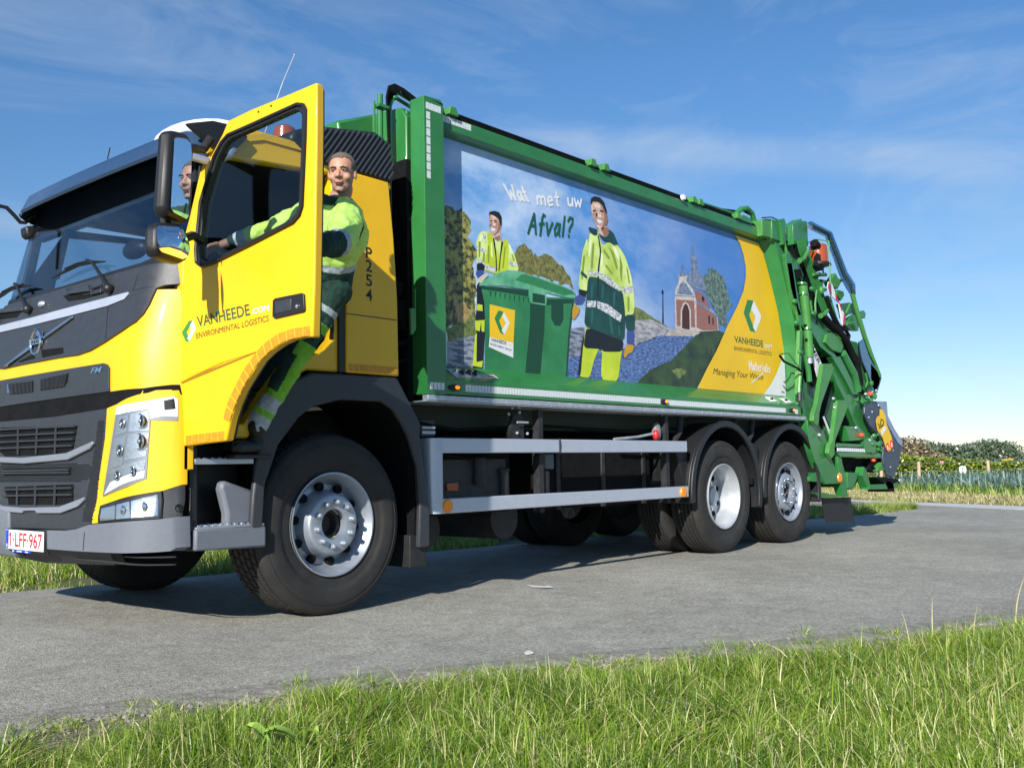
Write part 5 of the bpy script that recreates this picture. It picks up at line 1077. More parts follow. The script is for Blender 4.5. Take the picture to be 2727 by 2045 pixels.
# ================================================================ TAILGATE AND LIFTER
hp = [(6.0,3.25),(6.55,3.30),(6.9,2.9),(7.35,2.3),(7.75,1.7),(8.05,1.2),(8.0,.80),(7.6,.62),(6.95,.66),(6.3,1.28),(6.25,2.2)]
M().prism(hp, .16, 2.32).build('tailgate_hopper', GRND, truck, bevel=.02)
TP = [
 ('tail_plate',[(6.167,3.188),(6.38,3.108),(6.599,3.038),(6.875,2.87),(7.15,2.589),(7.446,2.42),(7.754,2.244),(8.066,1.992),(8.324,1.785),(6.586,1.697),(6.491,1.89),(6.424,2.384),(6.247,2.863)],.10,.16,GRND),
 ('tail_plate',[(6.602,1.989),(7.89,2.081),(8.2,1.768),(8.462,1.555),(8.773,1.079),(8.708,0.866),(7.49,0.873),(7.209,1.198),(6.62,1.288),(6.464,1.433)],.10,.16,GRND),
 ('tail_plate',[(6.622,1.301),(7.101,1.351),(7.634,0.699),(8.003,0.693),(8.149,0.752),(8.297,0.509),(8.835,0.522),(8.867,0.479),(8.258,0.48),(8.086,0.665),(7.776,0.494),(7.578,0.496),(7.618,0.416),(7.489,0.427),(7.457,0.572)],.10,.17,GRN),
 ('tail_beam',[(6.352,1.277),(6.486,1.298),(6.954,0.836),(7.189,0.581),(6.747,0.582),(6.486,0.864),(6.366,1.083)],-.02,.06,GRN),
 ('tail_beam',[(7.158,1.879),(7.391,1.986),(7.599,1.813),(7.9,1.503),(8.269,1.073),(7.982,1.037),(7.647,1.361),(7.47,1.541),(7.266,1.716)],.02,.10,GRN),
 ('tail_beam',[(6.209,2.352),(6.443,2.462),(6.778,2.345),(7.108,2.311),(7.439,2.156),(7.366,2.07),(7.169,2.004),(6.814,2.106),(6.595,2.265),(6.365,2.244)],.0,.1,GRN),
 ('lever_arm',[(6.688,1.902),(6.924,1.92),(6.963,1.859),(6.59,1.452),(6.533,1.352),(6.503,1.229),(6.439,1.218),(6.373,1.269),(6.39,1.348),(6.482,1.449)],-.08,-.03,GRNL),
 ('lever_arm',[(7.024,1.512),(7.267,1.524),(7.31,1.451),(6.914,1.061),(6.875,0.898),(6.793,0.863),(6.728,0.923),(6.757,0.998),(6.844,1.06)],-.08,-.03,GRNL),
 ('rear_bumper_beam',[(7.066,1.035),(7.829,1.026),(7.825,0.988),(7.046,0.993)],-.04,.1,GRN),
 ('rear_bumper_beam',[(7.047,0.938),(8.346,0.92),(8.339,0.862),(7.127,0.879)],-.04,.1,GRN),
 ('rear_bracket',[(7.786,1.083),(8.134,1.077),(8.132,0.923),(7.842,0.924)],-.06,.06,GRN),
 ('rear_post_lower',[(7.088,0.885),(7.206,0.878),(7.352,0.43),(7.238,0.429),(7.144,0.605)],-.02,.08,GRN),
 ('control_box',[(7.324,1.231),(7.718,1.227),(7.818,1.075),(7.417,1.059)],-.04,.08,GRN),
 ('flap_carrier',[(6.516,0.492),(6.725,0.491),(7.362,0.426),(6.617,0.439)],.0,.12,GRN),
 ('flap_carrier',[(6.384,0.669),(6.559,0.717),(6.739,0.633),(6.736,0.6),(6.393,0.623)],.0,.2,GRN),
 ('top_bracket',[(6.24,3.397),(6.468,3.501),(6.485,3.493),(6.449,3.477),(6.605,3.495),(6.613,3.216),(6.506,3.184),(6.442,3.22),(6.237,3.176)],.0,.12,GRN),
 ('top_bracket',[(5.845,3.37),(5.926,3.399),(5.97,3.355),(5.918,3.128),(5.884,3.108),(5.867,3.265),(5.797,3.361)],-.05,.02,GRN),
 ('top_plate',[(6.2,3.385),(6.367,3.399),(6.35,3.215),(6.169,3.216)],.06,.12,GRND),
 ('link_plate',[(6.157,3.026),(6.371,3.013),(6.366,2.96),(6.46,2.875),(6.44,2.842),(6.22,2.813),(6.213,2.915)],.0,.10,GRN),
 ('guide_channel',[(5.944,3.017),(6.044,3.062),(6.072,3.007),(6.133,2.796),(6.204,2.496),(6.278,2.401),(6.178,2.391),(6.076,2.525),(5.993,2.85)],-.04,.03,GRN),
 ('guide_channel',[(5.95,2.927),(6.112,2.951),(6.213,2.603),(6.288,2.371),(6.336,2.264),(6.224,2.313),(6.144,2.476),(6.031,2.684)],-.04,.03,GRN),
 ('guide_channel',[(6.195,2.232),(6.272,2.231),(6.202,1.893),(6.14,1.544),(6.083,1.542),(6.113,1.76)],-.05,-.01,GRNL),
 ('lift_frame',[(6.95,2.259),(7.06,2.287),(7.318,2.236),(7.376,2.149),(7.3,2.069),(7.061,2.088),(6.876,2.163)],-.03,.05,GRNL),
 ('lift_frame',[(7.649,2.513),(7.895,2.596),(7.955,2.486),(7.919,2.386),(7.68,2.374),(7.524,2.425)],.0,.06,GRN),
 ('lift_frame',[(7.075,2.008),(7.298,2.033),(7.803,1.616),(7.614,1.608),(7.425,1.765)],-.02,.06,GRN),
 ('lift_frame',[(7.666,2.25),(7.855,2.247),(8.029,2.087),(8.202,1.886),(8.33,1.698),(8.122,1.631),(7.888,1.715),(7.845,1.96)],.0,.08,GRN),
 ('lift_frame',[(7.365,3.019),(7.449,2.964),(7.633,2.974),(7.513,2.925),(7.413,2.837),(7.28,2.849),(7.221,2.916)],.02,.08,GRNL),
 ('lift_frame',[(7.412,2.828),(7.571,2.829),(7.601,2.785),(7.489,2.706),(7.447,2.738),(7.36,2.765)],.02,.08,GRN),
 ('lift_frame',[(7.558,2.681),(7.843,2.732),(7.962,2.726),(7.997,2.613),(7.803,2.583),(7.655,2.52),(7.619,2.612)],.06,.12,GRND),
 ('lift_frame',[(8.022,2.631),(8.173,2.666),(8.232,2.633),(8.199,2.571),(8.063,2.567)],.02,.10,GRN),
 ('comb_frame',[(7.393,0.703),(7.754,0.69),(7.533,0.507),(7.405,0.521)],.0,.1,GRN),
 ('comb_frame',[(7.798,0.762),(7.868,0.721),(7.975,0.518),(8.443,0.533),(8.475,0.49),(7.902,0.491),(7.735,0.664)],-.04,.06,GRN),
 ('comb_frame',[(8.253,0.756),(8.369,0.81),(8.43,0.712),(8.21,0.702)],-.04,.06,GRNL),
 ('comb_frame',[(7.927,0.546),(8.355,0.542),(8.471,0.587),(8.653,0.541),(8.81,0.565),(8.76,0.482),(8.42,0.478),(7.851,0.492)],-.06,.04,GRN),
 ('hollow_shade',[(7.466,0.869),(8.278,0.854),(8.117,0.691),(7.609,0.697)],.09,.12,BLK),  # these flat black plates paint the shade inside the hollows
 ('hollow_shade',[(8.135,0.854),(8.497,0.858),(8.552,0.711),(8.293,0.688),(8.083,0.718)],.02,.12,BLK),
 ('hollow_shade',[(6.912,1.46),(7.308,1.867),(7.348,1.803),(7.003,1.322),(6.99,1.194),(6.935,1.244)],.085,.098,BLK),
 ('hollow_shade',[(7.301,1.068),(7.71,1.46),(7.727,1.259),(7.472,1.03),(7.327,0.873),(7.2,0.861)],.085,.098,BLK),
 ('hollow_shade',[(6.853,2.288),(7.026,2.331),(7.098,2.2),(7.021,2.076),(6.973,2.018),(6.899,2.121),(6.824,2.205)],.075,.095,BLK),
 ('hollow_shade',[(7.12,2.09),(7.33,2.102),(7.369,2.049),(7.255,2.023)],.0,.02,BLK),
 ('hollow_shade',[(6.668,1.864),(6.752,1.896),(6.859,1.724),(6.77,1.657),(6.678,1.759)],.075,.095,BLK),
 ('hollow_shade',[(6.198,2.893),(6.358,2.923),(6.419,2.849),(6.298,2.822),(6.216,2.826)],-.01,.0,BLK),
]
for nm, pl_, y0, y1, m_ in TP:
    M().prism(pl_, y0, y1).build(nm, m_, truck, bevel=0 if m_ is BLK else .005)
for nm, pl_, y0, y1, m_ in (TP[0], TP[1], TP[2], TP[3], TP[4]):
    M().prism(pl_, 2.48-y1, 2.48-y0).build(nm, m_, truck)
M().box(7.4,7.9,.2,2.3,.55,.80).box(7.9,8.3,.3,2.2,.52,.70).box(7.6,8.1,.2,2.3,.80,1.2).build('rear_crossmember', GRND, truck, bevel=.01)
# lift rams, pipes and hoses
def P3(y, pts): return [(a, y, c) for a, c in pts]
def TB(name, y, pts, r, m_, seg=10):
    return M().tube(P3(y, pts), r, seg).build(name, m_, truck)
TB('lift_ram', -.04, [(6.334,2.748),(6.364,2.552),(6.404,2.253),(6.425,1.96)], .048, GRNL, 16)
TB('ram_rod', -.04, [(6.425,1.96),(6.428,1.892)], .03, GAL, 12)
for p in [(6.314,2.745),(6.342,2.636),(6.395,2.26)]: M().tube([(p[0],-.04,p[1]-.012),(p[0]+.004,-.04,p[1]+.012)], .054, 16).build('ram_collar', GRN, truck)
TB('lift_ram', -.01, [(6.394,1.987),(6.455,1.801),(6.465,1.697)], .03, GRN)
TB('lift_ram', .0, [(7.086,2.694),(7.198,2.523),(7.294,2.385)], .03, GRN)
TB('ram_rod', -.02, [(7.369,2.075),(7.665,1.853),(7.759,1.651)], .045, GRN)
b = M()
pp = [(6.281,3.221),(6.336,3.094),(6.43,3.018),(6.692,2.689),(6.852,2.508)]
for k in range(5): b.tube([(a+k*.045, -.02, c+k*.012) for a, c in pp], .011, 6)
b.build('hydraulic_pipe', GRN, truck)
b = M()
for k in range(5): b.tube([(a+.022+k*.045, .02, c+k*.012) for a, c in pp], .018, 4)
b.build('pipe_gap_shade', BLK, truck)  # black tubes painting the shade between the pipes
for c_ in ([(6.241,2.992),(6.344,3.022),(6.447,3.12)], [(6.712,2.438),(6.819,2.467),(6.909,2.521)]): M().tube(P3(-.06, c_), [.03,.024,.02], 10).build('pipe_clamp', GRNL, truck)
b = M()
for pts, r in (([(6.821,2.444),(7.025,2.365),(7.238,2.312),(7.451,2.21),(7.554,2.107),(7.705,2.005),(7.759,1.858),(7.791,1.727)], .045), ([(6.93,2.681),(7.004,2.571),(7.122,2.456),(7.223,2.384)], .03), ([(7.084,2.341),(7.286,2.369),(7.441,2.347),(7.526,2.289),(7.471,2.21)], .022), ([(7.828,2.241),(7.829,2.051),(7.722,1.95)], .02), ([(6.349,2.312),(6.398,2.213),(6.37,2.124)], .02), ([(6.669,3.256),(6.737,3.228),(6.768,3.179),(6.736,3.035),(6.676,2.965)], .05)):
    b.tube(P3(-.04, pts), r, 8)
b.build('hydraulic_hose', BLK, truck)
b = M(); b.tube(P3(-.1, [(5.592,1.912),(5.685,1.858),(5.992,1.808),(6.083,1.776)]), .012).build('safety_chain', BLK, truck)
M().tube(P3(-.08, [(5.644,1.934),(5.844,1.957),(5.948,1.89),(6.092,1.816)]), .007).build('safety_cable', GRNL, truck)
M().tube(P3(-.06, [(6.141,1.787),(6.11,1.659),(6.087,1.557)]), .022).build('gas_strut', GRNL, truck); M().tube(P3(-.06, [(6.106,1.628),(6.097,1.472)]), .024).build('strut_end', PLB, truck)
M().prism([(6.562,2.154),(6.802,1.92),(6.709,1.738),(6.674,1.768),(6.56,1.985)], -.01, .0).build('maker_label', WHT, truck)
lpp = [(6.682,1.897),(6.542,2.12),(6.603,1.923)]
text('maker_lettering', 'MER', *[(6.542,2.072),(6.707,1.895),(6.615,2.099)], frY(-.0115), 0, KINK, truck, bold=.02)
M().prism([(6.741,1.323),(6.78,1.33),(7.003,1.069),(6.961,1.044)], -.025, -.02).build('reflective_tape', TAPW, truck)
b = M(); q = [(7.056,0.983),(7.887,0.972),(7.888,0.931),(7.052,0.944)]
for i in range(14):
    t0, t1 = i/14, (i+.86)/14; L = lambda p, r_, t: (p[0]+(r_[0]-p[0])*t, p[1]+(r_[1]-p[1])*t)
    b.prism([L(q[0], q[1], t0), L(q[0], q[1], t1), L(q[3], q[2], t1), L(q[3], q[2], t0)], -.044, -.035)
b.build('reflective_tape', TAPW, truck)
TB('guide_rod', -.02, [(5.972,3.398),(5.965,3.14),(6.019,3.032)], .018, GRNL); TB('guide_rod', -.03, [(6.114,2.542),(6.193,2.362),(6.257,2.232),(6.228,2.024)], .016, GRNL)
for p in [(6.101,2.531),(6.128,2.304),(6.185,1.994),(6.553,2.45),(6.54,2.721)]: M().ell((p[0],-.05,p[1]), (.045,.03,.03), 2).build('rod_joint', GRN, truck)
for a_, c_ in (([(6.71,2.73),(6.654,2.572),(6.653,2.465)], .012), ([(6.534,2.594),(6.561,2.456),(6.636,2.393)], .012), ([(7.49,2.551),(7.62,2.678)], .012), ([(7.5,2.43),(7.712,2.46)], .016), ([(6.967,2.44),(7.147,2.303),(7.294,2.233)], .012), ([(8.001,1.881),(8.05,1.778),(7.98,1.708)], .012)): TB('small_pipe', -.03, a_, c_, GRNL, 6)
# warning board, red and white
wb = [(7.046,2.872),(7.113,2.883),(7.229,2.743),(7.484,2.502),(7.44,2.414),(7.381,2.399),(7.298,2.659),(7.063,2.724),(7.018,2.809)]
o = M().prism(wb, -.03, -.02).build('warning_board', WHT, truck)
b = M(); b.prism([(7.042,2.871),(7.079,2.817),(7.091,2.727),(7.058,2.723),(7.014,2.808)], -.033, -.03).prism([(7.204,2.759),(7.235,2.735),(7.396,2.577),(7.362,2.573),(7.293,2.658),(7.217,2.677)], -.033, -.03).prism([(7.426,2.543),(7.479,2.502),(7.423,2.412),(7.388,2.404)], -.033, -.03)
b.build('red_stripe', mat('warning_red', (.50,.02,.08), .45), o)
# rear beacon in its cage
bc = [(6.814,3.02)][0]; bx, bz = bc
o = M().lathe([(0,-.06),(.05,-.05),(.06,-.02),(.14,0),(.13,.03),(0,.03)], (bx,-.02,bz), (0,0,1), 20).build('rear_beacon', PLB, truck)
M().lathe([(.105,.03),(.105,.13),(.10,.22),(.08,.24),(0,.245)], (bx,-.02,bz), (0,0,1), 24).build('amber_dome', AMBD, o)
b = M(); cg = [(6.529,3.127),(6.637,3.157),(6.854,3.19),(6.933,3.165),(6.927,2.939)]
b.tube(P3(-.02, cg), .009).tube([(bx-.01,-.15,bz-.22),(bx,-.15,bz+.26),(bx,-.02,bz+.30),(bx,.12,bz+.28),(bx,.12,bz-.2)], .009)
b.tube(P3(-.04, [(6.615,2.89),(6.777,2.923),(6.957,2.932)]), .016).ell((bx,-.04,bz-.28),(.04,.03,.05),2)
b.build('beacon_cage', GRNL, o)
b = M()
for pts in [[(6.771,2.893),(6.943,2.943),(7.073,2.961)],[(6.791,2.886),(6.952,2.826),(6.926,2.777)],[(6.936,2.869),(7.065,2.877),(7.103,2.836)],[(6.924,2.759),(7.055,2.784)]]: b.tube(P3(.02, pts), .022, 8)
b.build('upper_linkage', GRN, truck)
# clear plastic guard arm
ga = P3(-.05, [(6.571,3.437),(7.047,3.415),(7.43,3.002),(7.615,2.891),(7.687,2.792)])
M().tube(ga, [.045,.045,.05,.06,.03], 10).build('lift_guard', PLEX, truck)
M().tube([(x+.01, y+.0, z-.0) for x, y, z in ga], .022, 8).build('guard_core', mat('guard_green', (.03,.12,.08), .4), truck)
M().tube(P3(-.05, [(7.655,2.802),(7.767,2.611),(7.973,2.316),(8.158,2.097),(8.382,1.861)]), .028, 10).build('guard_pipe', GRNL, truck)
M().prism([(7.776,2.234),(7.902,2.283),(8.05,2.093),(8.232,1.951),(8.399,1.863),(8.351,1.792),(8.217,1.632),(8.128,1.723),(7.977,1.897),(7.826,2.049)], -.06, -.05).prism([(8.106,2.0),(8.241,1.94),(8.429,1.839),(8.259,1.65),(8.136,1.672),(8.085,1.834)], -.06, -.05).build('lift_guard', mat('blue_guard_sheet', (.03,.10,.19), .25, coat=.5, var=.3, vscale=8), truck)
M().tube(P3(-.055, [(7.914,2.285),(8.088,2.096),(8.412,1.864),(8.32,1.742)]), .010, 6).build('guard_edge', PLEX, truck)
# rear shield with its yellow sticker
sh = [(7.858,1.471),(8.147,1.547),(8.291,1.552),(8.55,1.556),(8.565,1.382),(8.771,1.217),(9.006,1.076),(9.021,0.99),(8.864,0.763),(8.7,0.631),(8.607,0.615),(8.468,0.643),(8.359,0.796),(8.351,0.879),(8.409,0.989),(8.239,1.14),(7.97,1.258),(7.846,1.377)]
SHB = mat('scuffed_steel_shield', (.055,.075,.115), .38, metal=.3, var=.35, vscale=12, bump=.15, bscale=80)
o = M().prism(sh, -.06, -.03).build('rear_shield', SHB, truck, bevel=.01)
M().prism([(8.187,1.548),(8.536,1.555),(8.551,1.381),(8.757,1.216),(8.992,1.076),(9.007,0.99),(8.85,1.047),(8.536,1.269),(8.374,1.446)], -.068, -.055).build('shield_flange', mat('pale_steel', (.28,.36,.50), .35, metal=.4, var=.2), o)
st = M().prism([(8.299,1.457),(8.39,1.446),(8.466,1.378),(8.496,1.267),(8.628,1.129),(8.67,1.045),(8.626,0.972),(8.497,0.93),(8.423,0.989),(8.345,1.099),(8.186,1.193),(8.152,1.316),(8.196,1.358),(8.282,1.374)], -.0705, -.068).build('warning_sticker', GOLD, o)
M().prism([(8.276,1.174),(8.414,1.245),(8.485,1.225),(8.326,1.133)], -.0725, -.0708).build('sticker_panel', WHT, o)
strokes_ = [[(8.315,1.333),(8.403,1.307),(8.341,1.251),(8.269,1.263),(8.315,1.333)],[(8.199,1.275),(8.266,1.235)],[(8.228,1.221),(8.379,1.265)]]
b = M()
for l in strokes_: b.tube(P3(-.072, l), .006, 4)
b.build('sticker_symbol', KINK, o)
for p in [(8.473,0.989),(8.609,1.024)]:
    M().tube([(p[0]+.035*math.cos(a), -.0725, p[1]+.05*math.sin(a)) for a in [k*.5236 for k in range(12)]], .007, 4, closed=True).build('prohibition_ring', REDM, o)
    M().lathe([(.03,.0),(0,.001)], (p[0],-.0715,p[1]), (0,-1,0), 14).build('prohibition_field', WHT, o)
b = M()
for p in [(8.074,1.416),(7.96,1.345),(8.695,0.954),(8.58,0.745),(8.281,1.498)]: b.ell((p[0],-.064,p[1]),(.012,.006,.012),1)
b.build('shield_bolt', CHR, o)
# buttons, fittings, marker
b = M()
for p, r in zip([(7.708,1.131),(8.033,1.627),(8.041,0.833)], (.035,.035,.028)): b.ell((p[0],-.06,p[1]),(r,r,r*.8),2)
b.build('stop_button', mat('button_red', (.75,.07,.03), .35, coat=.4), truck)
b = M()
for p in [(7.574,1.214),(7.965,1.072),(7.91,1.622),(8.235,1.677),(6.973,1.531),(6.993,1.43),(6.56,1.12),(8.878,0.578)]: b.ell((p[0],-.055,p[1]),(.03,.02,.02),2)
b.build('fitting', GAL, truck)
rnd = random.Random(4)
for k in range(26):
    p = (8.05+rnd.uniform(-.1,.45), 1.02+rnd.uniform(-.12,.16)); M().ell((p[0], -.02+rnd.uniform(-.04,.06), p[1]), (.04,.03,.035), 1).build('valve', GRN, truck)
for k in range(12):
    p = (7.9+rnd.uniform(-.1,.3), 1.62+rnd.uniform(-.1,.15)); M().ell((p[0], -.02+rnd.uniform(-.04,.06), p[1]), (.03,.03,.04), 1).build('valve', GRN, truck)
p = [(7.124,0.646)][0]
M().lathe([(0,.014),(.05,.012),(.055,0)], (p[0],-.02,p[1]), (0,-1,0), 24).build('round_reflector', AMB, truck)
M().prism([(6.9,.12),(7.5,.12),(7.4,.45),(6.85,.45)], 1.9, 1.92).build('mud_flap', RUBF, truck); M().prism([(6.82,0.428),(7.601,0.413),(7.693,0.113),(6.917,0.156),(6.881,0.235)], .06, .075).build('mud_flap', RUBF, truck)
M().prism([(8.131,0.629),(8.44,0.629),(8.549,0.613),(8.814,0.593),(8.847,0.55),(8.652,0.534),(8.697,0.442),(8.471,0.446),(8.39,0.534)], -.06, .2).build('lift_foot', BLK, truck, bevel=.01)

# ================================================================ THE DRIVER
man = thing('person', 'man in lime and dark green work clothes standing on the step behind the door', 'person', (-.62, .1, .92))
SKIN = mat('skin', (.47,.245,.165), .5, var=.14, vscale=30, bump=.12, bscale=260)
HAIR = mat('short_grey_hair', (.06,.045,.035), .85, col2=(.22,.18,.155), vscale=160, bump=.6, bscale=700)
LIME = mat('hivis_cloth', (.50,.78,.10), .75, col2=(.62,.86,.22), vscale=14, bump=.5, bscale=26)
NVY = mat('dark_green_cloth', (.008,.040,.026), .8, var=.4, vscale=18, bump=.4, bscale=30)
BND = mat('silver_band_cloth', (.42,.47,.50), .45, var=.2, vscale=60, bump=.3, bscale=200)
BOOT = mat('black_leather', (.012,.012,.012), .5, bump=.3, bscale=60)
def capsule(b, p0, p1, r0, r1, n=6, seg=14):
    p0, p1 = Vector(p0), Vector(p1)
    b.tube([p0.lerp(p1, i/n) for i in range(n+1)], [r0+(r1-r0)*i/n for i in range(n+1)], seg)
    b.ell(p0, (r0, r0, r0), 2); b.ell(p1, (r1, r1, r1), 2)
def fuse(name, b, m, parent, voxel, smooth=6, slots=None, folds=0):
    me = bpy.data.meshes.new(name); b.bm.to_mesh(me); b.bm.free()
    o = bpy.data.objects.new(name, me); COL.objects.link(o)
    r = o.modifiers.new('r', 'REMESH'); r.mode = 'VOXEL'; r.voxel_size = voxel; r.use_smooth_shade = True
    s_ = o.modifiers.new('s', 'SMOOTH'); s_.factor = .5; s_.iterations = smooth
    bpy.context.view_layer.update()
    m2 = bpy.data.meshes.new_from_object(o.evaluated_get(bpy.context.evaluated_depsgraph_get()))
    bpy.data.objects.remove(o)
    if folds:
        nr = [v.normal.copy() for v in m2.vertices]
        for v, n in zip(m2.vertices, nr):
            v.co += n*folds*(noise.noise(Vector((v.co.x*16, v.co.y*16, v.co.z*9)))+.5*noise.noise(v.co*34))
    o = link(name, m2, m, parent, ang=180)
    if slots:
        for p in m2.polygons: p.material_index = slots(p.center)
    return o
HC = Vector((-0.267,-0.38,2.479)); NK = Vector((-0.276,-0.33,2.325))
SL = Vector((-0.281,-0.44,2.234)); SR = Vector((-0.248,-0.17,2.324))
EL = Vector((-0.466,-0.62,2.021)); HL = Vector((-0.713,-0.74,1.948))
ER = Vector((-0.372,0.08,2.241)); HR = Vector((-0.55,0.36,2.156))
CH = Vector((-0.24,-0.3,2.224)); WA = Vector((-0.192,-0.2,2.019)); HP = Vector((-0.152,-0.12,1.878))
H1 = Vector((-0.177,-0.2,1.854)); K1 = Vector((-0.379,-0.1,1.461)); A1 = Vector((-0.548,0.02,1.092))
H2 = Vector((-0.082,0.02,1.889)); K2 = Vector((-0.231,0.2,1.537)); A2 = Vector((-0.471,0.24,1.102))
# head frame: looks a little left of the camera
hf = Vector((-.77, -.60, -.12)).normalized(); hs_ = hf.cross(Vector((0, 0, 1))).normalized()*-1; hu = hs_.cross(hf).normalized()
hu = hu if hu.z > 0 else -hu
if hs_.x < 0: hs_ = -hs_
def HP_(s, f, u): return HC+hs_*s+hf*f+hu*u
HROT = Matrix((hs_, hf, hu)).transposed()
class Rt:
    def to_matrix(s): return HROT
b = M()
def he(c, r, sub=3): b.ell(HP_(*c), r, sub, Rt())
he((0,-.015,.032), (.074,.096,.082)); he((0,.012,-.02), (.064,.078,.085)); he((0,.026,-.068), (.053,.052,.046)); he((0,.066,-.098), (.024,.020,.017), 2)
capsule(b, HP_(0,.080,.016), HP_(0,.104,-.024), .008, .0125); he((.013,.092,-.028), (.009,.011,.008), 2); he((-.013,.092,-.028), (.009,.011,.008), 2)
for s in (-1, 1):
    he((s*.028,.076,.022), (.026,.016,.009), 2); he((s*.040,.056,-.028), (.024,.026,.022), 2); he((s*.075,-.008,-.008), (.008,.016,.028), 2)
he((0,.086,-.056), (.024,.012,.0055), 2); he((0,.083,-.068), (.020,.013,.006), 2)
capsule(b, HP_(0,-.02,-.08), NK-Vector((0,0,.05)), .056, .064)
capsule(b, CH, WA, .11, .10); capsule(b, WA, HP, .10, .11); capsule(b, NK-Vector((0,0,.03)), CH, .06, .10)
for a, e_, h_ in ((SL, EL, HL), (SR, ER, HR)):
    capsule(b, CH, a, .08, .05); capsule(b, a, e_, .048, .038); capsule(b, e_, h_, .038, .026)
for h_, k_, a_ in ((H1, K1, A1), (H2, K2, A2)): capsule(b, h_, k_, .075, .052); capsule(b, k_, a_, .050, .034)
def hand(h_, d, pn, sgn):
    d = d.normalized(); sd = d.cross(pn).normalized()*sgn; pn = pn.normalized()
    pc = h_+d*.045
    for k, (o_, L_) in enumerate(((-.028,.066), (-.010,.075), (.009,.071), (.026,.056))):
        q0 = h_+d*.03+sd*o_*.8; q1 = h_+d*.085+sd*o_; q2 = q1+(d*.75+pn*.65)*L_*.5; q3 = q2+(d*.1+pn*.99)*L_*.45
        capsule(b, q0, q1, .011, .0095, 3, 8); capsule(b, q1, q2, .0092, .0082, 3, 8); capsule(b, q2, q3, .0082, .007, 3, 8)
    t0 = h_+d*.02-sd*.026; t1 = h_+d*.05-sd*.052+pn*.012; t2 = t1+d*.03+pn*.02+sd*.006
    capsule(b, t0, t1, .014, .0105, 3, 8); capsule(b, t1, t2, .0105, .008, 3, 8)
hand(HL, HL-EL, Vector((-.2,.3,-.9)), 1); hand(HR, HR-ER, Vector((-.3,.1,-.95)), -1)
STB = mat('stubbled_skin', (.34,.20,.155), .6, var=.12, vscale=60, bump=.15, bscale=500); LIP = mat('lips', (.36,.15,.12), .55)
def face_slots(c):
    q = c-HC; s, f, u = q.dot(hs_), q.dot(hf), q.dot(hu)
    if abs(s) < .021 and -.070 < u < -.053 and f > .075: return 2
    if f > .0 and -.13 < u < -.045 and abs(s) < .07: return 1
    return 0
body = fuse('body', b, [SKIN, STB, LIP], man, .0052, 3, face_slots)
# short hair: a thin cap over the scalp
b = M(); b.ell(HP_(0,-.018,.038), (.0775,.0985,.084), 4, Rt())
for v in list(b.bm.verts):
    q = v.co-HC; s, f, u = q.dot(hs_), q.dot(hf), q.dot(hu)
    lim = .075 if f > .045 else (.030 if f > .0 else (-.01 if f > -.03 else -.06))
    lim += .006*noise.noise(v.co*90)
    if abs(s) > .058 and f < .045: lim = min(lim, .012 if f > .015 else -.03)
    if u < lim: b.bm.verts.remove(v)
    else: v.co += (v.co-HC).normalized()*.002*noise.noise(v.co*160)
b.build('hair', HAIR, man, ang=180)
b = M()
for s in (-1, 1): b.tube([HP_(s*.010,.094,.020), HP_(s*.030,.0935,.024), HP_(s*.050,.080,.018)], [.003,.0042,.0025], 6)
b.build('eyebrows', mat('eyebrow_hair', (.06,.04,.03), .8), man)
EYEW = mat('eye_white', (.62,.58,.55), .3); EYED = mat('eye_iris', (.03,.04,.05), .2)
for s in (-1, 1):
    b = M().ell(HP_(s*.029,.0765,.006), (.0105,.0095,.0030), 2, Rt()); o = b.build('eye', EYEW, man)
    M().ell(HP_(s*.029-.003,.0855,.006), (.0055,.004,.0032), 2, Rt()).build('iris', EYED, o)
    M().tube([HP_(s*.015,.085,.009), HP_(s*.029,.0895,.0135), HP_(s*.043,.081,.009)], [.002,.003,.002], 6).build('eyelid', STB, o)
M().tube([HP_(-.021,.096,-.0625), HP_(0,.101,-.0615), HP_(.021,.096,-.0625)], .0018, 6).build('mouth_line', mat('mouth_dark', (.10,.03,.03), .6), man)
# jacket
b = M()
capsule(b, NK-Vector((0,0,.07)), CH, .10, .155); capsule(b, CH+Vector((.01,0,-.02)), WA, .155, .138); capsule(b, WA, HP+Vector((0,0,.05)), .138, .135)
capsule(b, CH+Vector((0,0,.04)), SL, .11, .085); capsule(b, CH+Vector((0,0,.04)), SR, .11, .075)
capsule(b, SL, EL, .092, .082); capsule(b, EL, EL.lerp(HL, .85), .080, .052); capsule(b, SR, ER, .082, .066); capsule(b, ER, ER.lerp(HR, .80), .060, .043)
b.ell(CH+Vector((.02,-.03,-.06)), (.15,.13,.17), 3)
ax_t = (CH-HP); Lt = ax_t.length; ax_t.normalize()
def jslots(c):
    h = (c-HP).dot(ax_t)/Lt
    for a, e_, h_ in ((SL, EL, HL), (SR, ER, HR)):
        d = (h_-e_); t = (c-e_).dot(d.normalized())/d.length; pr = e_+d*max(0, min(1, t)); 
        if (c-pr).length < .082 and t > .12 and (c-CH).length > .22:
            if a is SL: return 2 if t < .30 else 1
            return 2 if .55 < t < .75 else (0 if t < .55 else 1)
    if h < .36: return 1
    if .36 <= h < .46: return 2 if noise.noise(c*3) > -1 else 0
    return 0
fuse('jacket', b, [LIME, NVY, BND], man, .0065, 8, jslots, .012)
b = M(); cn = NK+Vector((0,0,.008)); axn = (HC-NK).normalized()
u_ = axn.orthogonal().normalized(); v_ = axn.cross(u_)
b.tube([cn+(u_*math.cos(a)+v_*math.sin(a))*.066 for a in [k*math.pi/10 for k in range(20)]], .022, 10, closed=True)
b.tube([cn-Vector((0,0,.02))+(u_*math.cos(a)+v_*math.sin(a))*.078 for a in [k*math.pi/10 for k in range(20)]], .024, 10, closed=True)
fuse('collar', b, NVY, man, .008, 3, folds=.004)
fwd = Vector((-.62,-.78,0))
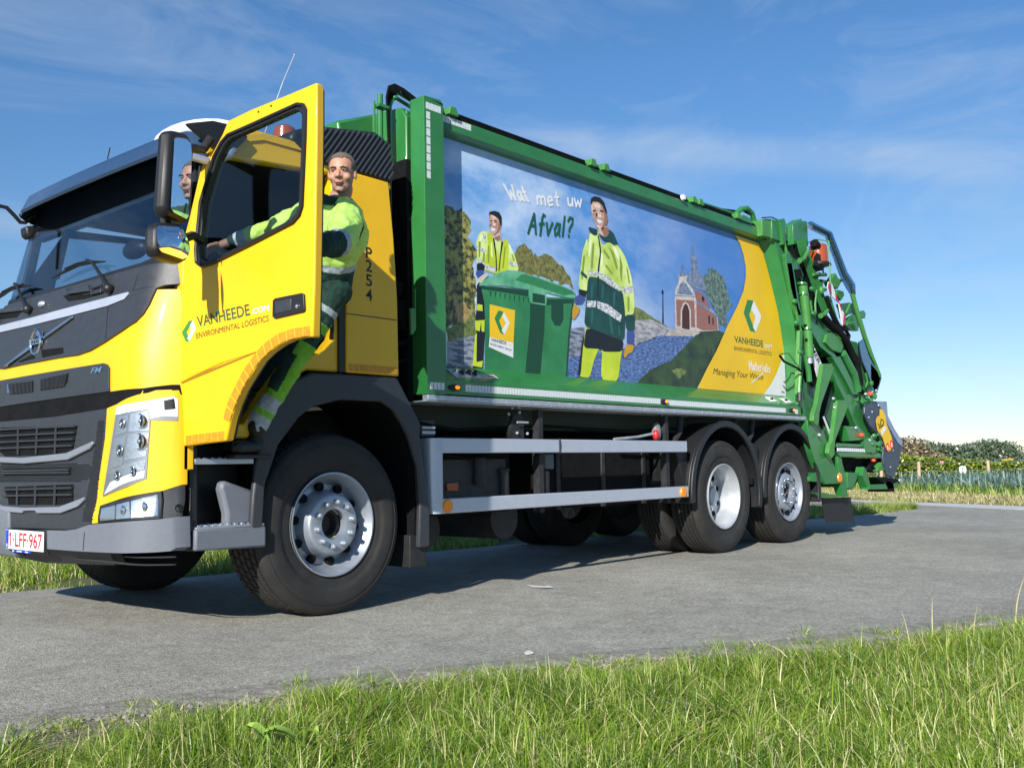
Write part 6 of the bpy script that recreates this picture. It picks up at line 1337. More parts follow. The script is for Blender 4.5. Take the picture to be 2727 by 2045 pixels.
zl = [CH+fwd*.150+Vector((-.02,0,.10)), CH+fwd*.168+Vector((-.01,0,0)), WA+fwd*.155]
M().tube(zl, .006, 6).build('zip', NVY, man)
b = M(); b.tube([SL+Vector((.01,-.02,.085)), SL+Vector((.075,-.03,.03)), SL+Vector((.092,-.02,-.06)), SL+Vector((.06,0,-.16))], .009, 8)
b.build('shoulder_piping', NVY, man)
# trousers
b = M()
capsule(b, HP+Vector((0,0,.03)), H1, .13, .10); capsule(b, HP, H2, .12, .10)
for h_, k_, a_ in ((H1, K1, A1), (H2, K2, A2)): capsule(b, h_, k_, .090, .068); capsule(b, k_, a_, .066, .058)
def tslots(c):
    for h_, k_, a_ in ((H1, K1, A1), (H2, K2, A2)):
        d = a_-h_; t = (c-h_).dot(d)/d.length_squared; pr = h_+d*max(0, min(1, t))
        if (c-pr).length < .11:
            side = (c-pr).dot(Vector((.64,-.70,-.3)))
            if .93 < t: return 2
            if .89 < t <= .93: return 0
            if .80 < t <= .89: return 2
            if .76 < t <= .80: return 0
            if side > .022 and .50 < t < .78: return 0
            if side > -.01 and .40 < t < .50: return 0
            if .24 < t < .30: return 0
            if .13 < t < .17: return 2
            return 1
    return 1
fuse('trousers', b, [mat('lime_cloth', (.20,.52,.03), .75, var=.15, vscale=20, bump=.4, bscale=30), MATS['dark_green_cloth'], BND], man, .0065, 8, tslots, .010)
for a_, x_ in ((A1, 0), (A2, 0)):
    b = M(); sole = .934; tz = Vector((a_.x-.14, a_.y-.03, sole+.035)); hl = Vector((a_.x+.03, a_.y+.01, sole+.04))
    capsule(b, a_, hl+Vector((-.01,0,.02)), .056, .046); capsule(b, hl, tz, .044, .040); capsule(b, a_, a_.lerp(hl, .5), .055, .05)
    o = fuse('boot', b, BOOT, man, .008, 4)
    M().prism([(hl.x+.045,a_.y-.045),(tz.x-.04,a_.y-.075),(tz.x-.05,a_.y+.0),(hl.x+.045,a_.y+.055)], .912, .934, 'Z').build('sole', PLB, o, bevel=.006)

# ================================================================ GROUND
rng = np.random.default_rng(5)
SOIL = mat('soil', (.11,.085,.05), .95, col2=(.07,.085,.025), vscale=5, bump=.8, bscale=18)
def sheet(name, pts, z, m, th=.0, jit=0, step=.15):
    out = []
    rnd = random.Random(len(pts)*31+int(pts[0][0]*7))
    for (x0, y0), (x1, y1) in zip(pts, pts[1:]+pts[:1]):
        L = math.hypot(x1-x0, y1-y0); k = 1 if L > 25 or not jit else max(1, int(L/step))
        for i in range(k):
            t = i/k; j = jit if k > 1 else 0
            out.append((x0+(x1-x0)*t+rnd.uniform(-j, j), y0+(y1-y0)*t+rnd.uniform(-j, j)))
    b = M(); f = b.bm.faces.new([b.bm.verts.new((x, y, z)) for x, y in out])
    if th:
        r = bmesh.ops.extrude_face_region(b.bm, geom=[f])
        for g in r['geom']:
            if isinstance(g, bmesh.types.BMVert): g.co.z -= th
    bmesh.ops.triangulate(b.bm, faces=b.bm.faces[:])
    return b.build(name, m, None, smooth=False)
GR0 = M()
for i in range(1): GR0.bm.faces.new([GR0.bm.verts.new(p) for p in ((-400,-400,-.03),(900,-400,-.03),(900,900,-.03),(-400,900,-.03))])
g = GR0.build('ground', SOIL, None, smooth=False); tag(g, 'brown earth under the verge grass', 'ground', kind='structure')
# asphalt with stone chips
ASP = bpy.data.materials.new('asphalt'); ASP.use_nodes = True; t = ASP.node_tree; bs = t.nodes['Principled BSDF']; bs.inputs['Roughness'].default_value = .86; bs.inputs['Specular IOR Level'].default_value = .25
c = t.nodes.new('ShaderNodeTexCoord')
def NZ(s, d, r=.6):
    n = t.nodes.new('ShaderNodeTexNoise'); n.inputs['Scale'].default_value = s; n.inputs['Detail'].default_value = d; n.inputs['Roughness'].default_value = r; t.links.new(c.outputs['Object'], n.inputs['Vector']); return n
na, nb, nc = NZ(.55, 9, .7), NZ(42, 4, .85), NZ(7, 7, .7)
vo = t.nodes.new('ShaderNodeTexVoronoi'); vo.inputs['Scale'].default_value = 130; t.links.new(c.outputs['Object'], vo.inputs['Vector'])
r1 = t.nodes.new('ShaderNodeValToRGB'); r1.color_ramp.elements[0].position = .35; r1.color_ramp.elements[1].position = .68; r1.color_ramp.elements[0].color = (.27,.265,.235,1); r1.color_ramp.elements[1].color = (.40,.39,.345,1); t.links.new(na.outputs[0], r1.inputs[0])
r2 = t.nodes.new('ShaderNodeValToRGB'); r2.color_ramp.elements[0].position = .30; r2.color_ramp.elements[1].position = .72; r2.color_ramp.elements[0].color = (.42,.42,.42,1); r2.color_ramp.elements[1].color = (1.55,1.55,1.53,1); t.links.new(nb.outputs[0], r2.inputs[0])
m1 = t.nodes.new('ShaderNodeMixRGB'); m1.blend_type = 'MULTIPLY'; m1.inputs[0].default_value = 1; t.links.new(r1.outputs[0], m1.inputs[1]); t.links.new(r2.outputs[0], m1.inputs[2])
r3 = t.nodes.new('ShaderNodeValToRGB'); r3.color_ramp.elements[0].position = .36; r3.color_ramp.elements[1].position = .60; r3.color_ramp.elements[0].color = (.84,.83,.82,1); r3.color_ramp.elements[1].color = (1.08,1.08,1.08,1); t.links.new(nc.outputs[0], r3.inputs[0])
m2_ = t.nodes.new('ShaderNodeMixRGB'); m2_.blend_type = 'MULTIPLY'; m2_.inputs[0].default_value = 1; t.links.new(m1.outputs[0], m2_.inputs[1]); t.links.new(r3.outputs[0], m2_.inputs[2]); t.links.new(m2_.outputs[0], bs.inputs['Base Color'])
bm1 = t.nodes.new('ShaderNodeBump'); bm1.inputs['Strength'].default_value = .55; bm1.inputs['Distance'].default_value = .006; t.links.new(vo.outputs['Distance'], bm1.inputs['Height'])
bm2 = t.nodes.new('ShaderNodeBump'); bm2.inputs['Strength'].default_value = .5; bm2.inputs['Distance'].default_value = .02; t.links.new(nc.outputs[0], bm2.inputs['Height']); t.links.new(bm1.outputs[0], bm2.inputs['Normal']); t.links.new(bm2.outputs[0], bs.inputs['Normal'])
NEAR = [(-9,.9),(-5,-.05),(-3.2,-.75),(-2.45,-1.06),(-2.03,-1.10),(-1.45,-1.32),(-.95,-1.55),(-.64,-1.70),(-.28,-1.86),(.2,-2.2),(.7,-2.55),(1.4,-2.85),(2.13,-3.12),(4,-3.75),(6,-4.5),(9,-6.2),(14,-10)]
FAR = [(-9,3.15),(-3,3.0),(-.73,2.92),(.0,2.78),(.9,2.62),(2.5,2.75),(5,2.4),(8,1.95),(9.6,1.65),(11.2,1.40),(12.4,1.26)]
road = sheet('road', NEAR+[(7.7,-9.3),(13.5,-.3),(15.9,3.45),(48,53.4),(45,54),(13.9,3.1),(12.9,1.6)]+FAR[::-1], 0, ASP, .008, .006, .10); tag(road, 'weathered grey asphalt lane meeting a cross road', 'road', kind='structure')
WEAR = mat('crumbling_asphalt', (.15,.14,.12), .95, col2=(.34,.325,.285), vscale=17, bump=1.0, bscale=75)
bm = bmesh.new(); rows = []; K_ = 15
for i, xx in enumerate(np.arange(-4.2, 6.2, .028)):
    yy = float(edge_y(np.array([xx]), NEAR)[0]) if 'edge_y' in globals() else float(np.interp(xx, [p[0] for p in NEAR], [p[1] for p in NEAR]))
    big = noise.noise(Vector((xx*.9, 2, 0)))*.06; fine = noise.noise(Vector((xx*6, 5, 0)))*.035
    row = []
    for k in range(K_):
        t = k/(K_-1); off = .15+big*.6-(.15+.26+big+fine)*t if k else .17
        n_ = noise.noise(Vector((xx*9, off*9, 1)))*.6+noise.noise(Vector((xx*28, off*28, 4)))*.4
        z = .0035+max(0, 1-abs(t-.35)/.35)*.004*n_-.024*min(1, max(0, (t-.38+.18*n_)/.3))+(.007*n_ if .3 < t < .97 else 0)
        if k == 0: z = .0008
        row.append(bm.verts.new((xx, yy+off, max(z, -.028))))
    rows.append(row)
for r0, r1_ in zip(rows, rows[1:]):
    for k in range(K_-1): bm.faces.new((r0[k], r1_[k], r1_[k+1], r0[k+1]))
bmesh.ops.recalc_face_normals(bm, faces=bm.faces)
me = bpy.data.meshes.new('road_edge'); bm.to_mesh(me); bm.free(); eb = link('road_edge', me, WEAR, None, ang=180); tag(eb, 'crumbling rough strip along the near edge of the asphalt', 'road edge', kind='structure')
st = sheet('concrete_strip', [(7.9,-10.0),(13.5,-.3),(15.9,3.45),(48,53.4),(49.3,54),(16.73,3.87),(14.68,-.02),(9.2,-10)], .006, mat('pale_concrete', (.50,.50,.49), .85, var=.1, vscale=3), .03); tag(st, 'pale concrete strip along the far edge of the cross road', 'kerb', kind='structure')
sh_ = sheet('road_shoulder', [(-2.9,-1.35),(-2.4,-.95),(-1.5,-1.25),(-.9,-1.45),(-.2,-1.8),(.6,-2.45),(2.2,-3.05),(4.5,-3.9),(4.4,-4.3),(2.0,-3.5),(.3,-2.75),(-.6,-2.15),(-1.3,-1.75),(-2.2,-1.5)], -.008, mat('gravelly_earth', (.10,.09,.07), .95, col2=(.27,.255,.22), vscale=14, bump=1.0, bscale=70), .005, .03, .2); tag(sh_, 'crumbling gravel shoulder between asphalt and grass', 'road shoulder', kind='structure')

# ---------------------------------------------------------------- blades
def leafmat(name, a, b_, c_, rough=.55, tr=.35):
    m = bpy.data.materials.new(name); m.use_nodes = True; t = m.node_tree; t.nodes.clear()
    o = t.nodes.new('ShaderNodeOutputMaterial'); at = t.nodes.new('ShaderNodeAttribute'); at.attribute_name = 'tint'
    r = t.nodes.new('ShaderNodeValToRGB'); r.color_ramp.elements[0].color = (*a, 1); r.color_ramp.elements[1].color = (*c_, 1); e = r.color_ramp.elements.new(.55); e.color = (*b_, 1)
    t.links.new(at.outputs['Fac'], r.inputs[0])
    d = t.nodes.new('ShaderNodeBsdfDiffuse'); tl = t.nodes.new('ShaderNodeBsdfTranslucent'); gl = t.nodes.new('ShaderNodeBsdfGlossy'); gl.inputs['Roughness'].default_value = .42
    t.links.new(r.outputs[0], d.inputs[0]); t.links.new(r.outputs[0], tl.inputs[0])
    x = t.nodes.new('ShaderNodeMixShader'); x.inputs[0].default_value = tr; t.links.new(d.outputs[0], x.inputs[1]); t.links.new(tl.outputs[0], x.inputs[2])
    y = t.nodes.new('ShaderNodeMixShader'); y.inputs[0].default_value = .05; t.links.new(x.outputs[0], y.inputs[1]); t.links.new(gl.outputs[0], y.inputs[2]); t.links.new(y.outputs[0], o.inputs[0])
    return m
def blades(name, P, H, Wd, A, L, T, m, segs=3, z0=None):
    # P base points, H height, Wd width, A lean azimuth, L lean amount, T tint
    n = len(P); k = segs+1
    z0 = np.full(n, -.03) if z0 is None else z0
    t = np.linspace(0, 1, k)[None, :]
    dx, dy = np.cos(A)[:, None], np.sin(A)[:, None]
    out = L[:, None]*H[:, None]*t**2; zz = z0[:, None]+H[:, None]*(t-.35*np.minimum(L[:, None], 1.6)*t**2)
    cx = P[:, 0:1]+dx*out; cy = P[:, 1:2]+dy*out
    w_ = Wd[:, None]*(1-t**1.6)*.5+.0003
    tw = A+np.pi/2+rng.normal(0, .7, n); sx, sy = np.cos(tw)[:, None], np.sin(tw)[:, None]
    V = np.empty((n, k, 2, 3)); V[:, :, 0, 0] = cx-sx*w_; V[:, :, 0, 1] = cy-sy*w_; V[:, :, 0, 2] = zz; V[:, :, 1, 0] = cx+sx*w_; V[:, :, 1, 1] = cy+sy*w_; V[:, :, 1, 2] = zz
    V = V.reshape(-1, 3); base = (np.arange(n)*k*2)[:, None]
    F_ = np.stack([np.stack([base[:, 0]+2*i, base[:, 0]+2*i+1, base[:, 0]+2*i+3, base[:, 0]+2*i+2], -1) for i in range(segs)], 1).reshape(-1, 4)
    me = bpy.data.meshes.new(name); me.vertices.add(len(V)); me.vertices.foreach_set('co', V.ravel()); me.loops.add(F_.size); me.loops.foreach_set('vertex_index', F_.ravel().astype(np.int32))
    me.polygons.add(len(F_)); me.polygons.foreach_set('loop_start', np.arange(0, F_.size, 4, dtype=np.int32)); me.update(calc_edges=True)
    at = me.attributes.new('tint', 'FLOAT', 'POINT'); at.data.foreach_set('value', np.repeat(T, k*2).astype(np.float32))
    return link(name, me, m, None, smooth=False)
def edge_y(x, E_): return np.interp(x, [p[0] for p in E_], [p[1] for p in E_])
GRM = leafmat('grass_blades', (.045,.115,.008), (.27,.42,.030), (.74,.66,.32))
# foreground verge
n = 250000
x = rng.uniform(-3.1, 5.0, n); dd = rng.beta(1.1, 1.6, n)*3.2; 
clump = np.array([noise.noise(Vector((a*1.7, b_*1.7, 3))) for a, b_ in zip(x, dd)])
y = edge_y(x, NEAR)-.18-.10*np.clip((x+1.5)/2, 0, 1)-.20*np.array([noise.noise(Vector((a*1.3, 7, 1))) for a in x])-.10*np.array([noise.noise(Vector((a*5, 3, 1))) for a in x])-dd
cxp, cyp = x+3.69, y+4.604; dist = np.hypot(cxp, cyp); fwdd = cxp*.752+cyp*.658; lat = cxp*.658-cyp*.752
keep = (dist > 1.9) & (fwdd > 0) & (np.abs(lat) < fwdd*.64+.3) & (dd > .0)
fr_ = np.array([noise.noise(Vector((a*5, b_*5, 9))) for a, b_ in zip(x, dd)])
keep &= ~((dd < .25) & (fr_ < -.05)) & (rng.random(n) < np.clip(1.25-dist*.08, .3, 1))
x, y, dd, clump, dist = x[keep], y[keep], dd[keep], clump[keep], dist[keep]; n = len(x)
H = (.045+.05*rng.random(n)+.085*np.clip(clump+.2, 0, 1)+.06*(rng.random(n) < .08))*np.clip(.45+dd*1.6, .45, 1.15)*(1+.28*np.clip((x-.5)/2, 0, 1))
A = rng.normal(.4, 1.5, n)+clump*4; L = np.abs(rng.normal(.95, .6, n))
T = np.clip(.36+.28*rng.normal(0, .75, n)+.28*np.array([noise.noise(Vector((a*2.6, b_*2.6, 5))) for a, b_ in zip(x, y)]), 0, .78); T[rng.random(n) < .12] = rng.uniform(.85, 1)
o = blades('verge_grass', np.stack([x, y], 1), H, rng.uniform(.0022, .0056, n), A, L, T, GRM); tag(o, 'long green verge grass with dry blades in the foreground', 'grass', kind='stuff')
# tussocks: bunches of longer leaves falling outwards
nt_ = 900; tx = rng.uniform(-2.9, 4.6, nt_); td = rng.beta(1, 1.5, nt_)*2.8; ty = edge_y(tx, NEAR)-.32-td; kk = 46
th_ = rng.uniform(.08, .19, nt_)*(1+.25*np.clip((tx-.8)/2, 0, 1)); tT = rng.normal(.40, .17, nt_)
keep = (np.hypot(tx+3.69, ty+4.604) > 2.0); tx, ty, th_, tT = tx[keep], ty[keep], th_[keep], tT[keep]; nt_ = len(tx)
bx_ = np.repeat(tx, kk); by_ = np.repeat(ty, kk); n = nt_*kk; a_ = rng.uniform(0, 6.28, n); rr_ = np.abs(rng.normal(0, .022, n))
TT_ = np.clip(np.repeat(tT, kk)+rng.normal(0, .10, n), 0, .8); TT_[rng.random(n) < .10] = .95
o = blades('grass_tussocks', np.stack([bx_+rr_*np.cos(a_), by_+rr_*np.sin(a_)], 1), np.repeat(th_, kk)*rng.uniform(.6, 1.1, n), rng.uniform(.003, .0062, n), a_+rng.normal(0, .5, n), np.abs(rng.normal(.85, .35, n)), TT_, GRM, 4); tag(o, 'tussocks of longer grass leaning outwards across the verge', 'grass', kind='stuff')
# small tufts that have rooted in the broken edge
nt_ = 110; tx = rng.uniform(-2.7, 3.6, nt_); ty = edge_y(tx, NEAR)+rng.normal(-.10, .10, nt_); kk = 26
bx_ = np.repeat(tx, kk); by_ = np.repeat(ty, kk); n = nt_*kk; a_ = rng.uniform(0, 6.28, n); rr_ = np.abs(rng.normal(0, .03, n))
o = blades('edge_tufts', np.stack([bx_+rr_*np.cos(a_), by_+rr_*np.sin(a_)], 1), np.repeat(rng.uniform(.03, .075, nt_), kk)*rng.uniform(.6, 1.1, n), rng.uniform(.002, .0045, n), a_, np.abs(rng.normal(.9, .4, n)), np.clip(rng.normal(.5, .25, n), 0, 1), GRM, 3, np.full(n, -.008)); tag(o, 'small grass tufts growing out of the broken asphalt edge', 'grass', kind='stuff')
# dead thatch lying on the soil
n = 22000; x = rng.uniform(-3, 4.8, n); y = edge_y(x, NEAR)-.14-rng.beta(1, 1.3, n)*3
o = blades('dead_thatch', np.stack([x, y], 1), rng.uniform(.03, .07, n), rng.uniform(.003, .006, n), rng.uniform(0, 6.28, n), rng.uniform(1.6, 3.2, n), np.clip(rng.normal(.97, .1, n), .7, 1), GRM, 3, np.full(n, -.015)); tag(o, 'pale dead grass lying between the green blades', 'dry grass', kind='stuff')
# dry seed stalks standing above it
n = 46; x = rng.uniform(-.2, 3.6, n); y = edge_y(x, NEAR)-rng.uniform(.1, 1.3, n)
o = blades('dry_stalks', np.stack([x, y], 1), rng.uniform(.16, .34, n), np.full(n, .005), rng.uniform(0, 6.28, n), rng.uniform(.1, .45, n), np.full(n, 1.), GRM, 5); tag(o, 'thin dry grass stalks standing above the verge', 'dry grass', kind='stuff')
# verge on the far side of the lane
n = 60000; x = rng.uniform(-4.5, 13.2, n); d2 = rng.beta(1, 2.0, n)*6
y = edge_y(x, FAR)+.12+d2+.1*np.sin(x*3); y2 = np.where(x > 11, edge_y(x, FAR)+d2*(13.2-x)/2.2, y)
fl_ = np.array([noise.noise(Vector((a*1.4, b_*1.4, 2))) for a, b_ in zip(x, d2)]); keep = ~((fl_ < -.12) & (d2 < .7)); keep &= (y2 < 1.3+(x-11.2)*(-.05)+ (13.6-x)*1.2)
x, y2, d2, fl_ = x[keep], y2[keep], d2[keep], fl_[keep]; n = len(x)
T = np.clip(.36+.3*rng.normal(0, .6, n)+.4*fl_, 0, .8); T[rng.random(n) < .16] = 1
o = blades('far_verge_grass', np.stack([x, y2], 1), (.06+.10*rng.random(n)+.10*np.clip(fl_+.2, 0, 1))*np.clip(.5+d2, .5, 1.3), rng.uniform(.004, .009, n), rng.uniform(0, 6.28, n), np.abs(rng.normal(.7, .4, n)), T, GRM); tag(o, 'rough grass bank on the far side of the lane behind the truck', 'grass', kind='stuff')
# sun-bleached verge beyond the cross road, then the crop
tt = np.array([.6, .8]); nn = np.array([.8, -.6]); B0 = np.array([20.35, 1.38])
n = 60000; s_ = rng.uniform(-14, 34, n); d_ = rng.uniform(-6.2, .5, n)
# keep the strip outside the concrete edge
Q = B0[None]+s_[:, None]*tt+d_[:, None]*nn
side = (Q[:, 0]-14.68)*.84-(Q[:, 1]+.02)*.54
keep = side > .05; Q = Q[keep]; n = len(Q); ed = side[keep]
T = np.clip(.80+.15*rng.normal(0, 1, n), .3, 1); T[(ed < .5) & (rng.random(n) < .6)] = .45
o = blades('dry_verge_grass', Q, rng.uniform(.05, .14, n), rng.uniform(.010, .022, n), rng.uniform(0, 6.28, n), np.abs(rng.normal(.8, .4, n)), T, leafmat('dry_grass', (.10,.15,.03), (.32,.32,.09), (.72,.62,.34))); tag(o, 'sun bleached mown verge beyond the cross road', 'grass', kind='stuff')
def far(px, dist): a = R(48.81)+math.atan((px-1363.5)/2623); return np.array([-3.69+dist*math.sin(a), -4.604+dist*math.cos(a)])
HL_, HR_ = far(2300, 33), far(2760, 42); hv = HR_-HL_; hlen = float(np.hypot(*hv)); hv = hv/hlen; hnrm = np.array([hv[1], -hv[0]]); hnrm = hnrm if hnrm @ np.array([1., .4]) > 0 else -hnrm
P_, H_, W_, A_, L_, T_ = [], [], [], [], [], []
for i in range(46):
    for s in np.arange(-14, 24, .22):
        q = B0+tt*(s+rng.normal(0, .05))+nn*(i*.46+rng.normal(0, .05))
        if (q-HL_) @ hnrm > -1.6: continue
        a0 = rng.uniform(0, 6.28); far_ = i > 14
        for j in range(5 if far_ else 8):
            P_.append(q+rng.normal(0, .012, 2)); H_.append(rng.uniform(.34, .60)); W_.append(rng.uniform(.034, .060)); A_.append(a0+j*2.4+rng.normal(0, .3)); L_.append(abs(rng.normal(.6, .4))); T_.append(np.clip(rng.normal(.45, .32), 0, 1))
o = blades('leek_crop', np.array(P_), np.array(H_), np.array(W_), np.array(A_), np.array(L_), np.array(T_), leafmat('leek_leaves', (.030,.075,.060), (.11,.20,.165), (.36,.48,.43), tr=.2), 4, np.full(len(P_), -.03)); tag(o, 'field of blue green leeks growing in rows', 'crop', kind='stuff')
n = 4500; s_ = rng.uniform(-6, 20, n); d_ = rng.uniform(-.7, .3, n); keep = rng.random(n) < np.clip((s_+3)/5, .05, 1); s_, d_ = s_[keep], d_[keep]; Q = B0[None]+s_[:, None]*tt+d_[:, None]*nn; n = len(Q)
o = blades('field_edge_weeds', Q, rng.uniform(.15, .42, n), rng.uniform(.012, .03, n), rng.uniform(0, 6.28, n), np.abs(rng.normal(.5, .3, n)), np.clip(rng.normal(.45, .25, n), 0, .9), GRM); tag(o, 'green weeds along the edge of the leek field', 'weeds', kind='stuff')

# ---------------------------------------------------------------- leafy masses: hedge, shrubs
def leaves(name, C_, N_, size, T, m, parent=None):
    n = len(C_); u = np.cross(N_, rng.normal(0, 1, (n, 3))); u /= np.linalg.norm(u, axis=1)[:, None]+1e-9; v = np.cross(N_, u)
    s = size[:, None]; q = np.stack([C_-u*s, C_+v*s*.55, C_+u*s, C_-v*s*.55], 1).reshape(-1, 3)
    me = bpy.data.meshes.new(name); me.vertices.add(len(q)); me.vertices.foreach_set('co', q.ravel()); me.loops.add(n*4); me.loops.foreach_set('vertex_index', np.arange(n*4, dtype=np.int32))
    me.polygons.add(n); me.polygons.foreach_set('loop_start', np.arange(0, n*4, 4, dtype=np.int32)); me.update(calc_edges=True)
    at = me.attributes.new('tint', 'FLOAT', 'POINT'); at.data.foreach_set('value', np.repeat(T, 4).astype(np.float32))
    return link(name, me, m, parent, smooth=False)
HB = HL_
n = 60000; s_ = rng.uniform(-16, 22, n); yy_ = rng.uniform(-.4, .4, n)
top = np.interp(s_, [-4, 0, hlen, hlen+6], [1.02, 1.0, .52, .45])+.07*np.array([noise.noise(Vector((a*1.1, 0, 4))) for a in s_])+.05*np.array([noise.noise(Vector((a*4, 0, 4))) for a in s_])
zz_ = -.03+rng.random(n)**.75*(top+.03); N_ = rng.normal(0, 1, (n, 3))+np.array([-.8, .2, .5]); N_ /= np.linalg.norm(N_, axis=1)[:, None]
Q = HB[None]+s_[:, None]*hv+yy_[:, None]*hnrm
hd = thing('hedge', 'long clipped green hedge running behind the leek field', 'hedge', (HB[0], HB[1], 0))
leaves('foliage', np.column_stack([Q, zz_]), N_, rng.uniform(.04, .085, n), np.clip(rng.normal(.48, .28, n), 0, 1), leafmat('hedge_leaves', (.030,.065,.006), (.15,.22,.020), (.42,.46,.08), tr=.25), hd)
b = M()
for s in np.arange(-16, 22, .5): q = HB+hv*(s+rng.uniform(-.1, .1)); b.tube([(q[0], q[1], -.03), (q[0]+.05, q[1], .2), (q[0], q[1]+.05, .4)], .02, 5)
b.build('stems', mat('hedge_stem', (.06,.045,.03), .9), hd)
# wire fence in front of the hedge
FB = HB-hnrm*1.0
POST = mat('weathered_wood', (.50,.38,.24), .85, var=.25, vscale=20, stretch=(1,1,.2))
fn = thing('wire_fence', 'low wire fence on pale wooden posts in front of the hedge', 'fence', (FB[0], FB[1], 0))
def hit(px): 
    d = far(px, 1.)-np.array([-3.69, -4.604]); C0 = np.array([-3.69, -4.604]); t = ((FB-C0) @ hnrm)/(d @ hnrm); return C0+d*t
pq = [hit(p) for p in (1960, 2110, 2250, 2338, 2438, 2622, 2790, 2960)]
for q in pq: M().tube([(q[0], q[1], -.2), (q[0]+.01, q[1], .74)], [.055, .05], 9).build('post', POST, fn)
for z in (.42, .68):
    M().tube([(pq[0][0], pq[0][1], z), (pq[-1][0], pq[-1][1], z)], .006, 5).build('wire', GAL, fn)
def at_px(dist, x, y): return None
def shrub(label, x, y, w_, h_, n, mt, grp, tint=.45):
    o = thing('shrub', label, 'shrub', (x, y, 0), grp)
    k = rng.normal(0, 1, (n, 3)); k /= np.linalg.norm(k, axis=1)[:, None]; r = rng.random(n)**.45
    lump = 1+.38*np.array([noise.noise(Vector(v*2.3)+Vector((x, y, 0))) for v in k])
    C_ = k*r[:, None]*lump[:, None]*np.array([w_/2, w_/2, h_*.55])+np.array([x, y, h_*.5]); C_ = C_[C_[:, 2] > 0]; m_ = len(C_)
    N_ = rng.normal(0, 1, (m_, 3)); N_ /= np.linalg.norm(N_, axis=1)[:, None]
    leaves('crown', C_, N_, rng.uniform(.05, .11, m_)*max(1, h_/2), np.clip(rng.normal(tint, .25, m_), 0, 1), mt, o)
    b = M()
    for i in range(7):
        a = rng.uniform(0, 6.28); b.tube([(x, y, -.1), (x+.2*math.cos(a)*w_*.5, y+.2*math.sin(a)*w_*.5, h_*.4), (x+.42*math.cos(a)*w_, y+.42*math.sin(a)*w_, h_*.8)], [.05, .035, .012], 5)
    b.build('trunk', MATS['hedge_stem'], o)
GRY = leafmat('grey_green_leaves', (.045,.075,.045), (.13,.19,.11), (.30,.35,.24), tr=.2)
BRN = leafmat('russet_leaves', (.07,.06,.03), (.22,.17,.09), (.40,.33,.20), tr=.2)
for lab, px, dist, w_, h_, n, mt in (('tall russet brown bush rising just past the truck tail', 2400, 46, 2.2, 1.6, 5000, BRN), ('low russet bush sloping down beside the tallest brown bush', 2440, 45, 2.6, 1.15, 4500, BRN), ('grey green bush behind the brown bushes', 2455, 52, 2.0, 1.6, 2600, GRY),
    ('small grey bush beside the red roof', 2490, 52, 2.4, 1.55, 2500, GRY), ('wide grey green bush behind the middle of the hedge', 2565, 52, 3.4, 1.45, 4000, GRY), ('grey green bush with two pointed tops', 2608, 52, 2.0, 1.55, 3500, GRY), ('tallest grey green bush, between two lower ones', 2642, 52, 1.9, 1.55, 4000, GRY), ('lone grey green bush beyond the yellow cloth', 2678, 52, 1.5, 1.45, 2500, GRY), ('lowest and farthest grey bush beyond the hedge', 2722, 50, 3.0, .8, 2500, GRY), ('low brown bush hidden partly by the truck tail', 2350, 47, 3.0, 1.2, 2500, BRN)):
    q = far(px, dist); shrub(lab, q[0], q[1], w_, h_, n, mt, 'bushes beyond the hedge')
q = far(2493, 70); hs2 = thing('house', 'distant house showing its red roof above the hedge', 'house', (q[0], q[1], 0))
M().box(q[0]-1.5, q[0]+1.5, q[1]-2, q[1]+2, -.03, .9).build('wall', mat('pale_wall', (.5,.45,.38), .8), hs2)
M().prism([(q[1]-2.2,.88),(q[1]+2.2,.88),(q[1],1.65)], q[0]-1.7, q[0]+1.7, 'X').build('roof', mat('red_tiles', (.30,.09,.07), .8), hs2)
def dot(name, label, cat, px, pz_, dist, fn_, *a):
    q = far(px, dist); return fn_(q[0], q[1], *a)
q = far(2552, 30); b = M().ell((q[0]-.1, q[1], .50), (.05,.05,.11), 2).ell((q[0]+.11, q[1]-.04, .50), (.06,.05,.12), 2).ell((q[0]+.04, q[1], .58), (.12,.05,.04), 2)
tag(b.build('plastic_bag', WHT), 'white plastic bag caught among the leeks', 'bag')
q = far(2500, 32.5); mk = M().lathe([(.0,0),(.05,.005),(.055,.025),(.03,.045),(0,.05)], (q[0], q[1], .70), (-.8,-.5,.2), 14).build('fence_marker', WHT); tag(mk, 'round red and white marker hung on the fence wire', 'marker')
M().lathe([(.015,.052),(.04,.04),(.058,.02),(.05,-.003)], (q[0], q[1], .70), (-.8,-.5,.2), 14).build('red_band', REDM, mk)
q = far(2668, 34); b = M().ell((q[0], q[1], .74), (.09,.12,.03), 2).ell((q[0]+.10, q[1]-.14, .755), (.07,.09,.03), 2); tag(b.build('yellow_cloth', GOLD), 'small yellow cloth lying on top of the hedge', 'cloth')
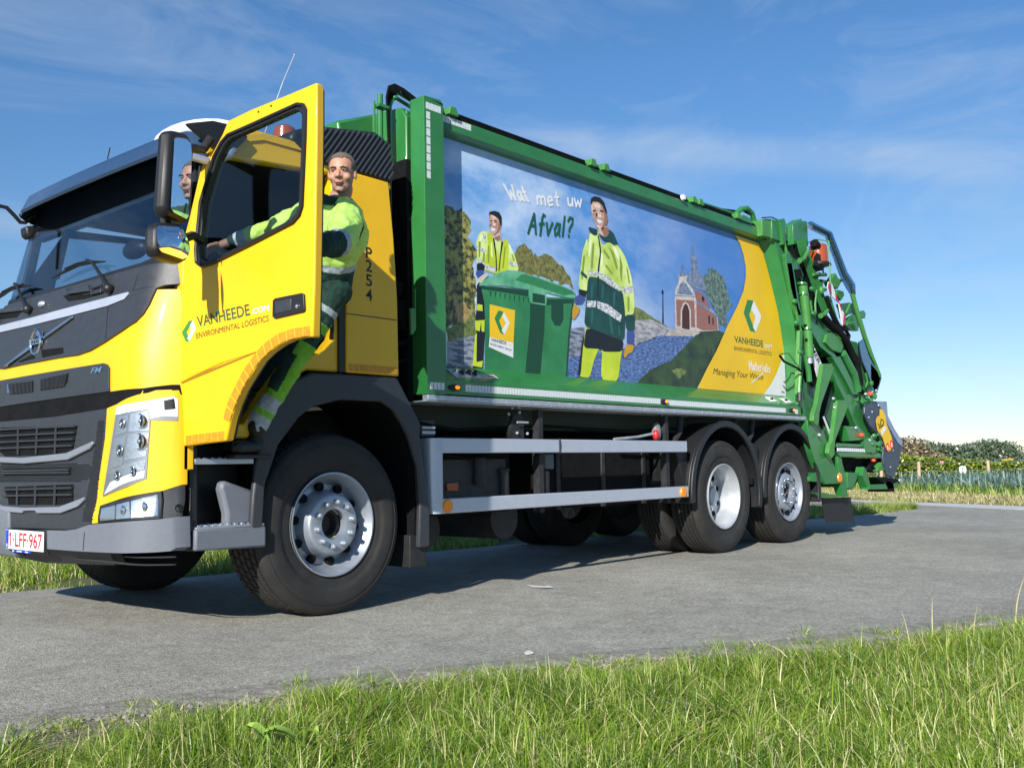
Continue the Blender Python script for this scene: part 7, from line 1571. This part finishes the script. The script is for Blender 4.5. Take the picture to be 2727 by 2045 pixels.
# ---------------------------------------------------------------- roadside details
def weed(label, x, y, ang, L_):
    o = thing('weed', label, 'weed', (x, y, -.02), 'broad leaved weeds in the verge')
    for k, (a, l) in enumerate(((ang, L_), (ang+2.2, L_*.55))):
        bm = bmesh.new(); rows = []
        for i in range(7):
            t = i/6; wd = l*.27*math.sin(math.pi*min(1, t*.93+.04))**.8; cx_ = x+math.cos(a)*l*t; cy_ = y+math.sin(a)*l*t; cz_ = .045+.05*math.sin(t*2.2)+.02
            px_, py_ = -math.sin(a)*wd, math.cos(a)*wd
            rows.append([bm.verts.new((cx_-px_, cy_-py_, cz_+.012)), bm.verts.new((cx_, cy_, cz_)), bm.verts.new((cx_+px_, cy_+py_, cz_+.012))])
        for r0, r1_ in zip(rows, rows[1:]):
            for j in range(2): bm.faces.new((r0[j], r0[j+1], r1_[j+1], r1_[j]))
        me = bpy.data.meshes.new('leaf'); bm.to_mesh(me); bm.free(); link('leaf', me, mat('weed_leaf', (.24,.38,.06), .5, var=.2, vscale=30) if 'weed_leaf' not in MATS else MATS['weed_leaf'], o, ang=60)
weed('larger broad leaved weed growing among the verge grass', *[(-1.93,-2.252)][0], 2.6, .11)
weed('smaller broad leaved weed beside the larger one in the verge grass', *[(-1.99,-2.175)][0], 2.0, .085)
GRV = mat('gravel_stone', (.12,.115,.105), .9, col2=(.38,.36,.33), vscale=9)
b = M()
for i in range(1500):
    x = rng.uniform(-2.6, 3.6); y = float(edge_y(np.array([x]), NEAR)[0])-rng.normal(.07, .12); r = rng.uniform(.003, .010)*(1.5 if rng.random() < .07 else 1)
    mt = Matrix.Translation((x, y, -.006+r*.5)) @ Matrix.Rotation(rng.uniform(0, 6), 4, 'Z') @ Matrix.Diagonal((r*1.3, r, r*.7, 1))
    bmesh.ops.create_icosphere(b.bm, subdivisions=1, radius=1, matrix=mt)
for i in range(260):
    x = rng.uniform(-2.6, 7); y = rng.uniform(-3, 2.6); r = rng.uniform(.002, .0045)
    if y < float(edge_y(np.array([x]), NEAR)[0]): continue
    bmesh.ops.create_icosphere(b.bm, subdivisions=1, radius=1, matrix=Matrix.Translation((x, y, .001)) @ Matrix.Diagonal((r*1.3, r, r*.6, 1)))
o = b.build('gravel', GRV, None, smooth=False); tag(o, 'loose gravel along the broken road edge', 'gravel', kind='stuff')
b = M(); q = [(1.701,0.015),(1.686,-0.084),(1.671,-0.18),(1.76,-0.149),(1.657,-0.275),(1.602,-0.237),(1.617,-0.121)]
b.bm.faces.new([b.bm.verts.new((x, y, .004+.003*(i % 3))) for i, (x, y) in enumerate(q)])
tag(b.build('paper_scrap', WHT), 'torn white paper scrap on the asphalt beside the truck shadow', 'litter')
b = M(); q = [(-0.243,-1.63),(-0.197,-1.618),(-0.207,-1.661),(-0.252,-1.692),(-0.278,-1.674)]; b.bm.faces.new([b.bm.verts.new((x, y, .004+.003*(i % 2))) for i, (x, y) in enumerate(q)])
tag(b.build('paper_scrap', WHT), 'tiny white paper scrap near the grassy road edge', 'litter')
